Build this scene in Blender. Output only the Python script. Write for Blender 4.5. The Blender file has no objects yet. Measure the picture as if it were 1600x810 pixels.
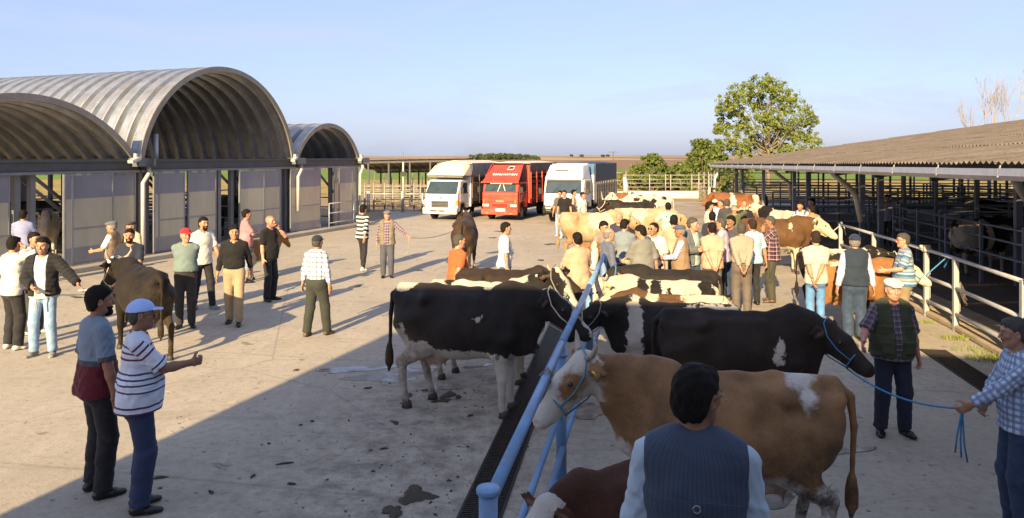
import bpy, math, random
import numpy as np
from math import sin, cos, pi, radians as R, atan2, sqrt
from mathutils import Vector as V, Matrix

random.seed(7)
SC = bpy.context.scene
COL = SC.collection

# ---------------------------------------------------------------- camera, sky, sun, exposure
EYE = 3.05                     # camera height above the yard
FPX = 1155.0                   # focal length in pixels of the 1600 px wide photograph
HOR = 245.0                    # row of the horizon
cd = bpy.data.cameras.new('camera'); cam = bpy.data.objects.new('camera', cd); COL.objects.link(cam)
cam.location = (0, 0, EYE); cam.rotation_euler = (R(90), 0, 0)
cd.sensor_width = 36; cd.lens = 36*FPX/1600; cd.shift_y = -(405-HOR)/1600
cd.clip_start = .05; cd.clip_end = 20000
SC.camera = cam

VEIL = .5                      # thin even haze veil over the whole sky
SUN_AZ, SUN_EL = 19.0, 22.0    # light travels towards this compass bearing (from +Y to +X), sun height
wd = bpy.data.worlds.new('World'); SC.world = wd; wd.use_nodes = True
_t = wd.node_tree; _bg = _t.nodes['Background']
_sky = _t.nodes.new('ShaderNodeTexSky'); _sky.sky_type = 'NISHITA'; _sky.sun_disc = False
_sky.sun_elevation = R(SUN_EL); _sky.sun_rotation = R(180+SUN_AZ)
_sky.air_density = 1.0; _sky.dust_density = 1.3; _sky.ozone_density = 6.0
# thin cirrus mixed over the sky
_tc = _t.nodes.new('ShaderNodeTexCoord'); _mp = _t.nodes.new('ShaderNodeMapping')
_mp.inputs['Scale'].default_value = (1.2, 2.2, 7.0); _mp.inputs['Rotation'].default_value = (0, R(14), R(20))
_nz = _t.nodes.new('ShaderNodeTexNoise'); _nz.inputs['Scale'].default_value = 2.2; _nz.inputs['Detail'].default_value = 9
_nz.inputs['Roughness'].default_value = .62; _nz.inputs['Distortion'].default_value = .7
_cr = _t.nodes.new('ShaderNodeMapRange'); _cr.inputs[1].default_value = .46; _cr.inputs[2].default_value = .70
_cr.inputs[3].default_value = VEIL; _cr.inputs[4].default_value = VEIL+.42
_mx = _t.nodes.new('ShaderNodeMix'); _mx.data_type = 'RGBA'
_mx.inputs[7].default_value = (3.0, 3.42, 4.45, 1)
_L = _t.links.new
_L(_tc.outputs['Generated'], _mp.inputs[0]); _L(_mp.outputs[0], _nz.inputs[0]); _L(_nz.outputs[0], _cr.inputs[0])
_L(_cr.outputs[0], _mx.inputs[0]); _tn = _t.nodes.new('ShaderNodeMix'); _tn.data_type = 'RGBA'; _tn.blend_type = 'MULTIPLY'; _tn.inputs[0].default_value = 1
_tn.inputs[7].default_value = (1.24, .97, 1.0, 1)
_L(_sky.outputs[0], _tn.inputs[6]); _L(_tn.outputs[2], _mx.inputs[6]); _L(_mx.outputs[2], _bg.inputs[0])
_bg.inputs[1].default_value = .078

sd = bpy.data.lights.new('sun', 'SUN'); sun = bpy.data.objects.new('sun', sd); COL.objects.link(sun)
sd.energy = 4.7; sd.angle = R(.5); sd.color = (1.0, .75, .40)
_dir = V((sin(R(SUN_AZ))*cos(R(SUN_EL)), cos(R(SUN_AZ))*cos(R(SUN_EL)), -sin(R(SUN_EL))))
sun.rotation_euler = _dir.to_track_quat('-Z', 'Y').to_euler(); sun.location = (-10, -20, 30)

vs = SC.view_settings
vs.view_transform = 'Standard'; vs.look = 'None'; vs.exposure = 1.46; vs.gamma = 1.0; vs.use_curve_mapping = False
SC.render.engine = 'CYCLES'
SC.cycles.max_bounces = 6; SC.cycles.diffuse_bounces = 3; SC.cycles.glossy_bounces = 3
SC.cycles.transparent_max_bounces = 8; SC.cycles.use_denoising = True

def gp(px, py):                # ground point seen at a pixel of the photograph
    Y = EYE*FPX/(py-HOR); return ((px-800)/FPX*Y, Y)
def atY(px, py, Y):            # point at depth Y seen at a pixel
    return V(((px-800)/FPX*Y, Y, EYE-(py-HOR)*Y/FPX))
# ---------------------------------------------------------------- materials
MATS = {}
def lin(c):                    # sRGB 0-255 to linear
    return tuple(((x/255)/12.92 if x/255 <= .04045 else ((x/255+.055)/1.055)**2.4) for x in c)
class NT:
    def __init__(s, name):
        s.m = bpy.data.materials.new(name); s.m.use_nodes = True; s.t = s.m.node_tree
        s.b = s.t.nodes['Principled BSDF']; s.out = s.t.nodes['Material Output']
    def n(s, typ, **kw):
        x = s.t.nodes.new('ShaderNode'+typ)
        for k, v in kw.items(): setattr(x, k, v)
        return x
    def set(s, node, i, v):
        if v is None: return
        if isinstance(v, bpy.types.NodeSocket): s.t.links.new(v, node.inputs[i])
        else: node.inputs[i].default_value = v
    def math(s, op, a, b=None, c=None, clamp=False):
        x = s.n('Math', operation=op, use_clamp=clamp); s.set(x, 0, a); s.set(x, 1, b); s.set(x, 2, c); return x.outputs[0]
    def mix(s, f, a, b):
        x = s.n('Mix', data_type='RGBA'); s.set(x, 0, f)
        for i, c in ((6, a), (7, b)): s.set(x, i, c if isinstance(c, bpy.types.NodeSocket) else (*c[:3], 1))
        return x.outputs[2]
    def coord(s, which='Object', scale=None, rot=None):
        o = s.n('TexCoord').outputs[which]
        if scale or rot:
            m = s.n('Mapping'); s.set(m, 0, o)
            if scale: m.inputs['Scale'].default_value = scale
            if rot: m.inputs['Rotation'].default_value = rot
            o = m.outputs[0]
        return o
    def noise(s, vec, scale, detail=4, rough=.55, dist=0):
        x = s.n('TexNoise'); s.set(x, 'Vector', vec); x.inputs['Scale'].default_value = scale
        x.inputs['Detail'].default_value = detail; x.inputs['Roughness'].default_value = rough; x.inputs['Distortion'].default_value = dist
        return x.outputs[0]
    def ramp(s, f, lo, hi, a=0., b=1.):
        x = s.n('MapRange'); s.set(x, 0, f); x.inputs[1].default_value = lo; x.inputs[2].default_value = hi
        s.set(x, 3, a); s.set(x, 4, b); return x.outputs[0]
    def attr(s, name, out='Fac'):
        return s.n('Attribute', attribute_name=name).outputs[out]
    def bump(s, h, strength=.3, dist=.01, nrm=None):
        x = s.n('Bump'); s.set(x, 'Height', h); x.inputs['Strength'].default_value = strength; x.inputs['Distance'].default_value = dist
        if nrm is not None: s.set(x, 'Normal', nrm)
        s.t.links.new(x.outputs[0], s.b.inputs['Normal']); return x.outputs[0]
    def fin(s, col, rough=.7, metal=0., spec=.5):
        s.set(s.b, 'Base Color', col if isinstance(col, bpy.types.NodeSocket) else (*col[:3], 1))
        s.set(s.b, 'Roughness', rough); s.set(s.b, 'Metallic', metal); s.b.inputs['Specular IOR Level'].default_value = spec
        return s.m
def dark(c, f): return tuple(x*f for x in c)
def mat(name, col, rough=.6, metal=0., var=.25, scale=3., bump=.15, bscale=60., bdist=.003, dirt=None, dirtamt=.4, spec=.5, world=True):
    if name in MATS: return MATS[name]
    k = NT(name)
    vec = k.n('NewGeometry').outputs['Position'] if world else k.coord()
    n1 = k.noise(vec, scale, 6, .6); n2 = k.noise(vec, scale*7, 4)
    f = k.math('ADD', k.math('MULTIPLY', n1, .65), k.math('MULTIPLY', n2, .35))
    c = k.mix(k.ramp(f, .32, .68), dark(col, 1-var), dark(col, 1+var*.5))
    if dirt:
        d = k.ramp(k.noise(vec, scale*1.7, 8, .7), .5, .72, 0, dirtamt); c = k.mix(d, c, dirt)
    r = k.ramp(n2, .3, .7, max(.03, rough-.12), min(1, rough+.12))
    if bump: k.bump(k.noise(vec, bscale, 3), bump, bdist)
    MATS[name] = k.fin(c, r, metal, spec); return MATS[name]
def emis(name, col, strength=1.0):
    k = NT(name); k.set(k.b, 'Emission Color', (*col, 1)); k.b.inputs['Emission Strength'].default_value = strength
    return k.fin(col)
def glass(name, col, rough=.06):
    if name in MATS: return MATS[name]
    k = NT(name); n = k.noise(k.coord(), 2.5, 3)
    MATS[name] = k.fin(k.mix(n, dark(col, .6), dark(col, 1.4)), rough, 0., .8); return MATS[name]

# ---------------------------------------------------------------- mesh building
class MB:
    def __init__(s): s.v = []; s.f = []; s.sm = []; s.uv = []
    def add(s, vs_, fs, smooth=False):
        o = len(s.v); s.v += [tuple(p) for p in vs_]; s.f += [tuple(i+o for i in f) for f in fs]; s.sm += [smooth]*len(fs); return s
    def box(s, c, d, rz=0., m=None):
        x, y, z = d[0]/2, d[1]/2, d[2]/2
        P = [V((i*x, j*y, k*z)) for k in (-1, 1) for j in (-1, 1) for i in (-1, 1)]
        M = m if m else Matrix.Rotation(rz, 3, 'Z')
        return s.add([M @ p + V(c) for p in P], [(0, 2, 3, 1), (4, 5, 7, 6), (0, 1, 5, 4), (2, 6, 7, 3), (0, 4, 6, 2), (1, 3, 7, 5)])
    def bar(s, a, b, w, h, up=(0, 0, 1)):
        a, b = V(a), V(b); d = b-a; L = d.length; d.normalize(); up = V(up)
        if abs(d.dot(up)) > .98: up = V((0, 1, 0))
        x = d.cross(up).normalized(); z = x.cross(d)
        return s.box((a+b)/2, (w, L, h), m=Matrix((x, d, z)).transposed())
    def tube(s, pts, r, n=8, caps=True, closed=False):
        pts = [V(p) for p in pts]; N = len(pts); rr = r if isinstance(r, (list, tuple)) else [r]*N
        vs_ = []; prev = None
        for i, p in enumerate(pts):
            if closed: d = pts[(i+1) % N]-pts[i-1]
            else: d = pts[min(i+1, N-1)]-pts[max(i-1, 0)]
            d.normalize()
            if prev is None:
                q = V((0, 0, 1)) if abs(d.z) < .9 else V((1, 0, 0)); x = d.cross(q).normalized()
            else: x = (prev-d*prev.dot(d)).normalized()
            prev = x; y = d.cross(x)
            for k in range(n):
                a = 2*pi*k/n; vs_.append(p+(x*cos(a)+y*sin(a))*rr[i])
        fs = []
        for i in range(N if closed else N-1):
            j = (i+1) % N
            for k in range(n): fs.append((i*n+k, i*n+(k+1) % n, j*n+(k+1) % n, j*n+k))
        o = len(s.v); s.add(vs_, fs, True)
        if caps and not closed:
            s.f += [tuple(o+k for k in reversed(range(n))), tuple(o+(N-1)*n+k for k in range(n))]; s.sm += [False]*2
        return s
    def prism(s, poly, axis, a, b):       # poly in the two other axes; extruded along axis from a to b
        def P(u, v, w): return (w, u, v) if axis == 0 else ((u, w, v) if axis == 1 else (u, v, w))
        n = len(poly); vs_ = [P(*p, a) for p in poly]+[P(*p, b) for p in poly]
        fs = [tuple(range(n))[::-1], tuple(range(n, 2*n))]+[(i, (i+1) % n, n+(i+1) % n, n+i) for i in range(n)]
        return s.add(vs_, fs)
    def lathe(s, prof, c, axis='z', n=20, smooth=True):   # profile of (r, h) about an axis
        vs_ = []
        for r, h in prof:
            for k in range(n):
                a = 2*pi*k/n; x, y = r*cos(a), r*sin(a)
                vs_.append(V(c)+(V((x, y, h)) if axis == 'z' else V((h, x, y)) if axis == 'x' else V((x, h, y))))
        fs = [(i*n+k, i*n+(k+1) % n, (i+1)*n+(k+1) % n, (i+1)*n+k) for i in range(len(prof)-1) for k in range(n)]
        s.add(vs_, fs, smooth)
        return s
    def mesh(s, name):
        me = bpy.data.meshes.new(name); me.from_pydata(s.v, [], s.f)
        me.polygons.foreach_set('use_smooth', s.sm); me.update(); return me

def tag(o, label=None, cat=None, group=None, kind=None):
    if label: o['label'] = label
    if cat: o['category'] = cat
    if group: o['group'] = group
    if kind: o['kind'] = kind
    return o
def link(o, parent=None):
    COL.objects.link(o)
    if parent is not None: o.parent = parent
    return o
def obj(name, mb, m, parent=None, loc=None, rz=None, bevel=0., **kw):
    me = mb.mesh(name) if isinstance(mb, MB) else mb
    if m is not None and not me.materials: me.materials.append(m)
    o = link(bpy.data.objects.new(name, me), parent)
    if loc is not None: o.location = loc
    if rz is not None: o.rotation_euler.z = rz
    if bevel:
        b = o.modifiers.new('bevel', 'BEVEL'); b.width = bevel; b.segments = 2; b.limit_method = 'ANGLE'; b.angle_limit = R(30)
    return tag(o, **kw)
def empty(name, loc, rz=0., **kw):
    o = link(bpy.data.objects.new(name, None)); o.location = loc; o.rotation_euler.z = rz; o.empty_display_size = .2
    return tag(o, **kw)
def copy_tree(o, parent=None):
    c = o.copy(); link(c, parent)
    for ch in o.children: copy_tree(ch, c)
    return c
# ================================================================ GROUND AND TERRAIN
UA = R(10.7); U = V((sin(UA), cos(UA), 0)); W = V((cos(UA), -sin(UA), 0))     # axis of the yard rails and its right hand normal

def concrete_mat():
    k = NT('yard_concrete'); p = k.n('NewGeometry').outputs['Position']
    big = k.noise(p, .22, 5, .6); mid = k.noise(p, 1.3, 8, .66, .4); fine = k.noise(p, 9, 8, .7); grit = k.noise(p, 70, 2)
    sep = k.n('SeparateXYZ'); k.set(sep, 0, p)
    st = k.n('Mapping'); k.set(st, 0, p); st.inputs['Scale'].default_value = (2.2, .25, 1); st.inputs['Rotation'].default_value = (0, 0, R(12))
    streak = k.noise(st.outputs[0], 1.6, 6, .65)
    c = k.mix(k.ramp(big, .35, .65), (.37, .325, .262), (.45, .40, .325))
    c = k.mix(k.ramp(mid, .42, .70, 0, .55), c, (.31, .27, .215))
    c = k.mix(k.ramp(streak, .52, .72, 0, .4), c, (.50, .45, .37))
    c = k.mix(k.ramp(fine, .48, .70, 0, .62), c, (.25, .22, .175)); sp2 = k.noise(p, 26, 6, .7); c = k.mix(k.ramp(sp2, .56, .70, 0, .55), c, (.17, .15, .12)); c = k.mix(k.ramp(sp2, .30, .42, .35, 0), c, (.52, .47, .39))
    smv = k.n('Mapping'); k.set(smv, 0, p); smv.inputs['Scale'].default_value = (.5, 1.6, 1); smv.inputs['Rotation'].default_value = (0, 0, R(-25)); sm_ = k.noise(smv.outputs[0], 1.1, 9, .7, 1.2); c = k.mix(k.ramp(sm_, .56, .70, 0, .5), c, (.20, .17, .13))
    c = k.mix(k.ramp(grit, .55, .75, 0, .35), c, (.22, .195, .16))
    # dung and mud trodden over the far right of the yard
    m = k.math('MULTIPLY', k.ramp(sep.outputs[0], -1, 5), k.ramp(sep.outputs[1], 13, 27))
    m = k.math('MULTIPLY', m, k.ramp(k.noise(p, .7, 7, .65), .38, .6))
    c = k.mix(k.math('MULTIPLY', m, .8), c, (.24, .17, .10))
    # scattered dark stains
    s = k.ramp(k.noise(p, 2.4, 4, .55, .6), .655, .70, 0, .62)
    c = k.mix(s, c, (.12, .095, .07))
    # trodden dung and damp round the tied cattle
    tz = k.math('MULTIPLY', k.ramp(k.math('ABSOLUTE', k.math('SUBTRACT', k.math('SUBTRACT', sep.outputs[0], -.9), k.math('MULTIPLY', k.math('SUBTRACT', sep.outputs[1], 8), .19))), 2.2, .5), k.math('MULTIPLY', k.ramp(sep.outputs[1], 4.5, 6.5), k.ramp(sep.outputs[1], 12.5, 10)))
    c = k.mix(k.math('MULTIPLY', tz, k.ramp(k.noise(p, 3.1, 9, .74), .44, .62, 0, .75)), c, (.135, .115, .095))
    vs2 = k.n('TexVoronoi'); k.set(vs2, 'Vector', k.mix(.05, p, k.n('TexNoise').outputs['Color'])); vs2.inputs['Scale'].default_value = 7; c = k.mix(k.math('MULTIPLY', k.ramp(vs2.outputs['Distance'], .16, .10, 0, .8), k.ramp(k.noise(p, 1.7, 3), .5, .58)), c, (.10, .085, .07))
    # cracks and pour joints, wandering a little
    w = k.n('TexWave', wave_type='BANDS', bands_direction='Y'); mp = k.n('Mapping'); k.set(mp, 0, p); mp.inputs['Rotation'].default_value = (0, 0, UA)
    k.set(w, 'Vector', mp.outputs[0]); w.inputs['Scale'].default_value = .075; w.inputs['Distortion'].default_value = .12; w.inputs['Detail Scale'].default_value = 3
    j = k.ramp(w.outputs['Fac'], .9994, .99995, 0, .3)
    vo = k.n('TexVoronoi', feature='DISTANCE_TO_EDGE'); k.set(vo, 'Vector', k.mix(.12, p, k.n('TexNoise').outputs['Color'])); vo.inputs['Scale'].default_value = .16
    cr = k.ramp(vo.outputs['Distance'], .0, .0022, .45, 0)
    c = k.mix(k.math('MAXIMUM', j, cr), c, (.15, .13, .105))
    k.bump(k.math('ADD', k.math('ADD', k.math('MULTIPLY', fine, .5), k.math('MULTIPLY', sp2, .5)), k.math('MULTIPLY', grit, .35)), .6, .014)
    return k.fin(c, k.ramp(fine, .3, .7, .62, .9), 0, .35)

def field_mat():
    k = NT('fields'); p = k.n('NewGeometry').outputs['Position']; sep = k.n('SeparateXYZ'); k.set(sep, 0, p); y = sep.outputs[1]
    n = k.noise(p, .06, 5, .6); yy = k.math('ADD', y, k.math('MULTIPLY', k.math('SUBTRACT', n, .5), 16))
    st = k.n('Mapping'); k.set(st, 0, p); st.inputs['Scale'].default_value = (.03, .35, 1); row = k.noise(st.outputs[0], 1.2, 6, .7)
    tuft = k.noise(p, .55, 8, .75)
    dry = k.mix(k.ramp(tuft, .36, .62), (.16, .13, .045), (.46, .34, .13))
    dry = k.mix(k.ramp(row, .5, .66, 0, .7), dry, (.15, .15, .05))
    earth = k.mix(k.ramp(tuft, .35, .65), (.26, .19, .12), (.34, .26, .17))
    c = k.mix(k.ramp(yy, 50, 57), earth, dry)
    green = k.mix(k.ramp(row, .35, .65), (.10, .17, .035), (.19, .26, .06))
    c = k.mix(k.ramp(yy, 96, 102), c, green)
    brown = k.mix(k.ramp(row, .35, .65), (.19, .125, .085), (.27, .185, .125))
    c = k.mix(k.ramp(yy, 176, 190), c, brown)
    pale = k.mix(k.ramp(row, .3, .7), (.42, .32, .20), (.34, .24, .15))
    c = k.mix(k.math('MULTIPLY', k.ramp(y, 520, 560), k.ramp(k.noise(p, .0045, 3), .47, .5)), c, pale)
    k.bump(tuft, .5, .15)
    return k.fin(c, .95, 0, .1)

def fz(x, y):                  # rise of the fields towards the skyline
    t = max(0., min(1., (y-300)/1300)); t = t*t*(3-2*t)
    return -.04+4.6*t*(1+.35*sin(x*.0023+.6)+.12*sin(x*.009))*(.85+.15*sin(y*.004))
xs = [-2600, -1800, -1200, -800, -500, -300, -200, -120, -80, -50, -30, -15, 0, 15, 30, 50, 80, 120, 200, 300, 400, 500, 600, 800, 1000, 1200, 1500, 1800, 2600]
ys = [-300, -100, -40, 0, 20, 40, 60, 80, 100, 130, 160, 200, 250, 300, 360, 430, 500, 580, 660, 750, 850, 1000, 1150, 1300, 1500, 1700, 2000, 2600, 3500, 5000]
g = MB(); g.add([(x, y, fz(x, y)) for y in ys for x in xs],
                [(j*len(xs)+i, j*len(xs)+i+1, (j+1)*len(xs)+i+1, (j+1)*len(xs)+i) for j in range(len(ys)-1) for i in range(len(xs)-1)], True)
obj('ground', g, field_mat(), kind='structure')

yard = MB(); ring = [(-13.2, 15), (-7.2, 33), (-6.2, 37), (-7.5, 43), (1, 44), (6, 50), (12.2, 50), (30, 47), (30, -14), (-30, -14), (-30, 8)]
yard.add([(x, y, 0) for x, y in ring], [tuple(range(len(ring)))[::-1]])
obj('concrete_yard', yard, concrete_mat(), kind='structure')

# ---- drains: a dark channel under a frame of cast bars
iron = mat('cast_iron', (.045, .04, .036), .55, .5, .5, 20, .3, 90)
iron_dark = mat('drain_channel', (.012, .011, .010), .9, 0, .3, 6, 0)
rust = mat('rust', (.16, .075, .035), .85, .2, .5, 12, .3, 80)
def grate(a, b, w, label):
    a, b = V((*a, 0)), V((*b, 0)); d = (b-a); L = d.length; d.normalize(); s = V((d.y, -d.x, 0))
    root = empty('drain_grate', a, label=label, cat='drain grate', group='drain grates in the yard')
    loc = lambda p: V(p)
    ch = MB(); ch.add([s*-w/2+V((0, 0, .004)), s*w/2+V((0, 0, .004)), d*L+s*w/2+V((0, 0, .004)), d*L+s*-w/2+V((0, 0, .004))], [(0, 1, 2, 3)])
    obj('channel', ch, iron_dark, root)
    fr = MB()
    for e in (-1, 1): fr.bar(s*e*(w/2+.012)+V((0, 0, .006)), d*L+s*e*(w/2+.012)+V((0, 0, .006)), .024, .018)
    obj('frame', fr, iron, root)
    bars = MB(); n = int(L/.036); rr = random.Random(3)
    for i in range(n):
        q = d*(i+.5)*L/n; bars.bar(q-s*(w/2-.004)+V((0, 0, .012)), q+s*(w/2-.004)+V((0, 0, .012+rr.uniform(-.001, .001))), .017, .008)
    for e in (-.17, .17): bars.bar(s*e*w*2*.5+V((0, 0, .010)), d*L+s*e*w*2*.5+V((0, 0, .010)), .012, .006)
    obj('grate_bars', bars, iron, root, kind='stuff')
    return root
grate((-.47, 5.0), (.95, 14.0), .33, 'long dark slotted drain grate along the left of the blue tie rail')
grate((5.95, 7.6), (6.62, 11.65), .34, 'short dark drain grate in the shade near the grey railing')

# ---- wet patches and dung
def blob(mb, x, y, rx, ry, z, h, seed, n=26, rot=0.):
    rr = random.Random(seed); ph = [rr.uniform(0, 6.3) for _ in range(5)]; pts = []
    for k in range(n):
        a = 2*pi*k/n; q = 1+.28*sin(2*a+ph[0])+.18*sin(3*a+ph[1])+.12*sin(5*a+ph[2])+.07*sin(9*a+ph[3])
        u, v = rx*q*cos(a), ry*q*sin(a); pts.append((u*cos(rot)-v*sin(rot), u*sin(rot)+v*cos(rot)))
    vs_ = [(x+u, y+v, z) for u, v in pts]
    if h <= 0: mb.add(vs_, [tuple(range(n))]); return
    vs_ += [(x+u*.72, y+v*.72, z+h*rr.uniform(.6, 1.1)) for u, v in pts]+[(x+u*.35, y+v*.35, z+h*rr.uniform(.8, 1.5)) for u, v in pts]+[(x, y, z+h*1.2)]
    fs = [(k, (k+1) % n, n+(k+1) % n, n+k) for k in range(n)]+[(n+k, n+(k+1) % n, 2*n+(k+1) % n, 2*n+k) for k in range(n)]+[(2*n+k, 2*n+(k+1) % n, 3*n) for k in range(n)]
    mb.add(vs_, fs, True)
kw_ = NT('wet_concrete'); pw = kw_.n('NewGeometry').outputs['Position']
wet = kw_.fin(kw_.mix(kw_.ramp(kw_.noise(pw, 5, 6), .4, .6), (.13, .115, .10), (.24, .21, .18)), kw_.ramp(kw_.noise(pw, 2.2, 6, .6, .5), .46, .56, .06, .5), 0, .5)
pd = MB()
for i, (px, py, rx, ry) in enumerate([(600, 590, .42, .22), (560, 577, .5, .16), (655, 577, .3, .16), (748, 572, .22, .07), (690, 607, .2, .1), (1278, 782, .09, .05), (1205, 770, .4, .22), (1320, 705, .25, .1), (905, 640, .3, .3)]):
    x, y = gp(px, py); blob(pd, x, y, rx, ry, .004+.0006*i, 0, 40+i, 40, .3)
obj('puddle', pd, wet, kind='structure')
dm = NT('dung'); pdn = dm.n('NewGeometry').outputs['Position']; dn = dm.noise(pdn, 22, 7, .7); dm.bump(dn, .9, .02)
dung_m = dm.fin(dm.mix(dm.ramp(dn, .35, .65), (.022, .017, .012), (.085, .062, .038)), dm.ramp(dn, .3, .7, .45, .9), 0, .4)
dg = MB(); rr = random.Random(11)
big = [(640, 778, .13, .11), (652, 772, .16, .1), (668, 775, .1, .07), (614, 800, .13, .09), (700, 618, .16, .09), (668, 610, .1, .06), (690, 627, .12, .06), (716, 621, .07, .05), (640, 618, .07, .04),
       (617, 661, .1, .06), (600, 702, .06, .03), (575, 607, .1, .05), (446, 725, .12, .03), (420, 694, .04, .02), (330, 770, .07, .03), (470, 665, .04, .025), (488, 659, .05, .03), (455, 757, .06, .04),
       (545, 658, .03, .02), (800, 690, .08, .05), (735, 650, .07, .04), (250, 747, .13, .04), (395, 745, .06, .03), (1190, 745, .12, .08),
       (770, 372, .22, .3), (845, 407, .2, .18), (655, 423, .2, .12), (560, 448, .2, .1), (463, 579, .09, .05), (120, 465, .3, .1), (860, 382, .3, .3), (905, 412, .25, .2), (1230, 415, .3, .2), (1130, 390, .3, .3), (780, 362, .25, .3),
       (1290, 520, .12, .06), (1235, 545, .1, .06), (935, 618, .1, .06), (960, 600, .1, .08)]
for i, (px, py, rx, ry) in enumerate(big):
    x, y = gp(px, py); f_ = .9 if i < 9 else .62; blob(dg, x, y, rx*f_, ry*f_, .006, .008, 90+i, 22, rr.uniform(0, 3))
for i in range(170):           # crumbs and flecks
    if i < 90: px, py = rr.gauss(655, 75), rr.gauss(765, 40)
    elif i < 140: px, py = rr.gauss(690, 40), rr.gauss(615, 16)
    else: px, py = rr.uniform(250, 760), rr.uniform(560, 808)
    if py < 520 or py > 860: continue
    x, y = gp(px, py); s = rr.uniform(.003, .015)*rr.random()+.003
    blob(dg, x, y, s*1.4, s, .005, s*.5, i, 7, rr.uniform(0, 3))
obj('scattered_dung', dg, dung_m, kind='stuff')
straw = mat('straw', (.55, .42, .20), .8, 0, .4, 30, 0)
st_ = MB()
for i in range(260):
    px, py = (rr.gauss(560, 90), rr.gauss(660, 60)) if i < 130 else (rr.uniform(200, 1500), rr.uniform(480, 800))
    if py < 470: continue
    x, y = gp(px, py); a = rr.uniform(0, pi); L = rr.uniform(.03, .11)
    st_.bar((x, y, .008), (x+L*cos(a), y+L*sin(a), .010), .004, .003)
obj('straw_litter', st_, straw, kind='stuff')

# ---------------------------------------------------------------- the building behind the camera whose shade lies over the near yard
plaster = mat('render_plaster', (.62, .57, .48), .85, 0, .15, 1.2, .2, 40, dirt=(.35, .31, .26))
conc2 = mat('stair_concrete', (.36, .34, .31), .85, 0, .25, 2, .3, 60)
wframe = mat('white_frame', (.75, .75, .73), .4, 0, .08, 3, 0)
dglass = glass('window_glass', (.03, .04, .05))
C0 = V((-6.97, -1.28, 0)); WB = V((.9855, -.170, 0)); bz = atan2(WB.y, WB.x)
bld = empty('market_office', C0, bz, label='pale plastered two storey market office behind the viewer', cat='building')
m = MB(); m.box((12, -5, 2.96), (24, 10, 5.92)); obj('wall', m, plaster, bld)
m = MB(); m.box((12, -5, 5.97), (24.02, 10.02, .10)); obj('parapet', m, conc2, bld)
for zz in (1.9, 4.6):
    for i in range(7):
        x = 1.8+i*3.4
        if zz < 3 and i == 2: continue
        f = MB(); f.box((x, .025, zz+.2), (1.5, .05, 1.3)); fo = obj('window', f, wframe, bld)
        q = MB()
        for e in (-.36, .36): q.box((x+e, .055, zz+.2), (.62, .014, 1.14))
        obj('pane', q, dglass, fo)
m = MB(); m.box((7.2, .03, 2.5), (1.2, .06, 2.1)); dd = obj('door', m, wframe, bld)
m = MB(); m.box((7.65, .08, 2.4), (.03, .05, .14)); obj('handle', m, iron, dd)
stc = empty('concrete_staircase', (0, 0, 0), label='concrete landing with broad steps down to the yard', cat='staircase')
m = MB(); m.box((.4, -.75, .725), (4.2, 3.1, 1.45)); obj('landing', m, conc2, stc)
for i in range(5):
    m = MB(); hgt = 1.45-.184*(i+1); m.box((.4, .8+.28*(i+.5), hgt/2), (4.2, .28-.002, hgt)); obj('step', m, conc2, stc)
m = MB(); m.box((1.2, 2.85, .265), (2.6, 1.296, .53)); obj('lower_landing', m, conc2, stc)
for i in range(2):
    m = MB(); hgt = .53-.177*(i+1); m.box((1.2, 3.5+.3*(i+.5), hgt/2), (2.6, .298, hgt)); obj('step', m, conc2, stc)

# ---------------------------------------------------------------- blue tie rail
blue = mat('blue_paint', (.155, .30, .52), .42, 0, .25, 4, .25, 90, dirt=(.24, .20, .16), dirtamt=.7)
tr = empty('tie_rail', (-.124, 3.86, 0), label='light blue tubular tie rail running between the two rows of cattle', cat='tie rail')
L0 = 3.175
for i in range(4):
    q = U*(i*L0)
    p = MB(); p.tube([q, q+V((0, 0, 1.255 if i else 1.31))], .050, 18)
    po = obj('post', p, blue, tr)
    c = MB(); c.lathe([(0, 1.322), (.060, 1.322), (.063, 1.314), (.063, 1.296), (.051, 1.29)] if not i else [(.051, 1.17), (.068, 1.175), (.068, 1.19), (.051, 1.195)], q, n=20); obj('collar', c, blue, po)
    bp = MB(); bp.box(q+V((0, 0, .006)), (.2, .2, .012), -UA); obj('base_plate', bp, blue, po)
for i in range(3):
    a, b = U*(i*L0), U*((i+1)*L0)
    p = MB(); p.tube([a+V((0, 0, 1.28 if i else 1.24))+U*.05, b+V((0, 0, 1.28))], .037, 16); obj('top_rail', p, blue, tr)
    for z, s in ((.62, -.02), (.32, .02)):
        p = MB(); p.tube([a+V((0, 0, z))+U*.05+W*s, b+V((0, 0, z))-U*.05+W*s], .027, 12); obj('lower_rail', p, blue, tr)
for k, (px, Y) in enumerate([(0, .55)]):
    kn = MB(); kn.tube([U*Y+W*.045+V((0, 0, .62+.05*sin(a))) + W*(.045*cos(a)-.045)*1.2 + U*(.012*a) for a in [x*.5 for x in range(38)]], .006, 6); obj('rope_knot', kn, mat('hemp', (.22, .19, .16), .9, 0, .3, 40, .4, 200), tr)

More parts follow.
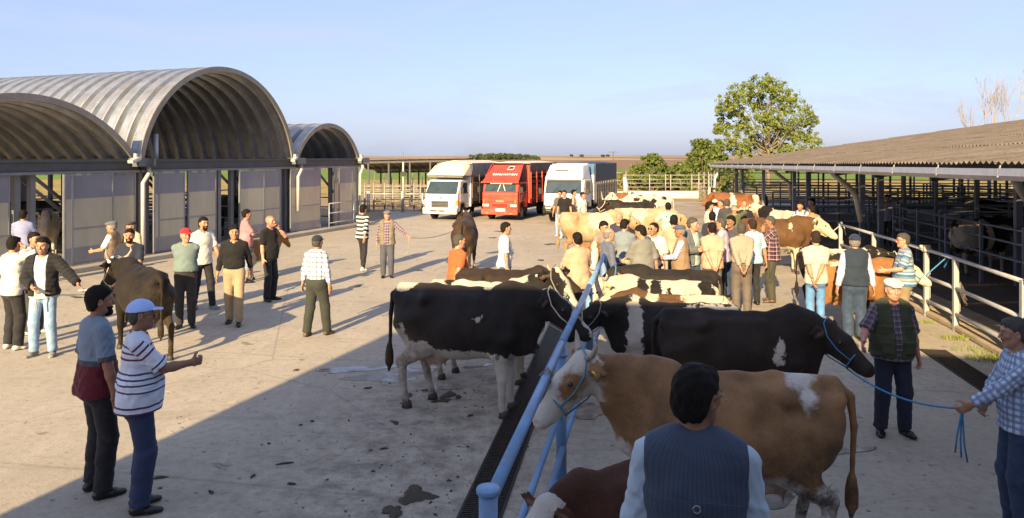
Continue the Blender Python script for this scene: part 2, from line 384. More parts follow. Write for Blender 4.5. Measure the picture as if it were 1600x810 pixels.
# ---------------------------------------------------------------- grey galvanised railing on the right
galv = mat('galvanised', (.42, .43, .45), .45, .25, .18, 5, .15, 90, dirt=(.33, .28, .22), dirtamt=.4)
kerbm = mat('kerb_dirt', (.42, .33, .22), .9, 0, .3, 2.5, .4, 40, dirt=(.2, .15, .1))
rl = empty('yard_railing', (7.76, 12.93, 0), label='grey galvanised three bar railing along the right edge of the yard', cat='railing')
RP = [V((7.29-.49, 8.1, 0)), V((7.29, 10.53, 0)), V((7.76, 12.93, 0)), V((7.93, 14.15, 0)), V((8.32, 17.0, 0)), V((8.62, 19.4, 0))]
RO = V((7.76, 12.93, 0))
for i, p in enumerate(RP):
    m = MB(); m.box(p-RO+V((0, 0, .645)), (.085, .085, 1.29), -R(9)); po = obj('post', m, galv, rl, bevel=.008)
    m = MB(); m.box(p-RO+V((.05, -.02, .6)), (.012, .06, .5), -R(9)); obj('gate_strap', m, galv, po)
for i in range(len(RP)-1):
    for z in (1.27, .75, .30):
        m = MB(); m.tube([RP[i]-RO+V((0, 0, z)), RP[i+1]-RO+V((0, 0, z))], .033, 12); obj('rail', m, galv, rl)
m = MB(); poly = [(-.12, -.0)]
kp = [V((p.x, p.y, 0)) for p in RP]; kp[0] = kp[0]-(kp[1]-kp[0])*2
for i in range(len(kp)-1): m.bar(kp[i]+V((.42, 0, .055+.0006*i)), kp[i+1]+V((.42, 0, .055+.0006*i)), .9, .11)
obj('kerb', m, kerbm, kind='structure', bevel=.03)
gm = NT('grass_blade'); ga = gm.noise(gm.n('NewGeometry').outputs['Position'], 8, 3)
grass_m = gm.fin(gm.mix(gm.ramp(ga, .35, .65), (.10, .16, .025), (.26, .28, .06)), .7, 0, .2)
gr = MB()
for cx, cy, r, n in [(*gp(1497, 530), .22, 240), (*gp(1556, 562), .34, 420), (*gp(1448, 505), .12, 60), (7.3, 11.6, .3, 120), (7.0, 10.2, .3, 160)]:
    for _ in range(n):
        a, q = rr.uniform(0, 6.28), r*sqrt(rr.random()); x, y = cx+q*cos(a)*1.3, cy+q*sin(a)*.7; h = rr.uniform(.03, .1); b = rr.uniform(0, 6.28); l = rr.uniform(-.04, .04)
        gr.add([(x-.005*cos(b), y-.005*sin(b), .002), (x+.005*cos(b), y+.005*sin(b), .002), (x+l, y+l*.5, h)], [(0, 1, 2)])
obj('grass_tufts', gr, grass_m, kind='stuff')
# ================================================================ ARCHED HALLS ON THE LEFT
E = V((.3475, .9377, 0)); NO = V((.9377, -.3475, 0)); BK = -NO; FO = V((-11.81, 19.68, 0))
FA = atan2(E.y, E.x)
def s_of(px):
    r = (px-800)/FPX; return (r*19.68+11.81)/(.3475-r*.9377)
# local hall frame: x along the facade (towards the far end), y into the hall, z up
HM = Matrix(((E.x, BK.x, 0), (E.y, BK.y, 0), (0, 0, 1)))
def roof_metal(name, tint, inside=False):
    k = NT(name); uv = k.n('UVMap').outputs[0]; sp = k.n('SeparateXYZ'); k.set(sp, 0, uv); p = k.n('NewGeometry').outputs['Position']
    st = k.n('Mapping'); k.set(st, 0, uv); st.inputs['Scale'].default_value = (.5, 9, 1); ru = k.noise(st.outputs[0], 1.3, 6, .65)
    c = k.mix(k.ramp(k.noise(p, 2.5, 6, .65), .35, .65), dark(tint, .8), dark(tint, 1.15))
    c = k.mix(k.ramp(ru, .52, .72, 0, .75), c, (.36, .20, .10))
    c = k.mix(k.ramp(k.noise(p, .9, 4), .5, .65, 0, .35), c, (.40, .33, .25))
    w = k.n('TexWave', wave_type='BANDS', bands_direction='X', wave_profile='SAW'); k.set(w, 'Vector', uv); w.inputs['Scale'].default_value = 4.6; w.inputs['Distortion'].default_value = .15
    c = k.mix(k.ramp(w.outputs['Fac'], .0, .35, .45, 0), c, dark(tint, .45))
    k.bump(w.outputs['Fac'], .55, .02)
    return k.fin(c, k.ramp(ru, .3, .7, .30, .55), .82, .5)
zinc = roof_metal('crimped_zinc', (.47, .50, .53))
steel = mat('grey_steel', (.16, .17, .19), .5, .2, .2, 4, .1, 50)
steel_l = mat('pale_steel', (.42, .44, .48), .45, .2, .15, 4, .1, 50)
steel_f = mat('panel_frame', (.24, .25, .28), .5, .3, .2, 4, .1, 50)
darkbeam = mat('dark_beam', (.07, .075, .085), .6, .1, .3, 3, .1, 40)
pvc = mat('white_pipe', (.44, .44, .43), .5, 0, .18, 4, .1, 50, dirt=(.4, .36, .3))
def pane_mat(name, col, rough):
    k = NT(name); p = k.n('NewGeometry').outputs['Position']; st = k.n('Mapping'); k.set(st, 0, p); st.inputs['Scale'].default_value = (1, 1, .25)
    n = k.noise(st.outputs[0], 1.6, 7, .65); sp = k.n('SeparateXYZ'); k.set(sp, 0, p)
    c = k.mix(k.ramp(n, .35, .7), dark(col, .88), dark(col, 1.12))
    c = k.mix(k.math('MULTIPLY', k.ramp(sp.outputs[2], .75, .15), k.ramp(n, .35, .6, .1, .6)), c, (.30, .25, .19))
    k.bump(k.noise(p, 1.2, 3), .08, .05)
    return k.fin(c, rough, 0, .6)
pane_g = pane_mat('grey_sheet', (.175, .185, .23), .35)
pane_b = pane_mat('beige_reflection_sheet', (.41, .385, .30), .25)  # likely reflection of sunlit paving, painted as a beige sheet colour
pane_l = pane_mat('lower_sheet', (.21, .22, .255), .35)
ZS = 2.96                     # springing height
def hall(s0, s1, rise, npan, label, panels, pipe_at, cols):
    root = empty('arched_hall', FO, FA, label=label, cat='hall', group='barrel roofed halls in a row')
    # empties rotated so local x = E, local y must be BK: E x BK = +z ? use explicit coordinates instead
    root.rotation_euler.z = 0
    T = lambda x, y, z: HM @ V((x, y, z))
    sc, a = (s0+s1)/2, (s1-s0)/2; Rr = (a*a+rise*rise)/(2*rise); zc = ZS+rise-Rr; half = math.asin(min(1, a/Rr))
    if rise > a: half = pi-half
    NA = 36
    # one corrugated arch panel, shared by all
    pitch, dep = .64, .17
    prof = [(0, 0), (.015, .018), (.03, 0), (.37, 0), (.42, -dep), (.59, -dep), (.64, 0)]
    mb = MB(); uvs = []
    for i in range(NA+1):
        t = -half+2*half*i/NA
        for y, d in prof: mb.v.append(tuple(T(sc+(Rr+d)*sin(t), y, zc+(Rr+d)*cos(t)))); uvs.append((t*Rr, y))
    P = len(prof)
    for i in range(NA):
        for j in range(P-1): mb.f.append((i*P+j, i*P+j+1, (i+1)*P+j+1, (i+1)*P+j)); mb.sm.append(False)
    me = mb.mesh('roof_panel'); ul = me.uv_layers.new(name='UVMap')
    li = np.zeros(len(me.loops), np.int32); me.loops.foreach_get('vertex_index', li)
    ul.data.foreach_set('uv', np.array(uvs, np.float32)[li].ravel()); me.materials.append(zinc)
    sm = np.zeros(len(me.polygons), bool)
    for n in range(npan):
        o = obj('roof_panel', me, None, root); o.location = T(0, n*pitch, 0)
        md = o.modifiers.new('thickness', 'SOLIDIFY'); md.thickness = .012
    # front rim: a flat band bent round the first panel
    rim = MB()
    for i in range(NA+1):
        t = -half+2*half*i/NA
        for y, d in ((-.05, .02), (-.05, -.15), (.012, -.15), (.012, .02)): rim.v.append(tuple(T(sc+(Rr+d)*sin(t), y, zc+(Rr+d)*cos(t))))
    for i in range(NA):
        for j in range(4): rim.f.append((i*4+j, i*4+(j+1) % 4, (i+1)*4+(j+1) % 4, (i+1)*4+j)); rim.sm.append(False)
    o = obj('roof_rim', rim, mat('rim_zinc', (.27, .25, .22), .5, .4, .3, 3, .2, 40, dirt=(.3, .2, .12)), root)
    # end beam along the facade and the two gutters
    m = MB(); m.bar(T(s0+.02, -.02, 2.80), T(s1-.02, -.02, 2.80), .10, .36); m.bar(T(s0+.02, -.05, 2.93), T(s1-.02, -.05, 2.93), .16, .05); obj('end_beam', m, darkbeam, root)
    m = MB(); m.bar(T(s0, -.1, 2.62), T(s1, -.1, 2.62), .05, .07); obj('door_track', m, steel, root)
    for i, s in enumerate((s0, s1)):
        if i == 0 and s0 > -8 and 'tall' not in label: continue
        m = MB(); m.box(T(s, -.12, 2.88), (.55, .5, .24), FA); m.bar(T(s, 0, 2.9), T(s, npan*pitch, 2.9), .34, .2); obj('valley_gutter', m, steel, root)
        m = MB(); m.bar(T(s-.62, -.42, 2.90), T(s-.3, -.32, 3.0), .16, .08); m.box(T(s-.28, -.3, 3.06), (.14, .1, .16), FA); obj('floodlight', m, pvc, root)
    for px_, z0 in pipe_at:
        s = s_of(px_)
        m = MB(); m.tube([T(s+.12, -.2, 2.80), T(s+.12, -.22, 2.55), T(s-.1, -.22, 2.28), T(s-.1, -.22, z0)], .062, 12); obj('downpipe', m, pvc, root)
    # sliding panels: (px0, px1, offset from the facade, kind)
    for px0, px1, off, kind in panels:
        x0, x1 = s_of(px0), s_of(px1); zb, zt = .16, 2.58
        fr = MB()
        for x in (x0+.02, x1-.02): fr.bar(T(x, -off, zb), T(x, -off, zt), .03, .04, up=(E.x, E.y, 0))
        for z in ((zb+.02, 1.12, zt-.02) if kind else (zb+.02, zt-.02)): fr.bar(T(x0+.045, -off, z), T(x1-.045, -off, z), .04, .03)
        po = obj('wall_panel', fr, steel_f, root)
        segs = [(.2, .62, pane_l), (.62, 1.92, pane_b), (1.92, 2.54, pane_g)] if kind != 2 else [(.2, .5, pane_l), (.5, 1.85, pane_b), (1.85, 2.54, pane_g)]  # middle band carries the painted paving reflection, cut as its own sheet
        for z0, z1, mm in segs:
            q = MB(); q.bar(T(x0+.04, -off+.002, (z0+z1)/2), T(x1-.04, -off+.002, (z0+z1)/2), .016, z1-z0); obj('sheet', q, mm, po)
        q = MB(); q.bar(T(x0+.005, -off+.02, zb), T(x0+.005, -off+.02, zt), .03, .05); obj('jamb', q, steel, po)
    # columns, inner rails and back posts
    D = npan*pitch
    for x in cols:
        for y in (.12, D*.33, D*.66, D-.2):
            m = MB(); m.box(T(x, y, 1.4), (.14, .14, 2.8), FA); obj('column', m, steel, root)
    for y in (2.6, D*.5, D-.3):
        for z in (.45, .8, 1.15, 1.5):
            m = MB(); m.tube([T(s0+.2, y, z), T(s1-.2, y, z)], .028, 8); obj('pen_rail', m, steel, root)
    for x in cols[:-1]:
        m = MB(); m.bar(T(x+.1, .3, 2.6), T(x+1.5, .3, 1.5), .05, .08); obj('brace', m, steel, root)
        for z in (.5, .9, 1.3):
            m = MB(); m.tube([T(x+.3, .3, z), T(x+.3, D-.3, z)], .026, 8); obj('pen_rail', m, steel, root)
    for s in (s0, s1):
        m = MB(); m.bar(T(s, .1, 2.8), T(s, D, 2.8), .16, .22); obj('side_beam', m, darkbeam, root)
    m = MB(); m.bar(T(s0, D-.1, 2.8), T(s1, D-.1, 2.8), .1, .34); obj('back_beam', m, darkbeam, root)
    nb = 6; bw_ = (s1-s0)/nb
    for i in range(nb):
        if i % 3 == 1: continue
        m = MB(); m.bar(T(s0+i*bw_+.03, D-.2, 1.45), T(s0+(i+1)*bw_-.03, D-.2, 1.45), .03, 2.3); obj('back_sheet', m, darkbeam, root)
    return root
sA0, sA1 = s_of(-200), s_of(214)
sB0, sB1 = s_of(217), s_of(459)
sC0, sC1 = s_of(461.5), s_of(561)
hall(sA0, sA1, 1.66, 24, 'low wide barrel roofed hall at the far left with grey sliding panels',
     [(-190, -90, .05, 1), (-85, 13, .05, 1), (93, 107, .16, 0), (107, 172, .12, 1), (172, 211, .02, 0)], [(219, .16)], [sA0+.1, s_of(30), s_of(54), sA1-.1])
hall(sB0, sB1, 3.12, 24, 'tall barrel roofed hall in the middle of the row of halls',
     [(235, 243, .14, 0), (243, 284, .12, 1), (290, 334, .10, 1), (370, 409, .12, 1), (410, 435, .08, 1)], [(461, .95)], [sB0+.1, s_of(232), s_of(345), s_of(365), s_of(440), sB1-.1])
hall(sC0, sC1, 1.46, 20, 'small barrel roofed hall at the far end of the row beside the pens',
     [(450, 497, .12, 2), (519, 524, .1, 0), (526, 547, .12, 1), (548, 556, .04, 0)], [(558, .16)], [s_of(449), s_of(499), s_of(520), sC1-.05])
pl = MB(); a0 = FO+E*(sA0-4); b0 = FO+E*(sC1+.4)
pl.bar(a0+NO*-2.0+V((0, 0, .07)), b0+NO*-2.0+V((0, 0, .07)), 5.2, .14); obj('hall_plinth', pl, mat('plinth_concrete', (.33, .30, .26), .85, 0, .25, 1.5, .3, 50, dirt=(.2, .17, .13)), kind='structure', bevel=.02)
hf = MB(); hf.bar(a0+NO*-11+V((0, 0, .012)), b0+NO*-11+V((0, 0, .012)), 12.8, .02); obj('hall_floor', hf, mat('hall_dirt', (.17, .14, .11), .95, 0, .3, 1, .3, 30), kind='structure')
# small railing in front of the third hall
fr = empty('hall_railing', FO+E*s_of(498)+NO*.5, label='thin grey tube railing by the open door of the small hall', cat='railing')
e0, e1 = V((0, 0, 0)), E*(s_of(537)-s_of(498))
for t in (0, 1): m = MB(); m.tube([e0.lerp(e1, t)+V((0, 0, .14)), e0.lerp(e1, t)+V((0, 0, 1.15))], .022, 8); obj('post', m, steel_l, fr)
for z in (.35, .75, 1.14): m = MB(); m.tube([e0+V((0, 0, z)), e1+V((0, 0, z))], .02, 8); obj('rail', m, steel_l, fr)
vp = MB(); vp.tube([FO+E*s_of(253.5)+BK*.25+V((0, 0, 2.7)), FO+E*s_of(253.5)+BK*.25+V((0, 0, 3.75))], .07, 12)
tag(obj('vent_pipe', vp, steel_l), 'short grey vent pipe standing under the tall arch', 'vent pipe')

# ================================================================ OPEN CATTLE SHED ON THE RIGHT
SA = R(9.0); SU = V((sin(SA), cos(SA), 0)); SW = V((cos(SA), -sin(SA), 0)); SX0 = 5.19
def eave(Y, d=0.):             # eave line point at depth Y, moved d metres up the slope
    z = 2.95-(Y-10)*.0095+.135*min(d, 18)-.135*max(0, d-18)
    return V((SX0+.158*Y, Y, z))+SW*d
def fibre_mat():
    k = NT('fibre_cement'); p = k.n('NewGeometry').outputs['Position']; n = k.noise(p, 1.1, 7, .68); f = k.noise(p, 14, 6, .7)
    c = k.mix(k.ramp(n, .35, .65), (.165, .135, .108), (.26, .215, .172))
    c = k.mix(k.ramp(f, .5, .68, 0, .7), c, (.075, .062, .05)); c = k.mix(k.ramp(k.noise(p, 5, 5), .62, .72, 0, .5), c, (.32, .27, .21))
    k.bump(f, .4, .01); return k.fin(c, .95, 0, .15)
fibre = fibre_mat()
shed = empty('cattle_shed', (SX0, 0, 0), label='open cattle shed under a low weathered corrugated roof on the right', cat='shed')
SO = V((SX0, 0, 0))
def sheet(w, L, z0=0.):        # corrugated sheet in shed axes; x along the eave, y up the slope
    mb = MB(); n = int(round(w/.177)); pts = []
    for i in range(n*4+1): pts.append((i*.177/4, .026*sin(i*pi/2)))
    sl = atan2(.135, 1)
    for y in (0, L):
        for x, h in pts:
            q = SU*x+SW*(y*cos(sl)); mb.v.append((q.x, q.y, y*sin(sl)+h-x*.0094))
    N = len(pts)
    for i in range(N-1): mb.f.append((i, i+1, N+i+1, N+i)); mb.sm.append(True)
    me = mb.mesh('roof_sheet'); me.materials.append(fibre); return me
wS = .177*6; LS = 2.7; me = sheet(wS+.03, LS+.12); rr = random.Random(5)
for r in range(7):
    for c in range(42):
        Y = 5.0+c*wS*cos(SA)
        if Y > 46: continue
        o = obj('roof_sheet', me, None, shed); p = eave(Y, r*LS*.99-.12)-SO
        o.location = p+V((0, 0, .03+r*.028+.006*(c % 2)+rr.uniform(-.004, .004)))
mb = MB(); mb.add([eave(-7, 18)-SO, eave(46, 18)-SO, eave(46, 34)-SO, eave(-7, 34)-SO], [(0, 1, 2, 3)]); mb.add([eave(-7, -.1)-SO, eave(4.98, -.1)-SO, eave(4.98, 18.3)-SO, eave(-7, 18.3)-SO], [(0, 1, 2, 3)])
o = obj('roof_slope', mb, fibre, shed); o.modifiers.new('thickness', 'SOLIDIFY').thickness = .02
# gutter in short lengths with lapped joints
gz = mat('gutter_zinc', (.47, .48, .50), .4, .35, .15, 3, .1, 60, dirt=(.35, .28, .2), dirtamt=.5)
Y = 4.0; i = 0
while Y < 46:
    a, b = eave(Y, -.10)-SO, eave(Y+1.98, -.10)-SO; m = MB()
    pr = [(-.085, .0), (-.095, -.10), (-.05, -.165), (.05, -.165), (.07, .0), (.055, .0), (.04, -.15), (-.045, -.15), (-.08, -.095), (-.07, .0)]
    vs_ = [q+SW*x+V((0, 0, z-.045-.004*(i % 2))) for q in (a, b) for x, z in pr]; n = len(pr)
    m.add(vs_, [(k, (k+1) % n, n+(k+1) % n, n+k) for k in range(n)]+[tuple(range(n))[::-1], tuple(range(n, 2*n))])
    g_ = obj('gutter', m, gz, shed)
    m = MB(); m.bar(b+SW*-.098+V((0, 0, -.17)), b+SW*-.06+V((0, 0, .0)), .03, .01); obj('gutter_joint', m, gz, g_)
    Y += 2.0; i += 1
# front row, second row and inner columns
scol = mat('shed_blue_steel', (.15, .18, .24), .5, .1, .2, 3, .15, 50, dirt=(.3, .25, .2), dirtamt=.3)
def column(px, Y, w=.11):
    X = (px-800)/FPX*Y; d = (X-SX0-.158*Y)*cos(SA); h = eave(Y, max(d, 0)).z-.06
    m = MB(); m.box(V((X, Y, h/2))-SO, (w, w, h), -SA); obj('column', m, scol, shed, bevel=.006)
for px, Y in [(1591, 17.2), (1376, 22.4), (1347, 22.8), (1241, 27.2), (1193, 31), (1160, 36), (1150, 41), (1262, 30)]: column(px, Y, .15 if Y < 24 else .12)
for d in (5.5, 9.5, 13.5, 17.5):
    for i in range(13):
        Y = 9.5+i*3.0+d*.25; X = SX0+.158*Y+d/cos(SA); h = eave(Y, d).z-.06
        m = MB(); m.box(V((X, Y, h/2))-SO, (.10, .10, h), -SA); obj('column', m, scol, shed)
for d in (.25, 5.5, 9.5, 13.5, 17.5):
    m = MB(); m.bar(eave(5, d)-SO+V((0, 0, -.1)), eave(45.6, d)-SO+V((0, 0, -.1)), .1, .14); obj('purlin', m, darkbeam, shed)
for i in range(14):
    Y = 7+i*3; m = MB(); m.bar(eave(Y, .1)-SO+V((0, 0, -.24)), eave(Y, 17.9)-SO+V((0, 0, -.24)), .09, .16); obj('rafter', m, darkbeam, shed)
def pipe(pts): m = MB(); m.tube([V(p)-SO for p in pts], .07, 12); obj('downpipe', m, pvc, shed)
pipe([atY(1297, 264, 19), atY(1303, 273, 19), atY(1334, 300, 19.6), atY(1338, 312, 19.7), atY(1345, 346, 19.8)])
pipe([atY(1206, 262, 29), atY(1212, 270, 29), atY(1233, 286, 29.5), atY(1236, 312, 29.6)])
pipe([atY(1155, 258, 37), atY(1158, 266, 37), atY(1160, 286, 37)])
pipe([atY(1126, 258, 43), atY(1124, 266, 43), atY(1117, 280, 43), atY(1116, 308, 43)])
pipe([atY(1584, 275, 10.4), atY(1592, 290, 10.6), atY(1606, 312, 11)])
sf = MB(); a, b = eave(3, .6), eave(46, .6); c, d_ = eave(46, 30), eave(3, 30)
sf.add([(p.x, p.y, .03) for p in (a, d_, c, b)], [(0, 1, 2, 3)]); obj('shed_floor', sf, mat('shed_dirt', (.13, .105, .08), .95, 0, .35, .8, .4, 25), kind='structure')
# pens inside: long runs of rails, and cross runs
def pens(a, b, n, zs, label, r=.028, mm=None, grp='pen rails inside the cattle shed', posth=1.5):
    root = empty('pen_fence', a, label=label, cat='pen fence', group=grp); mm = mm or scol
    for i in range(n+1):
        q = (b-a)*(i/n); m = MB(); m.box(q+V((0, 0, posth/2)), (.07, .07, posth), -SA); obj('post', m, mm, root)
    for z in zs:
        m = MB(); m.tube([V((0, 0, z)), b-a+V((0, 0, z))], r, 8); obj('rail', m, mm, root)
    return root
def sp(Y, d): p = eave(Y, 0)+SW*d; return V((p.x, p.y, .03))

pens(sp(8.5, 3.2), sp(24, 3.2), 8, (.35, .75, 1.12, 1.42), 'front run of dark blue rails in the shed before the spotted cow')
for d, w_ in ((7.5, 'second'), (11.5, 'third'), (15.5, 'fourth')): pens(sp(8, d), sp(44, d), 14, (.3, .6, .9, 1.2, 1.5), w_+' long run of dark pen rails in from the open side of the shed')
for Y, w_ in zip((12, 15, 21, 24, 28, 32, 36, 40, 44), 'nearest second third fourth fifth sixth seventh eighth farthest'.split()): pens(sp(Y, 3.4 if Y < 26 else 1.0), sp(Y, 17), 6, (.3, .6, .9, 1.2, 1.5), w_+' cross row of dark pen rails inside the shed')
for d in (17.6,): pens(sp(8, d), sp(46, d), 16, (.35, .8, 1.25, 1.7), 'tall back run of dark rails along the far side of the shed')
pens(sp(46.5, 0.), sp(46.5, 16), 10, (.4, .8, 1.2, 1.6, 2.0, 2.35), 'tall dark mesh of rails closing the far end of the shed', .025, None, 'pen rails inside the cattle shed', 2.5)

# pale pipe fence and low wall beyond the yard
pale = mat('pale_pipe', (.33, .31, .28), .5, .1, .2, 3, .1, 50, dirt=(.35, .25, .17))
def pfence(pts, zs, h, label, cat='fence', name='pipe_fence', mm=pale, r=.024, grp=None):
    a = V(pts[0]); root = empty(name, a, label=label, cat=cat)
    if grp: root['group'] = grp
    for p in pts: m = MB(); m.tube([V(p)-a, V(p)-a+V((0, 0, h))], r*1.5, 8); obj('post', m, mm, root)
    for i in range(len(pts)-1):
        for z in zs: m = MB(); m.tube([V(pts[i])-a+V((0, 0, z)), V(pts[i+1])-a+V((0, 0, z))], r, 8); obj('rail', m, mm, root)
    return root
def gpz(px, Y): return V(((px-800)/FPX*Y, Y, 0))
pfence([gpz(x, 57) for x in (975, 1015, 1040, 1048, 1081, 1108, 1118)], (.4, .7, 1.0, 1.3, 1.62), 1.7, 'pale tubular fence in front of the green bushes', r=.026)
pfence([gpz(950, 56), gpz(962, 57), gpz(978, 57.5)], (.5, 1.2, 1.8), 1.9, 'short bit of pale fence right of the blue tarpaulin lorry')
pfence([gpz(1092, 50), gpz(1100, 50.5), gpz(1107, 51), gpz(1116, 51.5)], (.3, .6, .9, 1.2, 1.5, 1.8), 2.0, 'tall narrow pale gate at the far corner of the shed', 'gate', 'pipe_gate')
m = MB(); m.bar(gpz(945, 54)+V((0, 0, .25)), gpz(1092, 54)+V((0, 0, .25)), .25, .5); tag(obj('low_wall', m, plaster, bevel=.02), 'low cream wall at the back of the yard below the pale fence', 'wall')
m = MB(); m.tube([gpz(977, 51), gpz(978, 51)+V((0, 0, 1.0)), gpz(976, 51)+V((0, 0, 1.65))], [.16, .2, .13], 8); tag(obj('wrapped_post', m, steel_l), 'stout grey post wrapped in sacking beyond the spotted cows', 'post')
# electricity pole
ep = empty('electricity_pole', gpz(958, 190), label='thin brown electricity pole far off in the fields', cat='pole')
wood = mat('pole_wood', (.14, .09, .06), .9, 0, .3, 2, .3)
m = MB(); m.tube([V((0, 0, -.1)), V((0, 0, 4.4))], .13, 8); obj('pole', m, wood, ep)
m = MB(); m.bar((-1.2, 0, 4.2), (1.2, 0, 4.2), .14, .14); obj('crossarm', m, wood, ep)

# ================================================================ FAR SHED BEHIND THE PENS
fs = empty('pen_shed', gpz(660, 46), label='long low open shed with a corrugated roof behind the pens', cat='shed'); FS = gpz(660, 46)
fx0, fx1 = gpz(545, 46).x, gpz(741, 46).x; nS = 13; wd_ = (fx1-fx0)/nS
msh = MB(); n = 5; pts = [(i*wd_/(n*4), .035*sin(i*pi/2)) for i in range(n*4+1)]
for y, z in ((0, 0), (8.8, -.80)): msh.v += [(x, y, z+h) for x, h in pts]
for i in range(len(pts)-1): msh.f.append((i, i+1, len(pts)+i+1, len(pts)+i)); msh.sm.append(True)
mes = msh.mesh('roof_sheet'); mes.materials.append(fibre)
for i in range(nS):
    o = obj('roof_sheet', mes, None, fs); o.location = V((fx0+i*wd_, 46, 2.80+.012*i))-FS
for y_, z0_, z1_, w_ in ((46.15, 2.66, 2.81, .12), (50.5, 2.25, 2.4, .2), (54.6, 1.90, 2.05, .16)): m = MB(); m.bar(V((fx0, y_, z0_))-FS, V((fx1, y_, z1_))-FS, .12, w_); obj('eave_beam', m, darkbeam, fs)
m = MB(); m.prism([(46, 2.92), (55, 2.10), (55, 1.85), (46, 2.5)], 0, fx1-.05, fx1+.05); m.v = [tuple(V(p)-FS) for p in m.v]; obj('gable_truss', m, darkbeam, fs)
for px in (575, 607, 640, 672, 705, 738):
    for Y in (46.1, 50.5, 54.6):
        p = gpz(px, 46); hc_ = 2.72-(Y-46)*.092; m = MB(); m.box(V((p.x, Y, hc_/2))-FS, (.10, .10, hc_)); obj('column', m, darkbeam, fs)
for px in (563, 577, 585, 600, 612, 628, 645, 660):
    m = MB(); p = gpz(px, 56); m.tube([V((p.x, 56, 0))-FS, V((p.x, 56, 2.3))-FS], .025, 6); obj('back_post', m, steel, fs)
for i, Y in enumerate((41.5, 43.5)):
    pfence([gpz(x, Y) for x in (560, 570, 584, 601, 614, 630, 647, 657, 672, 690)], (.28, .55, .82, 1.1, 1.36), 1.5, ('nearest' if not i else 'second')+' row of pale cattle pens under the far shed', 'pen fence', 'pen_fence', mat('pen_pale', (.27, .25, .22), .6, .1, .25, 2, .1), .035, 'pale cattle pens left of the lorries')
pfence([gpz(x, 40.6) for x in (574, 577, 628, 660)], (.12, 1.0), 1.15, 'grey steel rail at the foot of the pens', 'pen fence', 'pen_fence', steel_l, .03)
lp = empty('floodlight_pole', gpz(630, 40.5), label='slim white floodlight pole with a black lamp box beside the pens', cat='pole')
m = MB(); m.tube([(0, 0, 0), (0, 0, 2.75)], .05, 8); obj('pole', m, pvc, lp)
m = MB(); m.box((.02, -.06, 2.12), (.26, .16, .24)); obj('lamp_box', m, mat('black_plastic', (.012, .012, .013), .5, 0, .2, 5, 0), lp)
m = MB(); m.tube([(0, 0, 2.75), (0, 0, 3.3)], .02, 6); obj('bracket', m, steel, lp)

# ================================================================ TREES AND BUSHES
def leaf_mat(name, a, b):
    k = NT(name); oi = k.n('ObjectInfo'); n = k.noise(k.n('NewGeometry').outputs['Position'], 1.1, 4); n2 = k.n('Attribute', attribute_name='rnd').outputs['Fac']
    c = k.mix(k.math('ADD', k.math('MULTIPLY', n2, .6), k.math('MULTIPLY', k.ramp(n, .35, .65), .4)), a, b)
    k.set(k.b, 'Subsurface Weight', 0.); m = k.fin(c, .55, 0, .3)
    tr = k.n('BsdfTranslucent'); k.set(tr, 'Color', c); mx = k.n('MixShader'); mx.inputs[0].default_value = .3
    k.t.links.new(k.b.outputs[0], mx.inputs[1]); k.t.links.new(tr.outputs[0], mx.inputs[2]); k.t.links.new(mx.outputs[0], k.out.inputs[0]); return m
lf_pop = leaf_mat('poplar_leaf', (.12, .175, .03), (.27, .30, .07)); lf_bush = leaf_mat('bush_leaf', (.07, .11, .025), (.18, .22, .055)); lf_dark = leaf_mat('wood_leaf', (.05, .07, .03), (.10, .12, .05))
bark = mat('bark', (.20, .16, .12), .95, 0, .35, 3, .5, 30)
def leaves(clumps, size, m, parent, seed, name='crown', **kw):      # clumps: (x, y, z, r, n)
    g_ = np.random.default_rng(seed); P = []
    for x, y, z, r, n in clumps:
        d = g_.normal(size=(n, 3)); d /= np.linalg.norm(d, axis=1)[:, None]; q = g_.random(n)**.45*r
        P.append(np.array([x, y, z])+d*q[:, None]*np.array([1, 1, .8]))
    P = np.vstack(P); n = len(P); a = g_.normal(size=(n, 3)); a /= np.linalg.norm(a, axis=1)[:, None]; b = np.cross(a, g_.normal(size=(n, 3))); b /= np.linalg.norm(b, axis=1)[:, None]
    s = size*(.6+.8*g_.random(n))[:, None]
    vs_ = np.stack([P-a*s, P+b*s*.55, P+a*s, P-b*s*.55], 1).reshape(-1, 3)
    me = bpy.data.meshes.new(name); me.vertices.add(n*4); me.vertices.foreach_set('co', vs_.astype(np.float32).ravel())
    me.loops.add(n*4); me.loops.foreach_set('vertex_index', np.arange(n*4, dtype=np.int32)); me.polygons.add(n); me.polygons.foreach_set('loop_start', np.arange(0, n*4, 4, dtype=np.int32)); me.update(calc_edges=True)
    at = me.attributes.new('rnd', 'FLOAT', 'POINT'); at.data.foreach_set('value', np.repeat(g_.random(n), 4).astype(np.float32))
    return obj(name, me, m, parent, **kw)
def branches(mb, p, d, L, r, depth, rr, tips, spread=.5, up=.25):
    pts = [p]; q = p.copy(); dd = d.copy()
    for i in range(4):
        dd = (dd+V((rr.gauss(0, .12), rr.gauss(0, .12), rr.gauss(0, .06)+up*.15))).normalized(); q = q+dd*L/4; pts.append(q)
    mb.tube(pts, [r*(1-.12*i) for i in range(5)], 6 if depth > 1 else 4, caps=False)
    if depth == 0: tips.append(q); return
    for k in range(rr.choice([2, 3, 3])):
        e = (dd+V((rr.gauss(0, spread), rr.gauss(0, spread), rr.gauss(up, .25)))).normalized()
        branches(mb, pts[rr.choice([2, 3, 4])], e, L*rr.uniform(.6, .8), r*.55, depth-1, rr, tips, spread, up)
    branches(mb, q, (dd+V((0, 0, up))).normalized(), L*.7, r*.55, depth-1, rr, tips, spread, up)
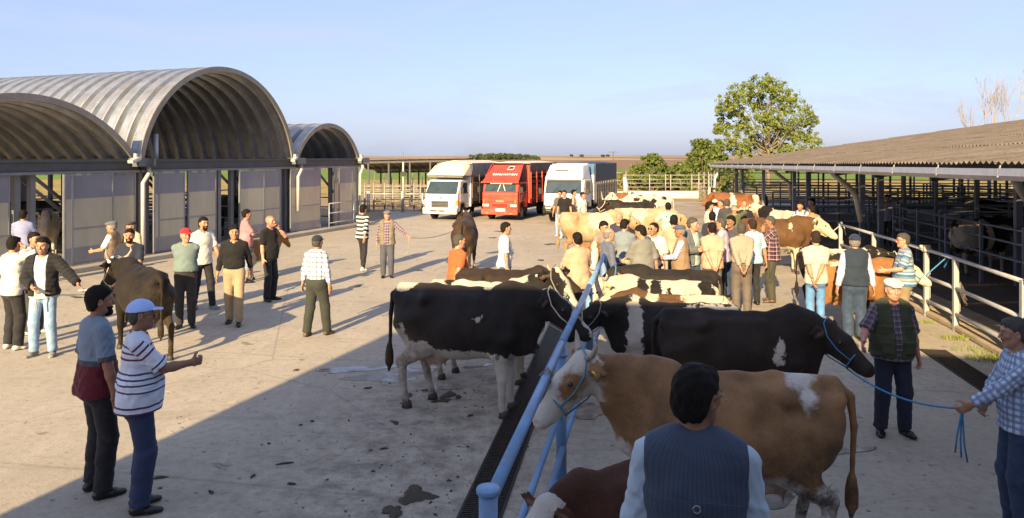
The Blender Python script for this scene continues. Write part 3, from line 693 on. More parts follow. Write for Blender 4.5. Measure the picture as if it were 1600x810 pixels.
# the tall poplar: clumps traced as spheres in the crown, with gaps between them
pr_ = empty('poplar_tree', gpz(1200, 70), label='tall loose crowned poplar with sky showing through its leaves', cat='tree'); PO = gpz(1200, 70)
rr = random.Random(21); mb = MB(); cl = []
mb.tube([V((0, 0, 0)), V((.1, 0, 2)), V((0, .1, 4)), V((.2, 0, 6.2)), V((.1, 0, 8.6))], [.24, .2, .15, .10, .05], 8)
spots = [(1135, 160, 16), (1150, 150, 18), (1165, 142, 16), (1182, 134, 16), (1198, 132, 18), (1212, 136, 16), (1235, 150, 15), (1130, 175, 14), (1148, 170, 17), (1178, 155, 16), (1200, 160, 18), (1222, 165, 17), (1243, 165, 14),
         (1258, 180, 17), (1265, 188, 13), (1128, 195, 11), (1150, 190, 17), (1170, 178, 16), (1195, 175, 18), (1205, 185, 15), (1225, 188, 15), (1240, 195, 17), (1135, 205, 13), (1166, 205, 16), (1190, 198, 18), (1213, 205, 15),
         (1180, 222, 18), (1200, 228, 18), (1215, 222, 16), (1165, 225, 13), (1250, 220, 16), (1262, 212, 13), (1275, 228, 12), (1245, 232, 15), (1150, 232, 12), (1185, 240, 16), (1225, 240, 14), (1142, 222, 10), (1120, 205, 6), (1210, 148, 14), (1185, 168, 10), (1232, 208, 12), (1160, 245, 14), (1205, 243, 14)]
for px, py, r in spots:
    y = rr.uniform(-2.2, 2.2); p = atY(px, py, 70+y)-PO; R0 = r/16.5
    for k in range(15):
        a = rr.uniform(0, 6.28); q = R0*.95*sqrt(rr.random())
        cl.append((p.x+q*cos(a), p.y+rr.uniform(-.7, .7), p.z+q*sin(a)*.9, R0*rr.uniform(.18, .42), int(34+11*R0)))
    cl.append((p.x, p.y, p.z, R0*1.25, 90))
    b0 = V((0, 0, max(1.5, min(8, p.z*.55)))); b1 = V((p.x, p.y, p.z)); mid = b0.lerp(b1, .5)+V((0, 0, -.25))
    mb.tube([b0, mid, b1], [.06, .04, .015], 5, caps=False)
leaves(cl, .10, lf_pop, pr_, 3); obj('trunk', mb, bark, pr_)
def bush(px, Y, w, h, n, label, m=lf_bush, seed=0, name='bush', shape=1.0, size=.14):
    o0 = gpz(px, Y); root = empty(name, o0, label=label, cat='bush', group='bushes beyond the yard'); rr = random.Random(seed); cl = []; tips = []
    mb = MB()
    for k in range(n):
        a = rr.uniform(0, 6.28); u = sqrt(rr.random()); z = h*rr.random()**.8; f = (1-(z/h)**2)**.5*shape+(1-shape)*(.3+.7*(1-z/h))
        p = V((w/2*u*cos(a)*f, w/2.4*u*sin(a)*f, max(.2, z))); cl.append((*p, rr.uniform(.22, .48)*min(1, h/3+.3), 46))
        if k % 5 == 0: mb.tube([V((p.x*.15, p.y*.15, 0)), p*.5+V((0, 0, .3)), p], [.05, .03, .01], 5, caps=False)
    leaves(cl, size, m, root, seed, 'foliage'); obj('stem', mb, bark, root)
bush(1018, 66, 4.6, 3.1, 95, 'rounded dark green bush behind the pale fence', seed=1)
bush(1098, 63, 4.2, 4.4, 100, 'upright ragged bush left of the tall poplar', seed=2, shape=.45)
bush(1122, 60, 2.4, 4.3, 45, 'narrow bush against the far corner of the shed', seed=3, shape=.5)
bush(1062, 68, 4.6, 2.3, 70, 'low spreading bush between the two taller bushes', seed=4)
bush(985, 70, 5, 1.5, 60, 'low grassy scrub right of the blue tarpaulin lorry', leaf_mat('scrub_leaf', (.12, .13, .03), (.26, .23, .07)), seed=5)
bush(1150, 66, 4, 2.6, 50, 'scrubby bush seen through the far end of the shed', seed=6)
# bare trees over the right roof
bare = mat('bare_bark', (.30, .26, .22), .9, 0, .25, 3, .2)
for i, (px, base, L, sd_, label) in enumerate([(1522, 4.9, 2.6, 4, 'shortest and leftmost bare tree behind the shed roof'), (1552, 5.4, 3.4, 6, 'slender bare tree in the middle behind the shed roof'), (1580, 5.4, 3.8, 12, 'tallest bare tree at the right behind the shed roof')]):
    root = empty('bare_tree', gpz(px, 62), label=label, cat='tree', group='leafless trees behind the shed'); rr = random.Random(sd_); mb = MB(); tips = []
    mb.tube([V((0, 0, 0)), V((.1, 0, 1.4)), V((0, 0, base))], [.14, .11, .08], 7)
    for k in range(3): branches(mb, V((0, 0, base*(.7+.15*k))), V((rr.uniform(-.5, .5), rr.uniform(-.4, .4), 1)).normalized(), L*.62, .045, 3, rr, tips, .28, .32)
    obj('trunk', mb, bare, root)
# far wood and lone trees on the skyline
cl = []; rr = random.Random(8)
for k in range(420):
    px = rr.uniform(735, 842); Y = rr.uniform(560, 640); t = (px-735)/107; h = 3.2*(sin(pi*min(1, t*.9+.12))**.5)+.6
    p = atY(px, 300, Y); cl.append((p.x, Y, fz(p.x, Y)+rr.random()*h+.4, 1.5, 26))
leaves(cl, .75, lf_dark, None, 9, 'far_wood', kind='stuff')
for i, (px, py, h) in enumerate([(893, 246.5, 3.6), (909, 246.5, 3.4), (942, 245.5, 3.2), (950, 245.5, 3.2)]):
    Y = 900; p = atY(px, 245, Y); z0 = fz(p.x, Y); root = empty('field_tree', (p.x, Y, z0), label=['leftmost', 'second', 'third', 'rightmost'][i]+' of four tiny trees on the skyline', cat='tree', group='lone trees on the skyline')
    mb = MB(); mb.tube([(0, 0, 0), (0, 0, h*.6)], .3, 6); obj('trunk', mb, bark, root); rr = random.Random(i)
    leaves([(rr.uniform(-1.8, 1.8), rr.uniform(-1, 1), h*.62+rr.uniform(-.8, 1), 1.2, 60) for _ in range(9)], .5, lf_dark, root, i)
# ================================================================ THE THREE LORRIES
def paint(name, col, rough=.35, dirt=(.30, .24, .17), amt=.45):
    k = NT(name); o = k.coord(); sp = k.n('SeparateXYZ'); k.set(sp, 0, o); n = k.noise(o, 2.5, 7, .7); f = k.noise(o, 14, 5)
    c = k.mix(k.ramp(n, .3, .7), dark(col, .9), dark(col, 1.06)); lowz = k.ramp(sp.outputs[2], 1.3, .2, .15, 1.)
    c = k.mix(k.math('MULTIPLY', k.math('MULTIPLY', lowz, k.ramp(n, .38, .68)), amt), c, dirt); c = k.mix(k.ramp(f, .66, .72, 0, .35), c, (.25, .14, .08))
    k.bump(k.noise(o, 3, 2), .05, .02); k.set(k.b, 'Coat Weight', .25); k.b.inputs['Coat Roughness'].default_value = .2
    return k.fin(c, k.ramp(n, .3, .7, rough-.08, rough+.2), 0, .5)
whitep = paint('lorry_white', (.72, .71, .68)); redp = paint('lorry_red', (.62, .045, .025), amt=.3); creamt = paint('lorry_cream', (.66, .57, .42), .6); bmp_w = paint('bumper_white', (.66, .62, .54), .5)
rubber = mat('tyre_rubber', (.018, .017, .016), .85, 0, .3, 6, .2, 40, dirt=(.12, .10, .08), world=False); rimm = mat('wheel_rim', (.30, .27, .22), .55, .3, .3, 6, .2, 40, dirt=(.15, .11, .07), world=False)
chas = mat('chassis_dark', (.02, .019, .018), .8, 0, .3, 4, .2, 40); grim = mat('grille_grey', (.14, .14, .14), .45, .3, .2, 6, .1); lampm = mat('lamp_glass', (.62, .62, .60), .12, 0, .2, 20, 0, spec=.8); amber = mat('amber_lamp', (.75, .26, .02), .2, 0, .15, 20, 0); redl = mat('red_lens', (.35, .02, .015), .25, 0, .2, 20, 0)
wsg = glass('windscreen_glass', (.035, .055, .065), .05); plankm = mat('plank_brown', (.17, .095, .06), .85, 0, .4, 3, .4, 30, dirt=(.06, .04, .03)); plankr = mat('plank_red', (.30, .05, .035), .8, 0, .35, 3, .4, 30, dirt=(.07, .05, .04)); plankg = mat('plank_grey', (.27, .24, .20), .85, 0, .35, 3, .4, 30, dirt=(.12, .09, .06))
def tarp(name, col):
    k = NT(name); o = k.coord(); n = k.noise(o, 2, 5, .6); st = k.n('Mapping'); k.set(st, 0, o); st.inputs['Scale'].default_value = (2, 3.5, .5); w = k.noise(st.outputs[0], 1.6, 4, .6)
    k.bump(w, .7, .12); return k.fin(k.mix(k.ramp(n, .3, .7), dark(col, .75), dark(col, 1.2)), .5, 0, .4)
tarp_g = tarp('tarpaulin_grey', (.20, .19, .21)); tarp_b = tarp('tarpaulin_blue', (.022, .035, .075)); tarp_d = tarp('tarpaulin_brown', (.10, .065, .055)); bluebit = tarp('blue_sheet', (.05, .15, .32))
plate_m = mat('plate_white', (.72, .72, .70), .4, 0, .15, 40, 0); blackp = mat('trim_black', (.015, .015, .016), .5, 0, .3, 6, .1)
def slab(mb, q, t):            # thick quad, thickness behind its face
    q = [V(p) for p in q]; n = (q[1]-q[0]).cross(q[3]-q[0]).normalized(); b = [p-n*t for p in q]
    return mb.add(q+b, [(0, 1, 2, 3), (7, 6, 5, 4)]+[(i, i+4, (i+1) % 4+4, (i+1) % 4)[::-1] for i in range(4)])
def wheel(root, x, y, r, w, dual=False):
    m = MB(); e = 1 if x > 0 else -1; h = w/2
    m.lathe([(r*.6, -h), (r*.93, -h), (r, -h*.7), (r, h*.7), (r*.93, h), (r*.6, h), (r*.6, -h)], (0, 0, 0), 'x', 28); o = obj('wheel', m, rubber, root, (x, y, r))
    m = MB(); m.lathe([(0, .25*h), (r*.2, .3*h), (r*.22, .8*h), (r*.3, .8*h), (r*.34, .2*h), (r*.55, .25*h), (r*.6, .95*h), (r*.64, 1.02*h)], (0, 0, 0), 'x', 24) if e > 0 else m.lathe([(r*.64, -1.02*h), (r*.6, -.95*h), (r*.55, -.25*h), (r*.34, -.2*h), (r*.3, -.8*h), (r*.22, -.8*h), (r*.2, -.3*h), (0, -.25*h)], (0, 0, 0), 'x', 24)
    for k in range(6): a = k*pi/3; m.box((e*.3*h, r*.43*cos(a), r*.43*sin(a)), (.03, .035, .035))
    obj('rim', m, rimm, o)
    if dual:
        m = MB(); m.lathe([(r*.6, -h), (r*.93, -h), (r, -h*.7), (r, h*.7), (r*.93, h), (r*.6, h), (r*.6, -h)], (-e*(w+.03), 0, 0), 'x', 28); obj('inner_tyre', m, rubber, o)
def text(root, body, loc, size, m, tilt=90., ext=.003, name='lettering', sx=1.):
    c = bpy.data.curves.new(name, 'FONT'); c.body = body; c.size = size; c.align_x = 'CENTER'; c.align_y = 'CENTER'; c.extrude = ext; c.offset = size*.018; c.materials.append(m)
    t_ = bpy.data.objects.new(name, c); COL.objects.link(t_); me = bpy.data.meshes.new_from_object(t_.evaluated_get(bpy.context.evaluated_depsgraph_get())); bpy.data.objects.remove(t_); bpy.data.curves.remove(c); me.materials.clear(); me.materials.append(m); o = link(bpy.data.objects.new(name, me), root); o.location = loc; o.rotation_euler = (R(tilt), 0, 0); o.scale.x = sx; return o
def lorry(px, Y, label, W_, prof, ws, wsx, paintm, winp, wheels, deck, extras):
    x0 = (px-800)/FPX*Y; root = empty('lorry', (x0, Y, 0), -R(20), label=label, cat='lorry', group='cattle lorries parked in a row'); h = W_/2
    m = MB(); m.prism(prof, 0, -h, h); cab = obj('cab', m, paintm, root, bevel=.05)
    (y0, z0), (y1, z1) = ws; m = MB(); slab(m, [(-h+wsx, y0-.012, z0), (h-wsx, y0-.012, z0), (h-wsx-.05, y1-.012, z1), (-h+wsx+.05, y1-.012, z1)], .02); w_ = obj('windscreen', m, wsg, root)
    m = MB(); q = [(-h+wsx, y0-.018, z0), (h-wsx, y0-.018, z0), (h-wsx-.05, y1-.018, z1), (-h+wsx+.05, y1-.018, z1)]; m.tube(q, .018, 6, closed=True); obj('seal', m, blackp, w_)
    for s in (-.28, .22):
        m = MB(); m.tube([(s*W_, y0-.03, z0-.02), (s*W_+.28, y0-.03+(y1-y0)*.45, z0+(z1-z0)*.42)], .009, 5); obj('wiper', m, blackp, root)
    m = MB(); m.tube([(-.16*W_, y0+.16, z0-.02+.16*cos(0)) for _ in range(1)]+[(-.16*W_+.01, y0+.2, z0)], .01, 5)
    for e in (-1, 1):
        d = MB(); dy0, dy1, dz0, dz1 = winp['door']; d.box((e*(h+.004), (dy0+dy1)/2, (dz0+dz1)/2), (.012, dy1-dy0, dz1-dz0)); do = obj('door', d, paintm, root, bevel=.02)
        m = MB(); a, b, c, dd = winp['glass']; pts = [(a, c), (b, c), (b, dd), (a+winp.get('slant', .2), dd)]; m.prism(pts, 0, e*(h+.012) if e > 0 else e*(h+.022), e*(h+.022) if e > 0 else e*(h+.012)); obj('window', m, wsg, do)
        m = MB(); m.box((e*(h+.025), dy1-.16, (dz0+dz1)/2-.08), (.03, .14, .035)); obj('handle', m, blackp, do)
        mr = MB(); my, mz = winp['mirror']; mr.tube([(e*h, my+.05, mz+.1), (e*(h+.16), my-.05, mz+.08)], .012, 6); mr.box((e*(h+.19), my-.06, mz-.03), (.14, .05, .28)); obj('mirror', mr, blackp, root, bevel=.012)
    for x, y, r, w, du in wheels: wheel(root, x, y, r, w, du)
    m = MB(); m.box((0, deck[1]/2+.3, .52), (.8, deck[1]-.6, .2)); m.box((-.42, 1.7, .42), (.3, .7, .3)); m.box((.45, 1.9, .42), (.28, .9, .28)); m.box((0, .8, .55), (W_-.25, 1.2, .35)); obj('chassis', m, chas, root)
    for x, y, r, w, du in wheels:
        if y < 2: m = MB(); m.tube([(x, y+(r+.06)*cos(a), r+(r+.06)*sin(a)) for a in [pi*i/12 for i in range(13)]], .035, 6); obj('mudguard', m, blackp, root)
    extras(root, h); return root
def planks(root, x, y0, y1, zs, m, t=.03, face='x'):
    for z0, z1 in zs:
        b = MB(); b.box((x, (y0+y1)/2, (z0+z1)/2) if face == 'x' else ((y0+y1)/2, x, (z0+z1)/2), (t, y1-y0, z1-z0-.018) if face == 'x' else (y1-y0, t, z1-z0-.018)); obj('plank', b, m, root)
def uprights(root, x, ys, z0, z1, m):
    for y in ys: b = MB(); b.box((x, y, (z0+z1)/2), (.05, .07, z1-z0)); obj('upright', b, m, root)
# -- white lorry with a cream cap
def ex1(root, h):
    m = MB(); m.box((0, -.10, .46), (2*h+.06, .20, .30)); bo = obj('bumper', m, bmp_w, root, bevel=.04)
    for x in (-.30, .12): m = MB(); m.box((x, -.205, .46), (.34, .015, .07)); obj('bumper_slot', m, blackp, bo, bevel=.01)
    for x in (-.70, .56): m = MB(); m.lathe([(0, -.03), (.06, -.03), (.075, -.01), (.075, .02)], (x, -.19, .47), 'y', 16); obj('fog_lamp', m, lampm, bo)
    g_ = MB(); g_.box((-.05, -.035, .78), (.88, .03, .30)); go = obj('grille', g_, blackp, root)
    for i in range(4): m = MB(); m.box((-.05, -.06, .67+.074*i), (.90, .03, .036)); obj('grille_slat', m, grim, go)
    for e in (-1, 1):
        m = MB(); m.box((e*.62, -.03, .76), (.32, .05, .2)); obj('headlight', m, lampm, root, bevel=.03)
        m = MB(); m.box((e*(h-.02), .03, .86), (.14, .18, .22)); obj('indicator', m, amber if e > 0 else lampm, root, bevel=.02)
    m = MB(); m.tube([(.085*cos(a), -.038, 1.07+.055*sin(a)) for a in [2*pi*i/20 for i in range(20)]], .010, 6, closed=True); m.bar((-.035, -.038, 1.03), (-.02, -.038, 1.11), .014, .014); m.bar((.02, -.038, 1.03), (.035, -.038, 1.11), .014, .014); m.bar((-.03, -.038, 1.07), (.03, -.038, 1.07), .012, .012); obj('emblem', m, grim, root)
    m = MB(); m.box((0, 1.48, 1.35), (2*h+.16, .06, 1.5)); obj('headboard', m, whitep, root)
    m = MB(); a = h+.14; m.add([(-a, .45, 2.14), (a, .45, 2.14), (a, 1.5, 2.14), (-a, 1.5, 2.14), (-a+.22, 1.0, 2.62), (0, .98, 2.76), (a-.22, 1.0, 2.62), (-a+.1, 1.5, 2.66), (0, 1.5, 2.80), (a-.1, 1.5, 2.66)], [(0, 3, 2, 1), (0, 1, 6, 5, 4), (4, 5, 8, 7), (5, 6, 9, 8), (0, 4, 7, 3), (1, 2, 9, 6), (3, 7, 8, 9, 2)]); obj('cap', m, creamt, root, bevel=.03)
    m = MB(); m.box((0, 1.0, 2.07), (2*h+.12, 1.05, .05)); obj('cap_shelf', m, plankg, root)
    D0, D1 = 1.56, 6.0
    m = MB(); m.box((0, (D0+D1)/2, .76), (2*h+.2, D1-D0, .10)); obj('deck', m, chas, root)
    for e in (-1, 1):
        planks(root, e*(h+.08), D0, D1, [(.82, 1.05), (1.05, 1.28), (1.28, 1.5), (1.5, 1.72)], plankg); uprights(root, e*(h+.11), [D0+.03+i*.88 for i in range(6)], .72, 2.15, plankm)
        m = MB(); m.box((e*(h+.085), (D0+D1)/2, 2.42), (.03, D1-D0, .62)); m.box((e*(h+.085), (D0+D1)/2, 2.06), (.02, D1-D0, .08)); obj('side_tarpaulin', m, tarp_g, root)
    m = MB(); m.prism([(-h-.1, 2.7), (h+.1, 2.7), (0, 2.86)], 1, D0, D1); obj('roof_tarpaulin', m, creamt, root)
    planks(root, D1, -h-.05, h+.05, [(.82, 1.2), (1.2, 1.6), (1.6, 2.0), (2.0, 2.4)], plankg, face='y')
lorry(689, 35.4, 'white cattle lorry with a cream pitched cap over the cab', 1.72, [(0, .42), (-.03, .95), (.02, 1.24), (.42, 1.86), (.55, 1.92), (1.3, 1.92), (1.42, 1.8), (1.42, .55), (1.18, .55), (1.12, .75), (.95, .86), (.6, .86), (.42, .75), (.36, .42)],
      ((.03, 1.28), (.40, 1.83)), .06, whitep, dict(door=(.30, 1.28, .88, 1.86), glass=(.36, 1.12, 1.26, 1.78), slant=.28, mirror=(.22, 1.45)), [(-.70, .77, .33, .2, False), (.70, .77, .33, .2, False), (-.66, 4.6, .33, .2, True), (.66, 4.6, .33, .2, True)], (1.6, 6.0), ex1)
# -- red lorry
def ex2(root, h):
    m = MB(); m.box((0, -.05, .42), (2*h+.04, .16, .26)); bo = obj('bumper', m, redp, root, bevel=.03)
    m = MB(); m.box((.06, -.14, .52), (.52, .02, .13)); po = obj('number_plate', m, plate_m, root); m = MB(); m.box((-.175, -.152, .52), (.05, .006, .12)); obj('plate_band', m, bluebit, po)
    g_ = MB(); g_.box((0, -.03, .73), (2*h-.1, .03, .22)); go = obj('grille', g_, redp, root)
    for i in range(7): m = MB(); m.box((-.33+.11*i, -.05, .73), (.09, .02, .13)); obj('grille_slot', m, redl, go)
    for e in (-1, 1):
        for k in (0, 1): m = MB(); m.box((e*(.62+.17*k), -.05, .73), (.15, .03, .12)); obj('headlight', m, lampm, root, bevel=.02)
        m = MB(); m.box((e*(h-.10), -.05, .93), (.06, .03, .14)); obj('indicator', m, amber, root); m = MB(); m.box((e*.6, -.14, .36), (.14, .02, .06)); obj('bumper_lamp', m, amber, root)
    m = MB(); m.box((0, -.035, .93), (2*h-.3, .02, .08)); obj('badge_strip', m, mat('strip_dark', (.12, .05, .04), .5, 0, .3, 5, 0), root); text(root, 'ISUZU', (.02, -.052, .93), .115, mat('badge_letter', (.62, .45, .22), .4, .2, .1, 30, 0), sx=1.25)
    # raised board leaning back over the cab
    m = MB(); slab(m, [(-h-.02, .06, 1.86), (h+.02, .06, 1.86), (h-.06, .98, 2.66), (-h+.20, .98, 2.62)], .06); bd = obj('cab_board', m, redp, root); tl = math.degrees(atan2(.8, .92))
    m = MB(); m.box((0, .02, 1.83), (2*h+.1, .10, .07)); obj('sun_visor', m, redp, root)
    wl = mat('white_letter', (.78, .76, .72), .5, 0, .08, 30, 0)
    text(root, 'CANLI HAYVAN', (.10, .43, 2.19), .175, wl, tl, .008); text(root, 'ALIM SATIM', (.08, .31, 2.055), .165, wl, tl, .008)
    m = MB(); q = [(.12, .70, 2.42), (.42, .70, 2.42), (.46, .86, 2.56), (.2, .86, 2.56)]; nn = V((0, -.656, .755)); slab(m, [V(p)+nn*.012 for p in q], .02); obj('board_hole', m, blackp, root); m = MB(); m.tube([V(p)+nn*.012 for p in q], .02, 5, closed=True); obj('hole_frame', m, wl, root)
    for e in (-1, 1): m = MB(); m.add([(e*h, .1, 1.84), (e*h, 1.4, 1.84), (e*(h-.04), 1.4, 2.66), (e*(h-.06), 1.0, 2.64), (e*(h-.03), .1, 1.84), (e*(h-.03), 1.4, 1.84), (e*(h-.07), 1.4, 2.66), (e*(h-.09), 1.0, 2.64)], [(0, 1, 2, 3), (7, 6, 5, 4), (0, 3, 7, 4), (3, 2, 6, 7), (1, 5, 6, 2), (0, 4, 5, 1)]); obj('board_cheek', m, redp if e < 0 else blackp, root)
    m = MB(); m.tube([(-.1, -.03, 1.38), (.02, .14, 1.8)], .02, 5); m.tube([(.28, -.02, 1.42), (.14, .10, 1.72)], .02, 5); obj('ornament', m, wl, root); m = MB(); m.box((.06, .03, 1.775), (1.1, .02, .05)); obj('visor_strip', m, wl, root)
    D0, D1 = 1.62, 6.2
    m = MB(); m.box((0, (D0+D1)/2, .80), (2*h+.2, D1-D0, .12)); obj('deck', m, chas, root)
    for e in (-1, 1):
        planks(root, e*(h+.08), D0, D1, [(.86, 1.06), (1.06, 1.26), (1.26, 1.46), (1.46, 1.66)], plankr); planks(root, e*(h+.08), D0, D1, [(1.72, 1.92), (1.98, 2.10), (2.16, 2.36)], plankm)
        uprights(root, e*(h+.115), [D0+.03+i*.9 for i in range(6)], .74, 2.3, redp); m = MB(); m.box((e*(h+.085), (D0+D1)/2, 2.54), (.03, D1-D0, .40)); obj('side_tarpaulin', m, tarp_d, root)
    planks(root, D0, -h-.05, h+.05, [(.86, 1.3), (1.3, 1.75), (1.75, 2.2), (2.2, 2.65)], plankr, face='y'); planks(root, D1, -h-.05, h+.05, [(.86, 1.3), (1.3, 1.75), (1.75, 2.2), (2.2, 2.65)], plankr, face='y')
    m = MB(); m.prism([(-h-.1, 2.73), (h+.1, 2.73), (0, 2.82)], 1, D0, D1); obj('roof_tarpaulin', m, creamt, root)
    m = MB(); m.bar((h+.03, 1.55, .78), (h+.03, 1.55, 2.6), .12, .10); obj('corner_post', m, redp, root)
    for k in range(3): m = MB(); m.tube([(h+.016, .35+.05*k, .92+.1*k), (h+.016, .75, 1.0+.1*k), (h+.016, 1.2, 1.18+.1*k)], .016, 4); obj('door_stripe', m, grim, root)
lorry(781, 35.2, 'red cattle lorry with a tall lettered board over its cab', 1.80, [(0, .38), (-.02, 1.30), (.04, 1.38), (.18, 1.78), (.3, 1.84), (1.4, 1.84), (1.46, 1.7), (1.46, .6), (1.2, .6), (1.15, .8), (.95, .9), (.62, .9), (.44, .8), (.38, .38)],
      ((.05, 1.40), (.165, 1.76)), .10, redp, dict(door=(.24, 1.34, .9, 1.80), glass=(.30, 1.22, 1.36, 1.74), slant=.1, mirror=(.1, 1.5)), [(-.72, .8, .34, .2, False), (.72, .8, .34, .2, False), (-.68, 4.8, .34, .2, True), (.68, 4.8, .34, .2, True)], (1.6, 6.2), ex2)
# -- white lorry with a blue tarpaulin
def ex3(root, h):
    m = MB(); m.box((0, -.06, .58), (2*h, .22, .30)); obj('bumper', m, chas, root, bevel=.03)
    for e in (-1, 1): m = MB(); m.box((e*.66, -.18, .68), (.26, .03, .18)); obj('headlight', m, lampm, root, bevel=.03)
    m = MB()
    for z in (.5, .66, .8): m.tube([(-h+.05, -.26, z), (h-.05, -.26, z)], .025, 6)
    for x in (-.8, -.4, 0, .4, .8): m.tube([(x, -.26, .42), (x, -.26, .86)], .022, 6)
    obj('bull_bar', m, chas, root)
    text(root, 'ALR', (-.66, -.045, 1.12), .14, mat('grey_letter', (.22, .22, .24), .5, 0, .1, 30, 0), sx=1.2)
    m = MB(); a = h-.02; m.add([(-a, .02, 2.0), (a, .02, 2.0), (a, 1.5, 2.0), (-a, 1.5, 2.0), (-a+.16, .42, 2.66), (a-.10, .42, 2.66), (a-.08, 1.5, 2.74), (-a+.12, 1.5, 2.74)], [(0, 3, 2, 1), (0, 1, 5, 4), (1, 2, 6, 5), (2, 3, 7, 6), (3, 0, 4, 7), (4, 5, 6, 7)]); obj('wind_deflector', m, whitep, root, bevel=.06)
    m = MB(); m.box((-.12, .245, 2.41), (.62, .03, .045), m=Matrix.Rotation(R(-31), 3, 'X')); obj('deflector_vent', m, blackp, root)
    m = MB(); m.lathe([(0, -.02), (.05, 0)], (-.02, .20, 1.93), 'y', 10); obj('roof_badge', m, lampm, root)
    D0, D1 = 1.9, 6.6
    m = MB(); m.box((0, (D0+D1)/2, .92), (2*h+.25, D1-D0, .14)); obj('deck', m, chas, root)
    for e in (-1, 1):
        planks(root, e*(h+.10), D0, D1, [(1.0, 1.18), (1.2, 1.38), (1.4, 1.58), (1.6, 1.76)], plankg); uprights(root, e*(h+.135), [D0+.03+i*.39 for i in range(13)], .80, 1.85, plankg)
        m = MB(); m.box((e*(h+.115), (D0+D1)/2, 2.22), (.04, D1-D0, .98)); obj('side_tarpaulin', m, tarp_b, root)
        m = MB(); m.bar((e*(h+.10), D0-.02, .8), (e*(h+.10), D0-.02, 2.72), .08, .08); obj('corner_post', m, tarp_b if e > 0 else plankg, root)
    planks(root, D0, -h-.05, h+.05, [(1.0, 1.4), (1.4, 1.8), (1.8, 2.2)], whitep, face='y'); m = MB(); m.box((0, D0-.03, 2.46), (2*h+.1, .03, .5)); obj('front_tarpaulin', m, bluebit, root)
    planks(root, D1, -h-.05, h+.05, [(1.0, 1.4), (1.4, 1.8), (1.8, 2.2), (2.2, 2.7)], plankg, face='y'); m = MB(); m.prism([(-h-.13, 2.72), (h+.13, 2.72), (0, 2.80)], 1, D0, D1); obj('roof_tarpaulin', m, tarp_b, root)
    m = MB(); m.tube([(h-.2, 1.65, .8), (h-.2, 1.65, 2.3)], .06, 8); obj('exhaust', m, blackp, root)
lorry(880, 33.7, 'white cattle lorry with a dark blue tarpaulin and rounded roof fairing', 1.86, [(0, .5), (-.03, 1.2), (.0, 1.34), (.16, 1.96), (.3, 2.02), (1.5, 2.02), (1.6, 1.9), (1.6, .7), (1.35, .7), (1.3, .9), (1.1, 1.0), (.75, 1.0), (.55, .9), (.5, .5)],
      ((.015, 1.38), (.145, 1.94)), .07, whitep, dict(door=(.3, 1.45, .95, 1.98), glass=(.36, 1.25, 1.36, 1.9), slant=.12, mirror=(.12, 1.5)), [(-.74, .93, .40, .24, False), (.74, .93, .40, .24, False), (-.7, 5.1, .40, .24, True), (.7, 5.1, .40, .24, True)], (1.9, 6.6), ex3)
# ================================================================ ORGANIC SHAPES: smooth unions of tapered limbs, meshed on a grid
f32 = np.float32
def A(*p): return np.array(p, float)
def nrm(v): return v/(np.linalg.norm(v)+1e-12)
class Cap:                     # tapered elliptical limb from a to b; (ru, rv) across u and v
    def __init__(s, a, b, ra, rb, u=None, k=.03, sub=False, flat=False, flata=False):
        s.a, s.b = np.array(a, float), np.array(b, float)
        s.ra = ra if isinstance(ra, tuple) else (ra, ra); s.rb = rb if isinstance(rb, tuple) else (rb, rb)
        d = s.b-s.a; s.L = np.linalg.norm(d)+1e-9; s.d = d/s.L
        s.u0 = u; u = A(1, 0, 0) if u is None else np.array(u, float); u = u-s.d*u.dot(s.d)
        if np.linalg.norm(u) < 1e-3: u = A(0, 1, 0)-s.d*s.d[1]
        s.u = nrm(u); s.v = np.cross(s.d, s.u); s.k, s.sub, s.flat, s.flata = k, sub, flat, flata
        m = max(s.ra+s.rb); s.lo = np.minimum(s.a, s.b)-m; s.hi = np.maximum(s.a, s.b)+m
    def d_(s, X, Y, Z):
        X, Y, Z = X-f32(s.a[0]), Y-f32(s.a[1]), Z-f32(s.a[2])
        dot = lambda w: X*f32(w[0])+Y*f32(w[1])+Z*f32(w[2])
        t = dot(s.d); q = np.clip(t/s.L, 0, 1)
        ru = s.ra[0]+(s.rb[0]-s.ra[0])*q; rv = s.ra[1]+(s.rb[1]-s.ra[1])*q
        rm = np.minimum(ru, rv); w = t-q*f32(s.L)
        r = np.sqrt((dot(s.u)/ru)**2+(dot(s.v)/rv)**2+(w/rm)**2)
        dd = (r-1)*rm
        if s.flat: dd = np.maximum(dd, t-f32(s.L))
        if s.flata: dd = np.maximum(dd, -t)
        return dd
class Ell:
    def __init__(s, c, r, M=None, k=.03, sub=False):
        s.c = np.array(c, float); s.r = np.array(r, float); s.M = np.eye(3) if M is None else np.array(M, float); s.k, s.sub = k, sub
        m = s.r.max(); s.lo = s.c-m; s.hi = s.c+m
    def d_(s, X, Y, Z):
        X, Y, Z = X-f32(s.c[0]), Y-f32(s.c[1]), Z-f32(s.c[2]); k0 = 0; k1 = 0
        for i in range(3):
            q = (X*f32(s.M[0, i])+Y*f32(s.M[1, i])+Z*f32(s.M[2, i]))/f32(s.r[i]); k0 = k0+q*q; k1 = k1+(q/f32(s.r[i]))**2
        k0 = np.sqrt(k0); k1 = np.sqrt(k1)+f32(1e-6); return k0*(k0-1)/k1
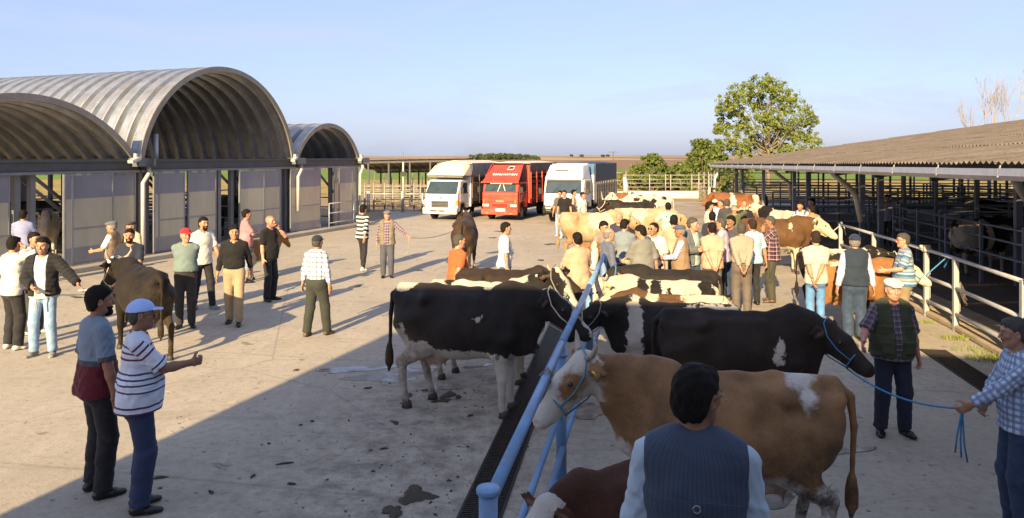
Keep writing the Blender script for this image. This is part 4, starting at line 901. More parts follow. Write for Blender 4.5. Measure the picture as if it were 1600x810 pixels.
class Grid:
    def __init__(s, prims, h, pad=.03, lo=None, hi=None):
        P = [p for p in prims if not p.sub]
        lo = np.min([p.lo for p in P], 0)-pad if lo is None else np.array(lo); hi = np.max([p.hi for p in P], 0)+pad if hi is None else np.array(hi)
        s.o = lo; s.h = h; s.n = np.maximum(np.ceil((hi-lo)/h).astype(int)+1, 3)
        s.ax = [(lo[i]+h*np.arange(s.n[i])).astype(f32) for i in range(3)]; s.F = np.full(s.n, .5, f32)
    def xyz(s): return s.ax[0][:, None, None], s.ax[1][None, :, None], s.ax[2][None, None, :]
    def add(s, prims):
        for p in prims:
            m = p.k+2.5*s.h
            i0 = np.clip(np.floor((p.lo-m-s.o)/s.h).astype(int), 0, s.n); i1 = np.clip(np.ceil((p.hi+m-s.o)/s.h).astype(int)+1, 0, s.n)
            if (i1 <= i0).any(): continue
            sl = tuple(slice(a, b) for a, b in zip(i0, i1))
            d = p.d_(s.ax[0][sl[0]][:, None, None], s.ax[1][sl[1]][None, :, None], s.ax[2][sl[2]][None, None, :])
            a = s.F[sl]; k = f32(max(p.k, 1e-4))
            if p.sub:
                h = np.clip(.5-.5*(a+d)/k, 0, 1); s.F[sl] = a+(-d-a)*h+k*h*(1-h)
            else:
                h = np.clip(.5+.5*(a-d)/k, 0, 1); s.F[sl] = a+(d-a)*h-k*h*(1-h)
        return s
    def clip(s, fn):           # intersect with fn(x, y, z) <= 0
        s.F = np.maximum(s.F, fn(*s.xyz()).astype(f32)); return s
    def mesh(s, smooth=1):
        F, h = s.F, s.h; F[0] = F[-1] = .5; F[:, 0] = F[:, -1] = .5; F[:, :, 0] = F[:, :, -1] = .5
        S = F < 0; c = np.zeros(np.array(F.shape)-1, np.int8)
        for i in (0, 1):
            for j in (0, 1):
                for k in (0, 1): c += S[i:i+c.shape[0], j:j+c.shape[1], k:k+c.shape[2]]
        act = (c > 0) & (c < 8); I = np.argwhere(act); n = len(I)
        if n == 0: return np.zeros((0, 3)), np.zeros((0, 4), int)
        idx = np.full(c.shape, -1, np.int32); idx[act] = np.arange(n)
        pos = np.zeros((n, 3)); cnt = np.zeros(n)
        co = [(i, j, k) for i in (0, 1) for j in (0, 1) for k in (0, 1)]
        val = {q: F[I[:, 0]+q[0], I[:, 1]+q[1], I[:, 2]+q[2]] for q in co}
        for q in co:
            for ax in range(3):
                if q[ax]: continue
                q2 = list(q); q2[ax] = 1; q2 = tuple(q2); a, b = val[q], val[q2]; m = (a < 0) != (b < 0)
                t = np.where(m, a/np.where(m, a-b, 1), 0)
                for e in range(3): pos[:, e] += np.where(m, q[e]+(t if e == ax else 0), 0)
                cnt += m
        vs_ = (I+pos/cnt[:, None])*h+s.o; Q = []
        for ax in range(3):
            b, c2 = (ax+1) % 3, (ax+2) % 3
            sl0 = [slice(None)]*3; sl1 = [slice(None)]*3; sl0[ax] = slice(0, -1); sl1[ax] = slice(1, None)
            sl0[b] = sl1[b] = slice(1, -1); sl0[c2] = sl1[c2] = slice(1, -1)
            ch = S[tuple(sl0)] != S[tuple(sl1)]; inside = S[tuple(sl0)]; J = np.argwhere(ch); J[:, b] += 1; J[:, c2] += 1
            ins = inside[ch]
            def at(db, dc):
                K = J.copy(); K[:, b] -= db; K[:, c2] -= dc; return idx[K[:, 0], K[:, 1], K[:, 2]]
            q = np.stack([at(1, 1), at(0, 1), at(0, 0), at(1, 0)], 1); q[~ins] = q[~ins][:, ::-1]; Q.append(q)
        Q = np.vstack(Q); Q = Q[(Q >= 0).all(1)]
        for _ in range(smooth):
            acc = np.zeros_like(vs_); cn = np.zeros(len(vs_))
            for e in range(4):
                a, b = Q[:, e], Q[:, (e+1) % 4]
                for d in range(3): acc[:, d] += np.bincount(a, vs_[b, d], len(vs_))+np.bincount(b, vs_[a, d], len(vs_))
                cn += np.bincount(a, minlength=len(vs_))+np.bincount(b, minlength=len(vs_))
            vs_ = vs_*.5+acc/np.maximum(cn, 1)[:, None]*.5
        return vs_, Q
def mk(name, vs_, Q, m, parent, attrs=None, **kw):
    me = bpy.data.meshes.new(name); n, q = len(vs_), len(Q)
    me.vertices.add(n); me.vertices.foreach_set('co', np.asarray(vs_, f32).ravel())
    me.loops.add(q*4); me.loops.foreach_set('vertex_index', np.asarray(Q, np.int32).ravel())
    me.polygons.add(q); me.polygons.foreach_set('loop_start', np.arange(0, q*4, 4, dtype=np.int32)); me.update(calc_edges=True); me.shade_smooth()
    for k, v in (attrs or {}).items():
        v = np.asarray(v, f32)
        if v.ndim == 2: at = me.attributes.new(k, 'FLOAT_VECTOR', 'POINT'); at.data.foreach_set('vector', v.ravel())
        else: at = me.attributes.new(k, 'FLOAT', 'POINT'); at.data.foreach_set('value', v)
    return obj(name, me, m, parent, **kw)
def join(parts):
    vs_, Q, o = [], [], 0
    for v, q in parts: vs_.append(v); Q.append(q+o); o += len(v)
    return np.vstack(vs_), np.vstack(Q)
def rot(axis, a):
    c, s = cos(a), sin(a)
    return {'x': A([1, 0, 0], [0, c, -s], [0, s, c]), 'y': A([c, 0, s], [0, 1, 0], [-s, 0, c]), 'z': A([c, -s, 0], [s, c, 0], [0, 0, 1])}[axis]
def wrk(X, Y, Z, seed=0., f=1.):    # soft wrinkle field, about -1..1
    return (np.sin(f*(31*Z+9*X+2.2*np.sin(f*(17*X+11*Y)+seed))+seed)*.5+np.sin(f*(23*X-19*Y+14*Z+1.7*np.sin(f*(13*Z+7*Y)+2*seed))+1.3*seed)*.5)
def segd(p, a, b):
    d = b-a; t = np.clip(((p-a) @ d)/(d @ d+1e-9), 0, 1); return np.linalg.norm(p-(a+t[:, None]*d), axis=1), t
# ================================================================ PEOPLE
def skin_mat(name, col):
    k = NT(name); o = k.coord(); n = k.noise(o, 9, 5); n2 = k.noise(o, 60, 3)
    c = k.mix(k.ramp(n, .3, .7), dark(col, .82), dark(col, 1.12)); c = k.mix(k.math('MULTIPLY', k.attr('flush'), .6), c, (col[0]*.9, col[1]*.5, col[2]*.45))
    c = k.mix(k.math('MULTIPLY', k.attr('stub'), .75), c, (.06, .045, .04))
    k.set(k.b, 'Subsurface Weight', .08); k.b.inputs['Subsurface Radius'].default_value = (.012, .005, .003); k.bump(n2, .12, .003)
    return k.fin(c, .5, 0, .4)
SKIN = {'fair': skin_mat('skin_fair', (.52, .30, .20)), 'tan': skin_mat('skin_tan', (.40, .21, .13)), 'dark': skin_mat('skin_dark', (.27, .135, .08)), 'red': skin_mat('skin_red', (.52, .25, .17))}
def hair_mat(name, col):
    k = NT(name); n = k.noise(k.coord(scale=(1, 1, .3)), 120, 3, .7); k.bump(n, .8, .006); return k.fin(k.mix(k.ramp(n, .3, .7), dark(col, .5), dark(col, 1.6)), .75, 0, .15)
HAIR = {'black': hair_mat('hair_black', (.010, .008, .007)), 'brown': hair_mat('hair_brown', (.028, .018, .012)), 'grey': hair_mat('hair_grey', (.17, .16, .15)), 'dgrey': hair_mat('hair_dark_grey', (.06, .055, .05)), 'white': hair_mat('hair_white', (.5, .48, .45))}
def cloth(name, col, kind='plain', c2=(.02, .02, .03), p=.09, w=.2, c3=None, rough=.85, fuzz=1.0, off=0.):
    if name in MATS: return MATS[name]
    k = NT(name); sp = k.n('SeparateXYZ'); k.set(sp, 0, k.attr('pat', 'Vector')); u, v = sp.outputs[0], sp.outputs[1]
    o = k.coord(); n = k.noise(o, 5, 5, .6); n2 = k.noise(o, 16, 6, .65, .6); c = k.mix(k.ramp(n, .3, .7), dark(col, .86), dark(col, 1.1))
    def band(x, pp, ww, o_=0.):
        f = k.math('FRACT', k.math('ADD', k.math('DIVIDE', x, pp), o_)); return k.math('LESS_THAN', f, ww)
    if kind == 'hstripe': c = k.mix(band(v, p, w, off), c, c2)
    if kind == 'vstripe': c = k.mix(k.math('MULTIPLY', band(u, p, w), .8), c, c2)
    if kind == 'check':
        c = k.mix(k.math('MULTIPLY', band(u, p, w), .75), c, c2); c = k.mix(k.math('MULTIPLY', band(v, p, w), .75), c, c2)
        if c3: c = k.mix(k.math('MULTIPLY', band(v, p, .08, .5), .7), c, c3); c = k.mix(k.math('MULTIPLY', band(u, p, .08, .5), .7), c, c3)
    if kind == 'multi':
        for pp, ww, oo, cc in c3: c = k.mix(band(v, pp, ww, oo), c, cc)
    if kind == 'lower':        # another colour below a height
        c = k.mix(k.math('LESS_THAN', v, p), c, c2); c = k.mix(k.math('COMPARE', v, p+.012, w), c, c3)
    if kind == 'denim': c = k.mix(k.ramp(n2, .4, .65, 0, .5), c, c2)
    k.bump(k.math('ADD', n2, k.math('MULTIPLY', k.noise(o, 300, 2), .12*fuzz)), .30, .016)
    k.set(k.b, 'Sheen Weight', .08)
    MATS[name] = k.fin(c, rough, 0, .25); return MATS[name]
leather = mat('shoe_black', (.014, .013, .012), .35, 0, .3, 10, .2, 60); leather_b = mat('shoe_brown', (.10, .055, .035), .5, 0, .3, 10, .2, 60)
shoe_w = mat('shoe_white', (.5, .5, .48), .6, 0, .2, 10, .2, 60); shoe_g = mat('shoe_grey', (.20, .20, .20), .7, 0, .3, 10, .2, 60)
SHOE = {'black': leather, 'brown': leather_b, 'white': shoe_w, 'grey': shoe_g}
belt_m = mat('belt_black', (.012, .011, .010), .45, 0, .2, 10, .1, 60); wire_m = mat('spectacle_frame', (.03, .03, .035), .3, .3, .2, 10, 0)
eye_m = mat('eye', (.03, .02, .016), .15, 0, .2, 30, 0); eyew = mat('eye_white', (.32, .29, .26), .3, 0, .1, 20, 0)

def ik(S, T, l1, l2, pole):    # elbow or knee position
    d = T-S; L = np.linalg.norm(d); L2 = min(L, (l1+l2)*.998); d = d/L; T = S+d*L2
    a = (l1*l1-l2*l2+L2*L2)/(2*L2); h = sqrt(max(0, l1*l1-a*a)); p = pole-d*pole.dot(d); return S+d*a+nrm(p)*h, T
ARM = {  # wrist (outwards, forwards, up), elbow pole, curl of the fingers
 'down': ((.265, .05, .86), (.45, -1, 0), .35), 'down2': ((.29, -.02, .87), (.4, -1, 0), .4), 'back': ((.045, -.205, .95), (1, -.55, 0), .5), 'backlow': ((.05, -.19, .90), (1, -.6, 0), .5),
 'hip': ((.20, -.07, 1.03), (1, -.35, .1), .5), 'face': ((.075, .17, 1.50), (.6, .5, -1), .6), 'ear': ((.13, .10, 1.60), (1, .5, -.3), .5), 'fwd': ((.16, .34, 1.12), (.5, -.4, -1), .6), 'point': ((.28, .50, 1.15), (.5, -.3, -1), .2),
 'chest': ((.02, .24, 1.18), (1, -.1, -.8), .6), 'belly': ((.03, .24, 1.04), (1, -.3, -.4), .5), 'out': ((.55, .30, 1.10), (.3, -.5, -1), .25), 'cross': ((-.10, .22, 1.17), (1, .3, -.6), .5), 'swingf': ((.24, .20, .92), (.4, -1, 0), .4), 'swingb': ((.26, -.16, .90), (.4, -1, 0), .4),
 'brow': ((.06, .16, 1.62), (1, .5, .3), .2), 'reach': ((.30, .45, 1.0), (.6, -.5, -.8), .3), 'lean': ((.28, .42, 1.05), (.6, -.6, -.6), .4)}

def hand_prims(Wr, d, n, t, curl, s):
    P = [Cap(Wr-d*.02*s, Wr+d*.035*s, (.025*s, .019*s), (.034*s, .015*s), t, .012), Cap(Wr+d*.03*s, Wr+d*.085*s, (.036*s, .014*s), (.038*s, .012*s), t, .012)]
    for off, ln, e in ((.028, .072, .05), (.0095, .082, .0), (-.0095, .076, .0), (-.027, .06, -.06)):
        b = Wr+d*.085*s+t*off*s; dd = nrm(d+t*e); ang = curl*.75; p = b; nn = n
        for seg, r0, r1 in ((.48, .0095, .009), (.30, .009, .0082), (.24, .0082, .007)):
            dd2 = nrm(dd*cos(ang)+nn*sin(ang)); q = p+dd2*ln*seg*s; P.append(Cap(p, q, r0*s, r1*s, None, .006)); p = q; dd = dd2; ang = curl*.9
            nn = nrm(nn-dd*nn.dot(dd))
    b = Wr+d*.02*s+t*.022*s; m = nrm(d*.55+t*.75+n*.35); q = b+m*.05*s; P.append(Cap(b, q, .014*s, .0115*s, None, .012)); m2 = nrm(d*.9+t*.28+n*.45); P.append(Cap(q, q+m2*.034*s, .0112*s, .0085*s, None, .006))
    return P

HANDS = {}
def person(px, label, H_=1.74, face=180, Y=None, py=None, z0=0., hs=None, la='down', ra='down', stride=0., stance=.10, toe=.18, lean=0., side=0., hy=0., hp=0., skin='tan', hair='black', hst='short', beard=None, fat=0.,
           top=None, trou=None, shoes='black', cap=None, capc=None, glasses=None, belt=None, face_detail=None, bend=0., extra=None, group='people at the cattle market', top_z=None):
    if Y is None and py is not None: Y = EYE*FPX/(py-HOR)
    if top_z is not None: Y = (EYE-(H_+.02))*FPX/(top_z-HOR)        # from the row of the top of the head
    X = (px-800)/FPX*Y; s = H_/1.75
    root = empty('person', (X, Y, z0), -R(face), label=label, cat='person', group=group)
    dist = Y; near = dist < 9; mid = dist < 16
    h = .0115 if near else (.0185 if mid else .025); hh = .0060 if near else (.0088 if mid else .0125); hw = .0052 if near else (.0076 if mid else .0105)
    sc = lambda v: np.array(v, float)*s
    # torso transform: lean forward and to the side about the pelvis, spine bending in addition
    pel = A(0, 0, .95); Mt = rot('x', -lean) @ rot('y', side)
    def T(v):
        v = np.array(v, float); q = v-pel; b = bend*np.clip(q[2]/.5, 0, 1); return sc(pel+Mt @ (rot('x', -b) @ q))
    # legs
    legs = []
    for e, st in ((-1, stride), (1, -stride)):
        hip = sc((e*.088, 0, .915)); an = sc((e*stance, st, .085)); kn, an = ik(hip, an, .425*s, .412*s, A(e*.12, 1, 0)); td = nrm(A(e*toe, 1, 0)); legs.append((e, hip, kn, an, td))
    # arms
    arms = []
    for e, ar in ((-1, la), (1, ra)):
        if isinstance(ar, str): wt, pole, curl = ARM[ar]
        else: wt, pole, curl = ar
        S_ = T((e*.176, -.012, 1.418)); q = A(e*wt[0], wt[1]-(.035+fat*.32 if wt[1] < -.15 else 0)+(fat*.25 if .2 < wt[1] < .3 and wt[2] < 1.25 else 0), wt[2]); Wt = T(q) if ar not in ('down', 'down2') else sc(q)+T((0, 0, 1.3))-sc((0, 0, 1.3))
        el, Wt = ik(S_, Wt, .285*s, .25*s, A(e*pole[0], pole[1], pole[2])); d = nrm(Wt-el)
        med = A(-e, .15, 0) if abs(d[0]) < .75 else A(0, -1, -.3); n = nrm(med-d*med.dot(d)); t = np.cross(d, n)*(1 if e > 0 else -1)
        if t[1]+t[2]*.8 < -.1: t = -t
        arms.append((e, S_, el, Wt, d, n, t, curl))
    # head frame
    nk = T((0, -.008, 1.50)); Hm = rot('z', -R(hy)) @ rot('x', -R(hp)-.55*lean*0) ; hc = T((0, .012, 1.545))+Hm @ sc((0, .012, .088)); HH = lambda v: hc+Hm @ sc(v)
    fw = 1+fat
    tor = [Cap(T((0, 0, .93)), T((0, 0, 1.08)), (.155*s*fw, .105*s*fw), (.145*s*fw, .100*s*fw), None, .05), Cap(T((0, 0, 1.08)), T((0, 0, 1.32)), (.145*s*fw, .100*s*fw), (.168*s, .108*s), None, .05),
           Cap(T((-.03, -.004, 1.30)), T((-.03, -.012, 1.40)), (.14*s, .105*s), (.12*s, .082*s), None, .05), Cap(T((.03, -.004, 1.30)), T((.03, -.012, 1.40)), (.14*s, .105*s), (.12*s, .082*s), None, .05),
           Cap(T((-.150, -.012, 1.420)), T((.150, -.012, 1.420)), .055*s, .056*s, None, .05), Cap(T((-.065, -.012, 1.462)), T((.065, -.012, 1.462)), .052*s, .052*s, None, .05)]
    if fat > .05: tor.append(Ell(T((0, .02+fat*.16, 1.06)), sc((.135+fat*.08, .10+fat*.14, .20)), k=.06))
    neck = [Cap(T((0, -.015, 1.44)), HH((0, -.012, -.05)), .057*s, .053*s, None, .03)]
    arm_p = []
    for e, S_, el, Wt, d, n, t, curl in arms:
        arm_p += [Cap(S_, el, .049*s*(1+fat*.3), .039*s, None, .03), Cap(el, el+(Wt-el)*.35, .040*s, .041*s, None, .02), Cap(el+(Wt-el)*.35, Wt, .041*s, (.028*s, .024*s), t, .02)]
    sk = np.array([1, 1, 1])
    head = [Ell(HH((0, -.012, .03)), sc((.075, .096, .088)), Hm, .02), Cap(HH((0, .030, .015)), HH((0, .042, -.082)), (.066*s, .056*s), (.043*s, .040*s), Hm @ A(1, 0, 0), .025),
            Ell(HH((0, .070, -.098)), sc((.022, .018, .018)), Hm, .02), Ell(HH((-.043, .058, -.016)), sc((.024, .022, .022)), Hm, .02), Ell(HH((.043, .058, -.016)), sc((.024, .022, .022)), Hm, .02),
            Cap(HH((-.038, .078, .034)), HH((.038, .078, .034)), .013*s, .013*s, None, .015), Cap(HH((-.047, -.005, -.03)), HH((-.040, .03, -.07)), .022*s, .019*s, None, .03), Cap(HH((.047, -.005, -.03)), HH((.040, .03, -.07)), .022*s, .019*s, None, .03)]
    head += [Ell(HH((e*.032, .096, .011)), sc((.018, .016, .011)), Hm, .012, True) for e in (-1, 1)]
    head += [Cap(HH((0, .086, .022)), HH((0, .107, -.026)), .008*s, .013*s, None, .012), Ell(HH((-.012, .096, -.032)), sc((.009, .012, .008)), Hm, .006), Ell(HH((.012, .096, -.032)), sc((.009, .012, .008)), Hm, .006),
             Cap(HH((-.019, .083, -.058)), HH((.019, .083, -.058)), .0075*s, .0075*s, None, .006), Cap(HH((-.015, .082, -.070)), HH((.015, .082, -.070)), .008*s, .008*s, None, .006)]
    for e in (-1, 1):
        Me = Hm @ rot('z', e*R(-22)) @ rot('x', R(-12)); head += [Ell(HH((e*.077, -.008, .0)), sc((.010, .022, .034)), Me, .006), Ell(HH((e*.086, -.004, .004)), sc((.008, .011, .018)), Me, .006, True)]
    # ---- body: one continuous figure, head and hands meshed finer than the rest
    cut = HH((0, 0, -.155)); up = nrm(hc-nk)
    short = top.get('sleeve', .55) if top else .55
    parts = []
    core = tor+neck+arm_p
    bc = T((0, 0, 1.15)); bx = nrm(T((0, 0, 1.3))-bc); g_ = Grid(core, h).add(tor+neck); g_.clip(lambda X, Y, Z: -((X-bc[0])*bx[0]+(Y-bc[1])*bx[1]+(Z-bc[2])*bx[2])); g_.add(arm_p); X_, Y_, Z_ = g_.xyz()
    g_.clip(lambda X, Y, Z: (X-cut[0])*up[0]+(Y-cut[1])*up[1]+(Z-cut[2])*up[2]-.025)
    for e, S_, el, Wt, d, n, t, curl in arms:
        g_.clip(lambda X, Y, Z: np.minimum((X-Wt[0])*d[0]+(Y-Wt[1])*d[1]+(Z-Wt[2])*d[2]-.03, .10-np.sqrt((X-Wt[0])**2+(Y-Wt[1])**2+(Z-Wt[2])**2)))
    parts.append(g_.mesh())
    hd = neck+head; g_ = Grid(head+[Cap(cut, hc, .06*s, .06*s)], hh).add(hd)
    g_.clip(lambda X, Y, Z: -((X-cut[0])*up[0]+(Y-cut[1])*up[1]+(Z-cut[2])*up[2])-.025); hv = g_.mesh(); parts.append(hv)
    for e, S_, el, Wt, d, n, t, curl in arms:
        hp_ = hand_prims(Wt, d, n, t, curl, s)+[Cap(Wt-d*.06*s, Wt, (.031*s, .027*s), (.028*s, .022*s), t, .012)]
        g_ = Grid(hp_, hw, .012).add(hp_); q = Wt-d*.005; g_.clip(lambda X, Y, Z: -((X-q[0])*d[0]+(Y-q[1])*d[1]+(Z-q[2])*d[2])-.03); parts.append(g_.mesh())
    vs_, Q = join(parts); loc = (vs_-hc) @ Hm/s
    flush = np.exp(-((loc[:, 0]/.022)**2+((loc[:, 1]-.092)/.02)**2+((loc[:, 2]+.064)/.011)**2))+.12*np.exp(-(((np.abs(loc[:, 0])-.045)/.02)**2+((loc[:, 1]-.07)/.03)**2+((loc[:, 2]+.015)/.02)**2))+.2*np.exp(-((loc[:, 0]/.016)**2+((loc[:, 1]-.11)/.02)**2+((loc[:, 2]+.028)/.014)**2))
    brow = np.exp(-(((np.abs(loc[:, 0])-.034)/.021)**2+((loc[:, 1]-.088)/.018)**2+((loc[:, 2]-.031-.1*np.maximum(0, .034-np.abs(loc[:, 0])))/.0065)**2))*1.3
    stub = brow if beard != 'stubble' else brow+.55*np.clip((-.028-loc[:, 2]+.25*(.06-loc[:, 1]))/.02, 0, 1)*(loc[:, 1] > -.01)*(loc[:, 2] > -.125)
    if hst == 'bald' or hst == 'buzz': stub = stub+.35*np.clip((loc[:, 2]-.0)/.02, 0, 1)*(loc[:, 1] < .04)
    bo = mk('body', vs_, Q, SKIN[skin], root, {'flush': np.clip(flush, 0, 1), 'stub': np.clip(stub, 0, 1)})
    if Y < 17 and (abs(((face+hy+180) % 360)-0) > 60 and True):
        for e in (-1, 1):
            m = MB(); m.lathe([(0, .0115*s), (.006*s, .010*s), (.0105*s, .004*s), (.0115*s, 0), (.008*s, -.008*s)], (0, 0, 0), n=10); eo = obj('eye', m, eyew if near else eye_m, root); eo.location = HH((e*.031, .0775, .010))
            dirv = V(Hm @ A(e*.1, 1, -.05)); eo.rotation_euler = dirv.to_track_quat('Z', 'Y').to_euler()
            if near: m = MB(); m.lathe([(0, .0130*s), (.004*s, .0124*s), (.0074*s, .0098*s)], (0, 0, 0), n=8); obj('iris', m, eye_m, eo)
    # ---- hair, beard
    def hairline(Yl, rec=0.):
        return np.interp(Yl, [-.12, -.085, -.055, -.035, -.016, .004, .022, .04, .055, .08, .1], [-.082, -.078, -.066, -.03, -.03, -.028, .036, .054, .062+rec*.3, .070+rec, .076+rec])
    def local(X, Y, Z):
        a, b, c = (X-hc[0])/s, (Y-hc[1])/s, (Z-hc[2])/s; return [a*Hm[0, i]+b*Hm[1, i]+c*Hm[2, i] for i in range(3)]
    if hst not in (None, 'bald'):
        hst = 'short' if cap and hst == 'full' else hst; th = {'full': .0145, 'short': .009, 'buzz': .005, 'reced': .007, 'ring': .006}[hst]; rec = {'reced': .035, 'ring': .2}.get(hst, 0); zt = 0 if cap else .009 if hst == 'full' else .006 if hst == 'short' else 0; th = (min(th, .006) if cap else th); xs_ = .45*hh/s
        sh = [Ell(HH((0, -.013, .032+zt)), sc((.0755+th*.6+xs_, .097+th*.8+xs_, .089+th+xs_)), Hm, .01), Ell(HH((0, -.050, -.02)), sc((.070+th*.5+xs_, .047+th*.6+xs_, .06+th*.4+xs_)), Hm, .02)]
        if hst in ('full', 'short') and not cap: sh.append(Cap(HH((-.03, .052, .088)), HH((.035, .054, .092)), .018*s, .018*s, None, .03))
        g_ = Grid(sh, hh).add(sh)
        def cl(X, Y, Z):
            a, b, c = local(X, Y, Z); z = hairline(b, rec)
            if hst == 'ring': z = np.where(b > .02, .3, np.where(b > -.09, z, z)); z2 = c-.055; return np.maximum((z-c), z2)*s*.8
            r_ = (z-c+.006*np.sin(a*70+px)+.004*np.sin(a*190+b*90)); return (np.maximum(r_, c-.045) if cap else r_)*s*.8
        g_.clip(cl); X_, Y_, Z_ = g_.xyz(); g_.F = g_.F+(f32(.0022 if hst != 'buzz' else .0008)*(np.sin(75*X_+40*Z_+px+2*np.sin(60*Y_))+.7*np.sin(120*Y_-70*X_+90*Z_))).astype(f32); g_.add([Ell(HH((e*.092, -.004, -.004)), sc((.022, .027, .040)), Hm, .008, True) for e in (-1, 1)])
        vs_, Q = g_.mesh(); mk('hair', vs_, Q, HAIR[hair], root)
    if beard in ('full', 'tash'):
        if beard == 'full':
            sh = [Cap(HH((0, .034, .0)), HH((0, .046, -.085)), (.071*s, .058*s), (.049*s, .046*s), Hm @ A(1, 0, 0), .02), Ell(HH((0, .072, -.1)), sc((.03, .024, .024)), Hm, .02), Cap(HH((-.026, .088, -.05)), HH((.026, .088, -.05)), .008*s, .008*s, None, .01)]
            g_ = Grid(sh, hh).add(sh)
            def cl(X, Y, Z):
                a, b, c = local(X, Y, Z); top_ = np.interp(b, [-.02, .01, .04, .075, .1], [.01, .0, -.035, -.044, -.044]); lips = np.maximum(np.abs(a)-.021, np.maximum(np.abs(c+.064)-.010, .07-b)); return np.maximum(np.maximum(c-top_, -.012-b), -lips)*s*.8
            g_.clip(cl)
        else:
            sh = [Cap(HH((-.004, .093, -.047)), HH((-.028, .082, -.056)), .008*s, .005*s, None, .006), Cap(HH((.004, .093, -.047)), HH((.028, .082, -.056)), .008*s, .005*s, None, .006)]; g_ = Grid(sh, hh*.8, .01).add(sh)
        vs_, Q = g_.mesh(); mk('beard' if beard == 'full' else 'moustache', vs_, Q, HAIR[hair if hair != 'white' else 'grey'], root)
    # ---- headgear
    if cap:
        cm = cloth('cap_'+label[:24], capc)
        if cap == 'ball':
            t_ = .013; sh = [Ell(HH((0, -.012, .040)), sc((.078+t_, .099+t_, .085+t_)), Hm, .01)]; g_ = Grid(sh, hh).add(sh)
            def cl(X, Y, Z): a, b, c = local(X, Y, Z); return (.040+.12*(b-.0)*.3-c)*s
            g_.clip(cl); br = Grid([Cap(HH((0, .075, .052)), HH((0, .158, .044)), (.075*s, .007*s), (.052*s, .006*s), Hm @ A(1, 0, 0), .005)], hh*.85).add([Cap(HH((0, .075, .052)), HH((0, .158, .044)), (.075*s, .007*s), (.052*s, .006*s), Hm @ A(1, 0, 0), .005)])
        elif cap == 'flat':
            sh = [Ell(HH((0, .014, .082)), sc((.100, .130, .040)), Hm @ rot('x', R(-9)), .02), Ell(HH((0, -.012, .045)), sc((.088, .110, .078)), Hm, .02)]; g_ = Grid(sh, hh).add(sh)
            def cl(X, Y, Z): a, b, c = local(X, Y, Z); return (.042-c)*s
            g_.clip(cl); bp = [Cap(HH((0, .085, .055)), HH((0, .128, .048)), (.062*s, .008*s), (.05*s, .006*s), Hm @ A(1, 0, 0), .005)]; br = Grid(bp, hh*.85).add(bp)
        else:
            sh = [Ell(HH((0, -.012, .05)), sc((.085, .105, .075)), Hm, .02)]; g_ = Grid(sh, hh).add(sh)
            def cl(X, Y, Z): a, b, c = local(X, Y, Z); return (.035-c)*s
            g_.clip(cl); br = None
        vs_, Q = g_.mesh(); co = mk('cap', vs_, Q, cm, root)
        if br is not None: vs_, Q = br.mesh(); mk('brim', vs_, Q, cm, co)
    if glasses:
        m = MB()
        for e in (-1, 1):
            rr_ = [HH((e*.033+.021*cos(a), .098, .008+.016*sin(a))) for a in [2*pi*i/14 for i in range(14)]]; m.tube(rr_, .0016*s if glasses != 'sun' else .002*s, 5, closed=True)
            m.tube([HH((e*.054, .097, .012)), HH((e*.078, .06, .012)), HH((e*.082, -.005, .012))], .0018*s, 5)
        m.tube([HH((-.012, .099, .012)), HH((.012, .099, .012))], .0016*s, 5); go = obj('glasses', m, wire_m, root)
        m = MB()
        for e in (-1, 1):
            rr_ = [HH((e*.033+.020*cos(a), .0985, .008+.015*sin(a))) for a in [2*pi*i/12 for i in range(12)]]; m.add(rr_, [tuple(range(12))])
        if glasses == 'sun': obj('lens', m, glass('dark_lens', (.01, .01, .012)), go)
    # ---- garments
    hem0 = .5*(arms[0][3]+arms[1][3])
    def pat(vs_, infl=0.):
        B = [(T((0, 0, .8)), T((0, 0, 1.46)), .155*s)]+[x for e, S_, el, Wt, *_ in arms for x in ((S_, el, .05*s), (el, Wt, .04*s))]
        best = np.full(len(vs_), 1e9); out = np.zeros((len(vs_), 3)); base = 0
        for i, (a, b, r) in enumerate(B):
            d, t = segd(vs_, a, b); dd = np.abs(d-r) if i == 0 else d; dd = d/r; m = dd < best; ax = nrm(b-a); ref = A(1, 0, 0) if i == 0 else nrm(np.cross(ax, A(0, 1, .1))); ref = nrm(ref-ax*ref.dot(ax)); w = np.cross(ax, ref); q = vs_-a
            ang = np.arctan2(q @ w, q @ ref)*(1 if i == 0 else 1); L = np.linalg.norm(b-a); v = (q @ ax) if i == 0 else .62-(q @ ax)-(0 if i % 2 else .285*s)
            out[m] = np.stack([ang*r*1.05, v+(.8 if i == 0 else .8), np.zeros(len(vs_))], 1)[m]; best[m] = dd[m]
        return out
    def garment(name, spec, infl, openw=None, sleeve=None, vneck=False, hem=None, mtl=None, collar=True, seed=0.):
        z_h = hem if hem is not None else spec.get('hem', .86); i_ = infl; m_ = mtl or spec['mat']; loose = spec.get('loose', .012)
        tp = [Cap(T((0, 0, z_h-.06)), T((0, 0, 1.08)), ((.160+loose)*s*fw+i_, (.118+loose)*s*fw+i_), ((.150+loose)*s*fw+i_, (.104+loose)*s*fw+i_), None, .05), Cap(T((0, 0, 1.08)), T((0, 0, 1.32)), ((.150+loose)*s*fw+i_, (.104+loose)*s*fw+i_), (.170*s+i_, .110*s+i_), None, .05),
              Cap(T((-.03, -.004, 1.30)), T((-.03, -.012, 1.40)), (.142*s+i_, .108*s+i_), (.12*s+i_, .084*s+i_), None, .05), Cap(T((.03, -.004, 1.30)), T((.03, -.012, 1.40)), (.142*s+i_, .108*s+i_), (.12*s+i_, .084*s+i_), None, .05),
              Cap(T((-.150, -.012, 1.420)), T((.150, -.012, 1.420)), .055*s+i_, .056*s+i_, None, .05), Cap(T((-.07, -.012, 1.460)), T((.07, -.012, 1.460)), .051*s+i_, .051*s+i_, None, .05)]
